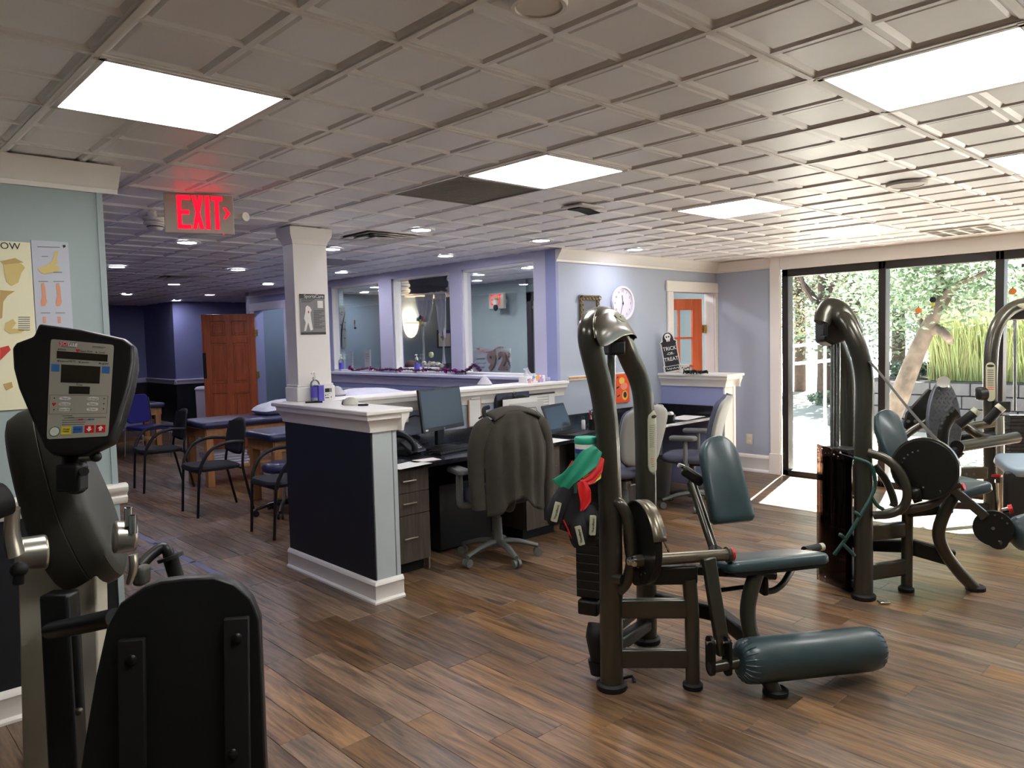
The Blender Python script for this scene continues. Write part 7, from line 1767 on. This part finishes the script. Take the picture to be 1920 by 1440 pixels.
# seat seen from behind
SD = 1.62
nS = (-FWD*.96+RGT*.22+AZ*.05).normalized()
def S(u, v, d=0.): return onpl(u, v, at(330, 1300, SD), nS)+nS*d
sb = [(270,1103),(300,1092),(345,1086),(400,1083),(440,1096),(470,1124),(486,1164),(489,1240),(493,1330),(500,1500),(508,1640),(480,1672),(330,1690),(150,1680),(128,1650),(140,1520),(158,1400),(180,1270),(200,1180),(225,1135)]
fr = [S(u, v, 0) for u, v in sb]; n = len(fr); cF = sum(fr, Vector())/n
m = MB(); m.v = [p.copy() for p in fr]+[cF+(p-cF)*1.012-nS*.012 for p in fr]+[cF+(p-cF)*1.0-nS*.055 for p in fr]+[cF+(p-cF)*.94-nS*.07 for p in fr]
m.f = [tuple(range(n)), tuple(range(4*n-1, 3*n-1, -1))]
for r_ in range(3): m.f += [(r_*n+i, r_*n+(i+1) % n, (r_+1)*n+(i+1) % n, (r_+1)*n+i) for i in range(n)]
t2 = t
m.build('back_cushion', mat('seat_black', (16, 16, 17), .45, bump=.05, bscale=200), t2, bev=.004, ang=50)
for u, v0, lab in ((250, 1195, 0), (445, 1155, 0)):
    MB().bar(S(u, v0, .012), S(u+4, 1640, .012), .052, .02, nS).build('bracket', 'black_matte', t2, bev=.003)
    q = S(u+2, v0+36, .022); MB().lathe([(.011,0),(.011,.003),(.007,.007),(0,.008)], q, nS, 14).build('bolt', 'gun_dark', t2)
q = S(439, 1405, .022); MB().lathe([(.011,0),(.011,.003),(.007,.007),(0,.008)], q, nS, 14).build('bolt', 'gun_dark', t2)
q = S(330, 1660, -.2); 
MB().ell(Vector((q.x, q.y, .50))+nS*-.05, .24, .26, .05, 24, 10, ux=RGT, uy=-nS).build('seat_cushion', 'seat_black', t2)
MB().cyl(Vector((q.x, q.y, .06)), Vector((q.x, q.y, .47)), .035, n=16).build('seat_post', 'black_plastic', t2)
MB().bb(q.x-.25, q.x+.25, q.y-.06, q.y+.06, 0, .06).build('foot', 'black_plastic', t2, bev=.015)
# ================================================================ outdoors beyond the window
MB_g = MB().bb(8.13, 60, -40, 50, -.2, -.03)
struct(MB_g.build('ground', 'concrete'))
# roof edge over the window: soffit and fascia
w = setting('roof_overhang', (8.5, 1, 2.5))
MB().bb(8.12, 8.45, -3, 14, 2.42, 2.55).build('soffit', 'white_trim', w); MB().bb(8.42, 8.46, -3, 14, 2.38, 2.62).build('fascia', 'white_trim', w)
MB().bb(-2.8, 8.42, -2.8, 5.0, 2.66, 2.72).build('roof_deck', 'concrete', w); MB().bb(-2.8, 9.7, 5.0, 16.8, 2.66, 2.72).build('roof_deck', 'concrete', w)
# low planter wall of stone blocks
w = setting('garden_wall', (13, 3, 0))
wx = 12.9; rb = random.Random(4)
for r_ in range(4):
    y = -6+(.3 if r_ % 2 else 0)
    while y < 5.2:
        l = .58+rb.uniform(-.06,.06); d_ = rb.uniform(-.02,.02)
        MB().bb(wx+d_, wx+.3, y, y+l-.012, r_*.2-.03, r_*.2+.158).build('stone_block', 'stone', w, bev=.012); y += l
struct(MB().bb(wx+.31, wx+6, -6, 5.4, -.03, .76).build('ground_bed', 'mulch'))
gx = random.Random(9)
def leaves(name, centers, n, size, m, par, flat=.5):
    b = MB(); tone = []
    for k in range(n):
        c, rad = gx.choice(centers); d = Vector((gx.gauss(0,1), gx.gauss(0,1), gx.gauss(0,1))).normalized()*(gx.random()**.45)
        p = Vector(c)+Vector((d.x*rad[0], d.y*rad[1], d.z*rad[2]))
        a = Vector((gx.gauss(0,1), gx.gauss(0,1), gx.gauss(0,1)*flat)).normalized(); e = a.orthogonal().normalized(); e.rotate(Matrix.Rotation(gx.random()*6.28, 3, a)); s = size*(.6+.8*gx.random())
        b.add([p-a*s*.5, p+e*s*.24, p+a*s*.5, p-e*s*.24], [(0,1,2,3)]); tone.append(gx.random())
    o = b.build(name, m, par, smooth=False, attr=tone); return tag(o, kind='stuff')
# leaning tree with branches
tx = 11.4
t = thing('leaning_tree', 'leaning tree with pale mottled bark outside the middle window', 'tree', onx(1670, 790, tx)*1)
tk = [onx(u, v, tx) for u, v in ((1668,800),(1690,735),(1716,668),(1735,625),(1752,590),(1768,555))]
tk[0].z = .3; base_ = tk[0].copy(); base_.z = -.05
MB().tube([base_]+tk, [.17,.145,.13,.115,.105,.085,.06], 16, 6).build('trunk', 'bark', t, ang=80)
br_ = [([(1735,625),(1760,618),(1776,632),(1782,640)], .075), ([(1752,590),(1775,560),(1790,520)], .07), ([(1768,555),(1760,520),(1770,480),(1760,440)], .07), ([(1735,625),(1720,590),(1700,570)], .04), ([(1768,555),(1800,530),(1850,510)], .05)]
for pts, r_ in br_: MB().tube([onx(u, v, tx+gx.uniform(-.2,.3)*(k > 0)) for k, (u, v) in enumerate(pts)], [r_*(1-.5*k/len(pts)) for k in range(len(pts))], 10, 5).build('branch', 'bark', t, ang=80)
cs = [(onx(u, v_, tx+dx), (.9, .9, .5)) for u, v_, dx in ((1690,530,.2),(1720,500,0),(1780,490,.3),(1840,520,.2),(1700,560,-.2),(1800,540,.4),(1860,560,.4),(1660,510,.5),(1740,470,.2))]
leaves('crown', cs, 5200, .09, 'leaf', t)
# background trees
def tree(label, x, y, h, rad, n, m, seed, trunk='bark_dark', size=.2):
    t = thing('garden_tree', label, 'tree', (x, y, -.03), group='trees beyond the garden wall')
    MB().tube([(x,y,-.05),(x+.1,y+.05,h*.4),(x-.05,y+.1,h*.8)], [.16,.13,.06], 10, 4).build('trunk', trunk, t)
    r2 = random.Random(seed)
    for k in range(3): MB().tube([(x+.05,y,h*.35+.2*k), (x+r2.uniform(-.8,.8), y+r2.uniform(-.8,.8), h*.55+.2*k), (x+r2.uniform(-1.4,1.4), y+r2.uniform(-1.4,1.4), h*.75)], [.06,.04,.02], 6, 3).build('branch', trunk, t)
    c = [((x+r2.uniform(-rad,rad)*.7, y+r2.uniform(-rad,rad)*.8, h*r2.uniform(.3,.95)), (rad*.6, rad*.6, h*.2)) for k in range(9)]
    leaves('crown', c, n, size, m, t)
for k, (u, x, h, rad, m, lab) in enumerate(((1500,20,5.6,2.4,'leaf_warm','yellow green tree behind the railing at the window jamb'),(1545,17,5.4,2.2,'leaf','bright green tree seen over the arch of the machine'),(1600,19,6,2.6,'leaf_dark','dark tree filling the first window bay'),
        (1685,18.5,6,2.6,'leaf_dark','shady tree behind the leaning trunk'),(1770,21,6.5,3,'leaf','tall tree beyond the grass clump'),(1850,19,6,2.6,'leaf_dark','dense tree at the second mullion'),(1930,18,6,2.6,'leaf','tree beyond the third window bay'),(1455,22,6,3,'leaf_dark','tree mostly behind the white casing'))):
    p = onx(u, 640, x); tree(lab, p.x, p.y, h, rad, 9500, m, 20+k, size=.105)
# tall grass clump
gc = onx(1838, 690, 13.9)
t = thing('grass_clump', 'tall clump of sunlit ornamental grass above the garden wall', 'ornamental grass', (gc.x, gc.y, .76))
b = MB(); tone = []
for k in range(8000):
    y0 = gc.y+gx.uniform(-1.0,.62); x0 = gc.x+gx.uniform(-.5,.9); h = gx.uniform(.8,1.55)*(1-.12*abs(y0-gc.y)); dx, dy = gx.gauss(0,.16), gx.gauss(0,.2); w_ = .006
    b.add([(x0, y0-w_, .765), (x0, y0+w_, .765), (x0+dx*.5, y0+dy*.4+w_*.8, .74+h*.65), (x0+dx*.5, y0+dy*.4-w_*.8, .74+h*.65), (x0+dx, y0+dy, .74+h)], [(0,1,2,3),(3,2,4)]); tone += [gx.random()]*2
o = b.build('blades', 'reed', t, smooth=False, attr=tone); tag(o, kind='stuff')
# white handrail of the ramp
t = thing('ramp_handrail', 'white metal ramp handrail outside the first window bay', 'handrail', onx(1510, 790, 11.6))
ra, rb_ = onx(1478, 655, 11.8), onx(1632, 632, 11.0)
for dz in (0, -.28): MB().cyl(ra+Vector((0,.9,-.05+dz)), rb_+Vector((0,0,dz)), .025, n=12).build('rail', 'fixture_white', t)
for s in (.15, .42, .7, .98): q = (ra+Vector((0,.9,-.05))).lerp(rb_, s); MB().cyl(q, (q.x, q.y, -.03), .022, n=10).build('post', 'fixture_white', t)
# shrubs at the wall foot, window stickers
for k, (u, v_, x) in enumerate(((1700,690,13.8),(1900,690,13.8),(1560,690,14.5))):
    q = onx(u, v_, x); t = thing('low_shrub', ('low shrub at the foot of the leaning tree', 'low shrub beside the grass clump', 'low shrub behind the handrail')[k], 'shrub', q)
    leaves('foliage', [((q.x, q.y, .93 if k < 2 else .3), (.3,.5,.16))], 700, .1, 'leaf_dark', t); MB().tube([(q.x,q.y,.76 if k < 2 else 0),(q.x,q.y,.95 if k < 2 else .3)], .03, 6, 1).build('stem', 'bark_dark', t)
for k, (u, v_, m, lab) in enumerate(((1722,582,'orange','round orange pumpkin cling on the second window bay'),(1749,562,'ink','round black cling with a yellow tail on the second window bay'),(1899,546,'orange','orange cling at the top of the third window bay'))):
    q = onx(u, v_, 8.055); t = thing('window_cling', lab, 'window cling', q, group='window clings')
    MB().ell(q, .003, .03, .03, 16, 8).build('disc', m, t)
    if k == 1: MB().ell(q+Vector((0,.0,-.045)), .003, .016, .024, 10, 6).build('tail', 'yel', t)
    else: MB().ell(q+Vector((0,.0,.032)), .003, .006, .01, 10, 6).build('stalk', 'leaf_dark', t)
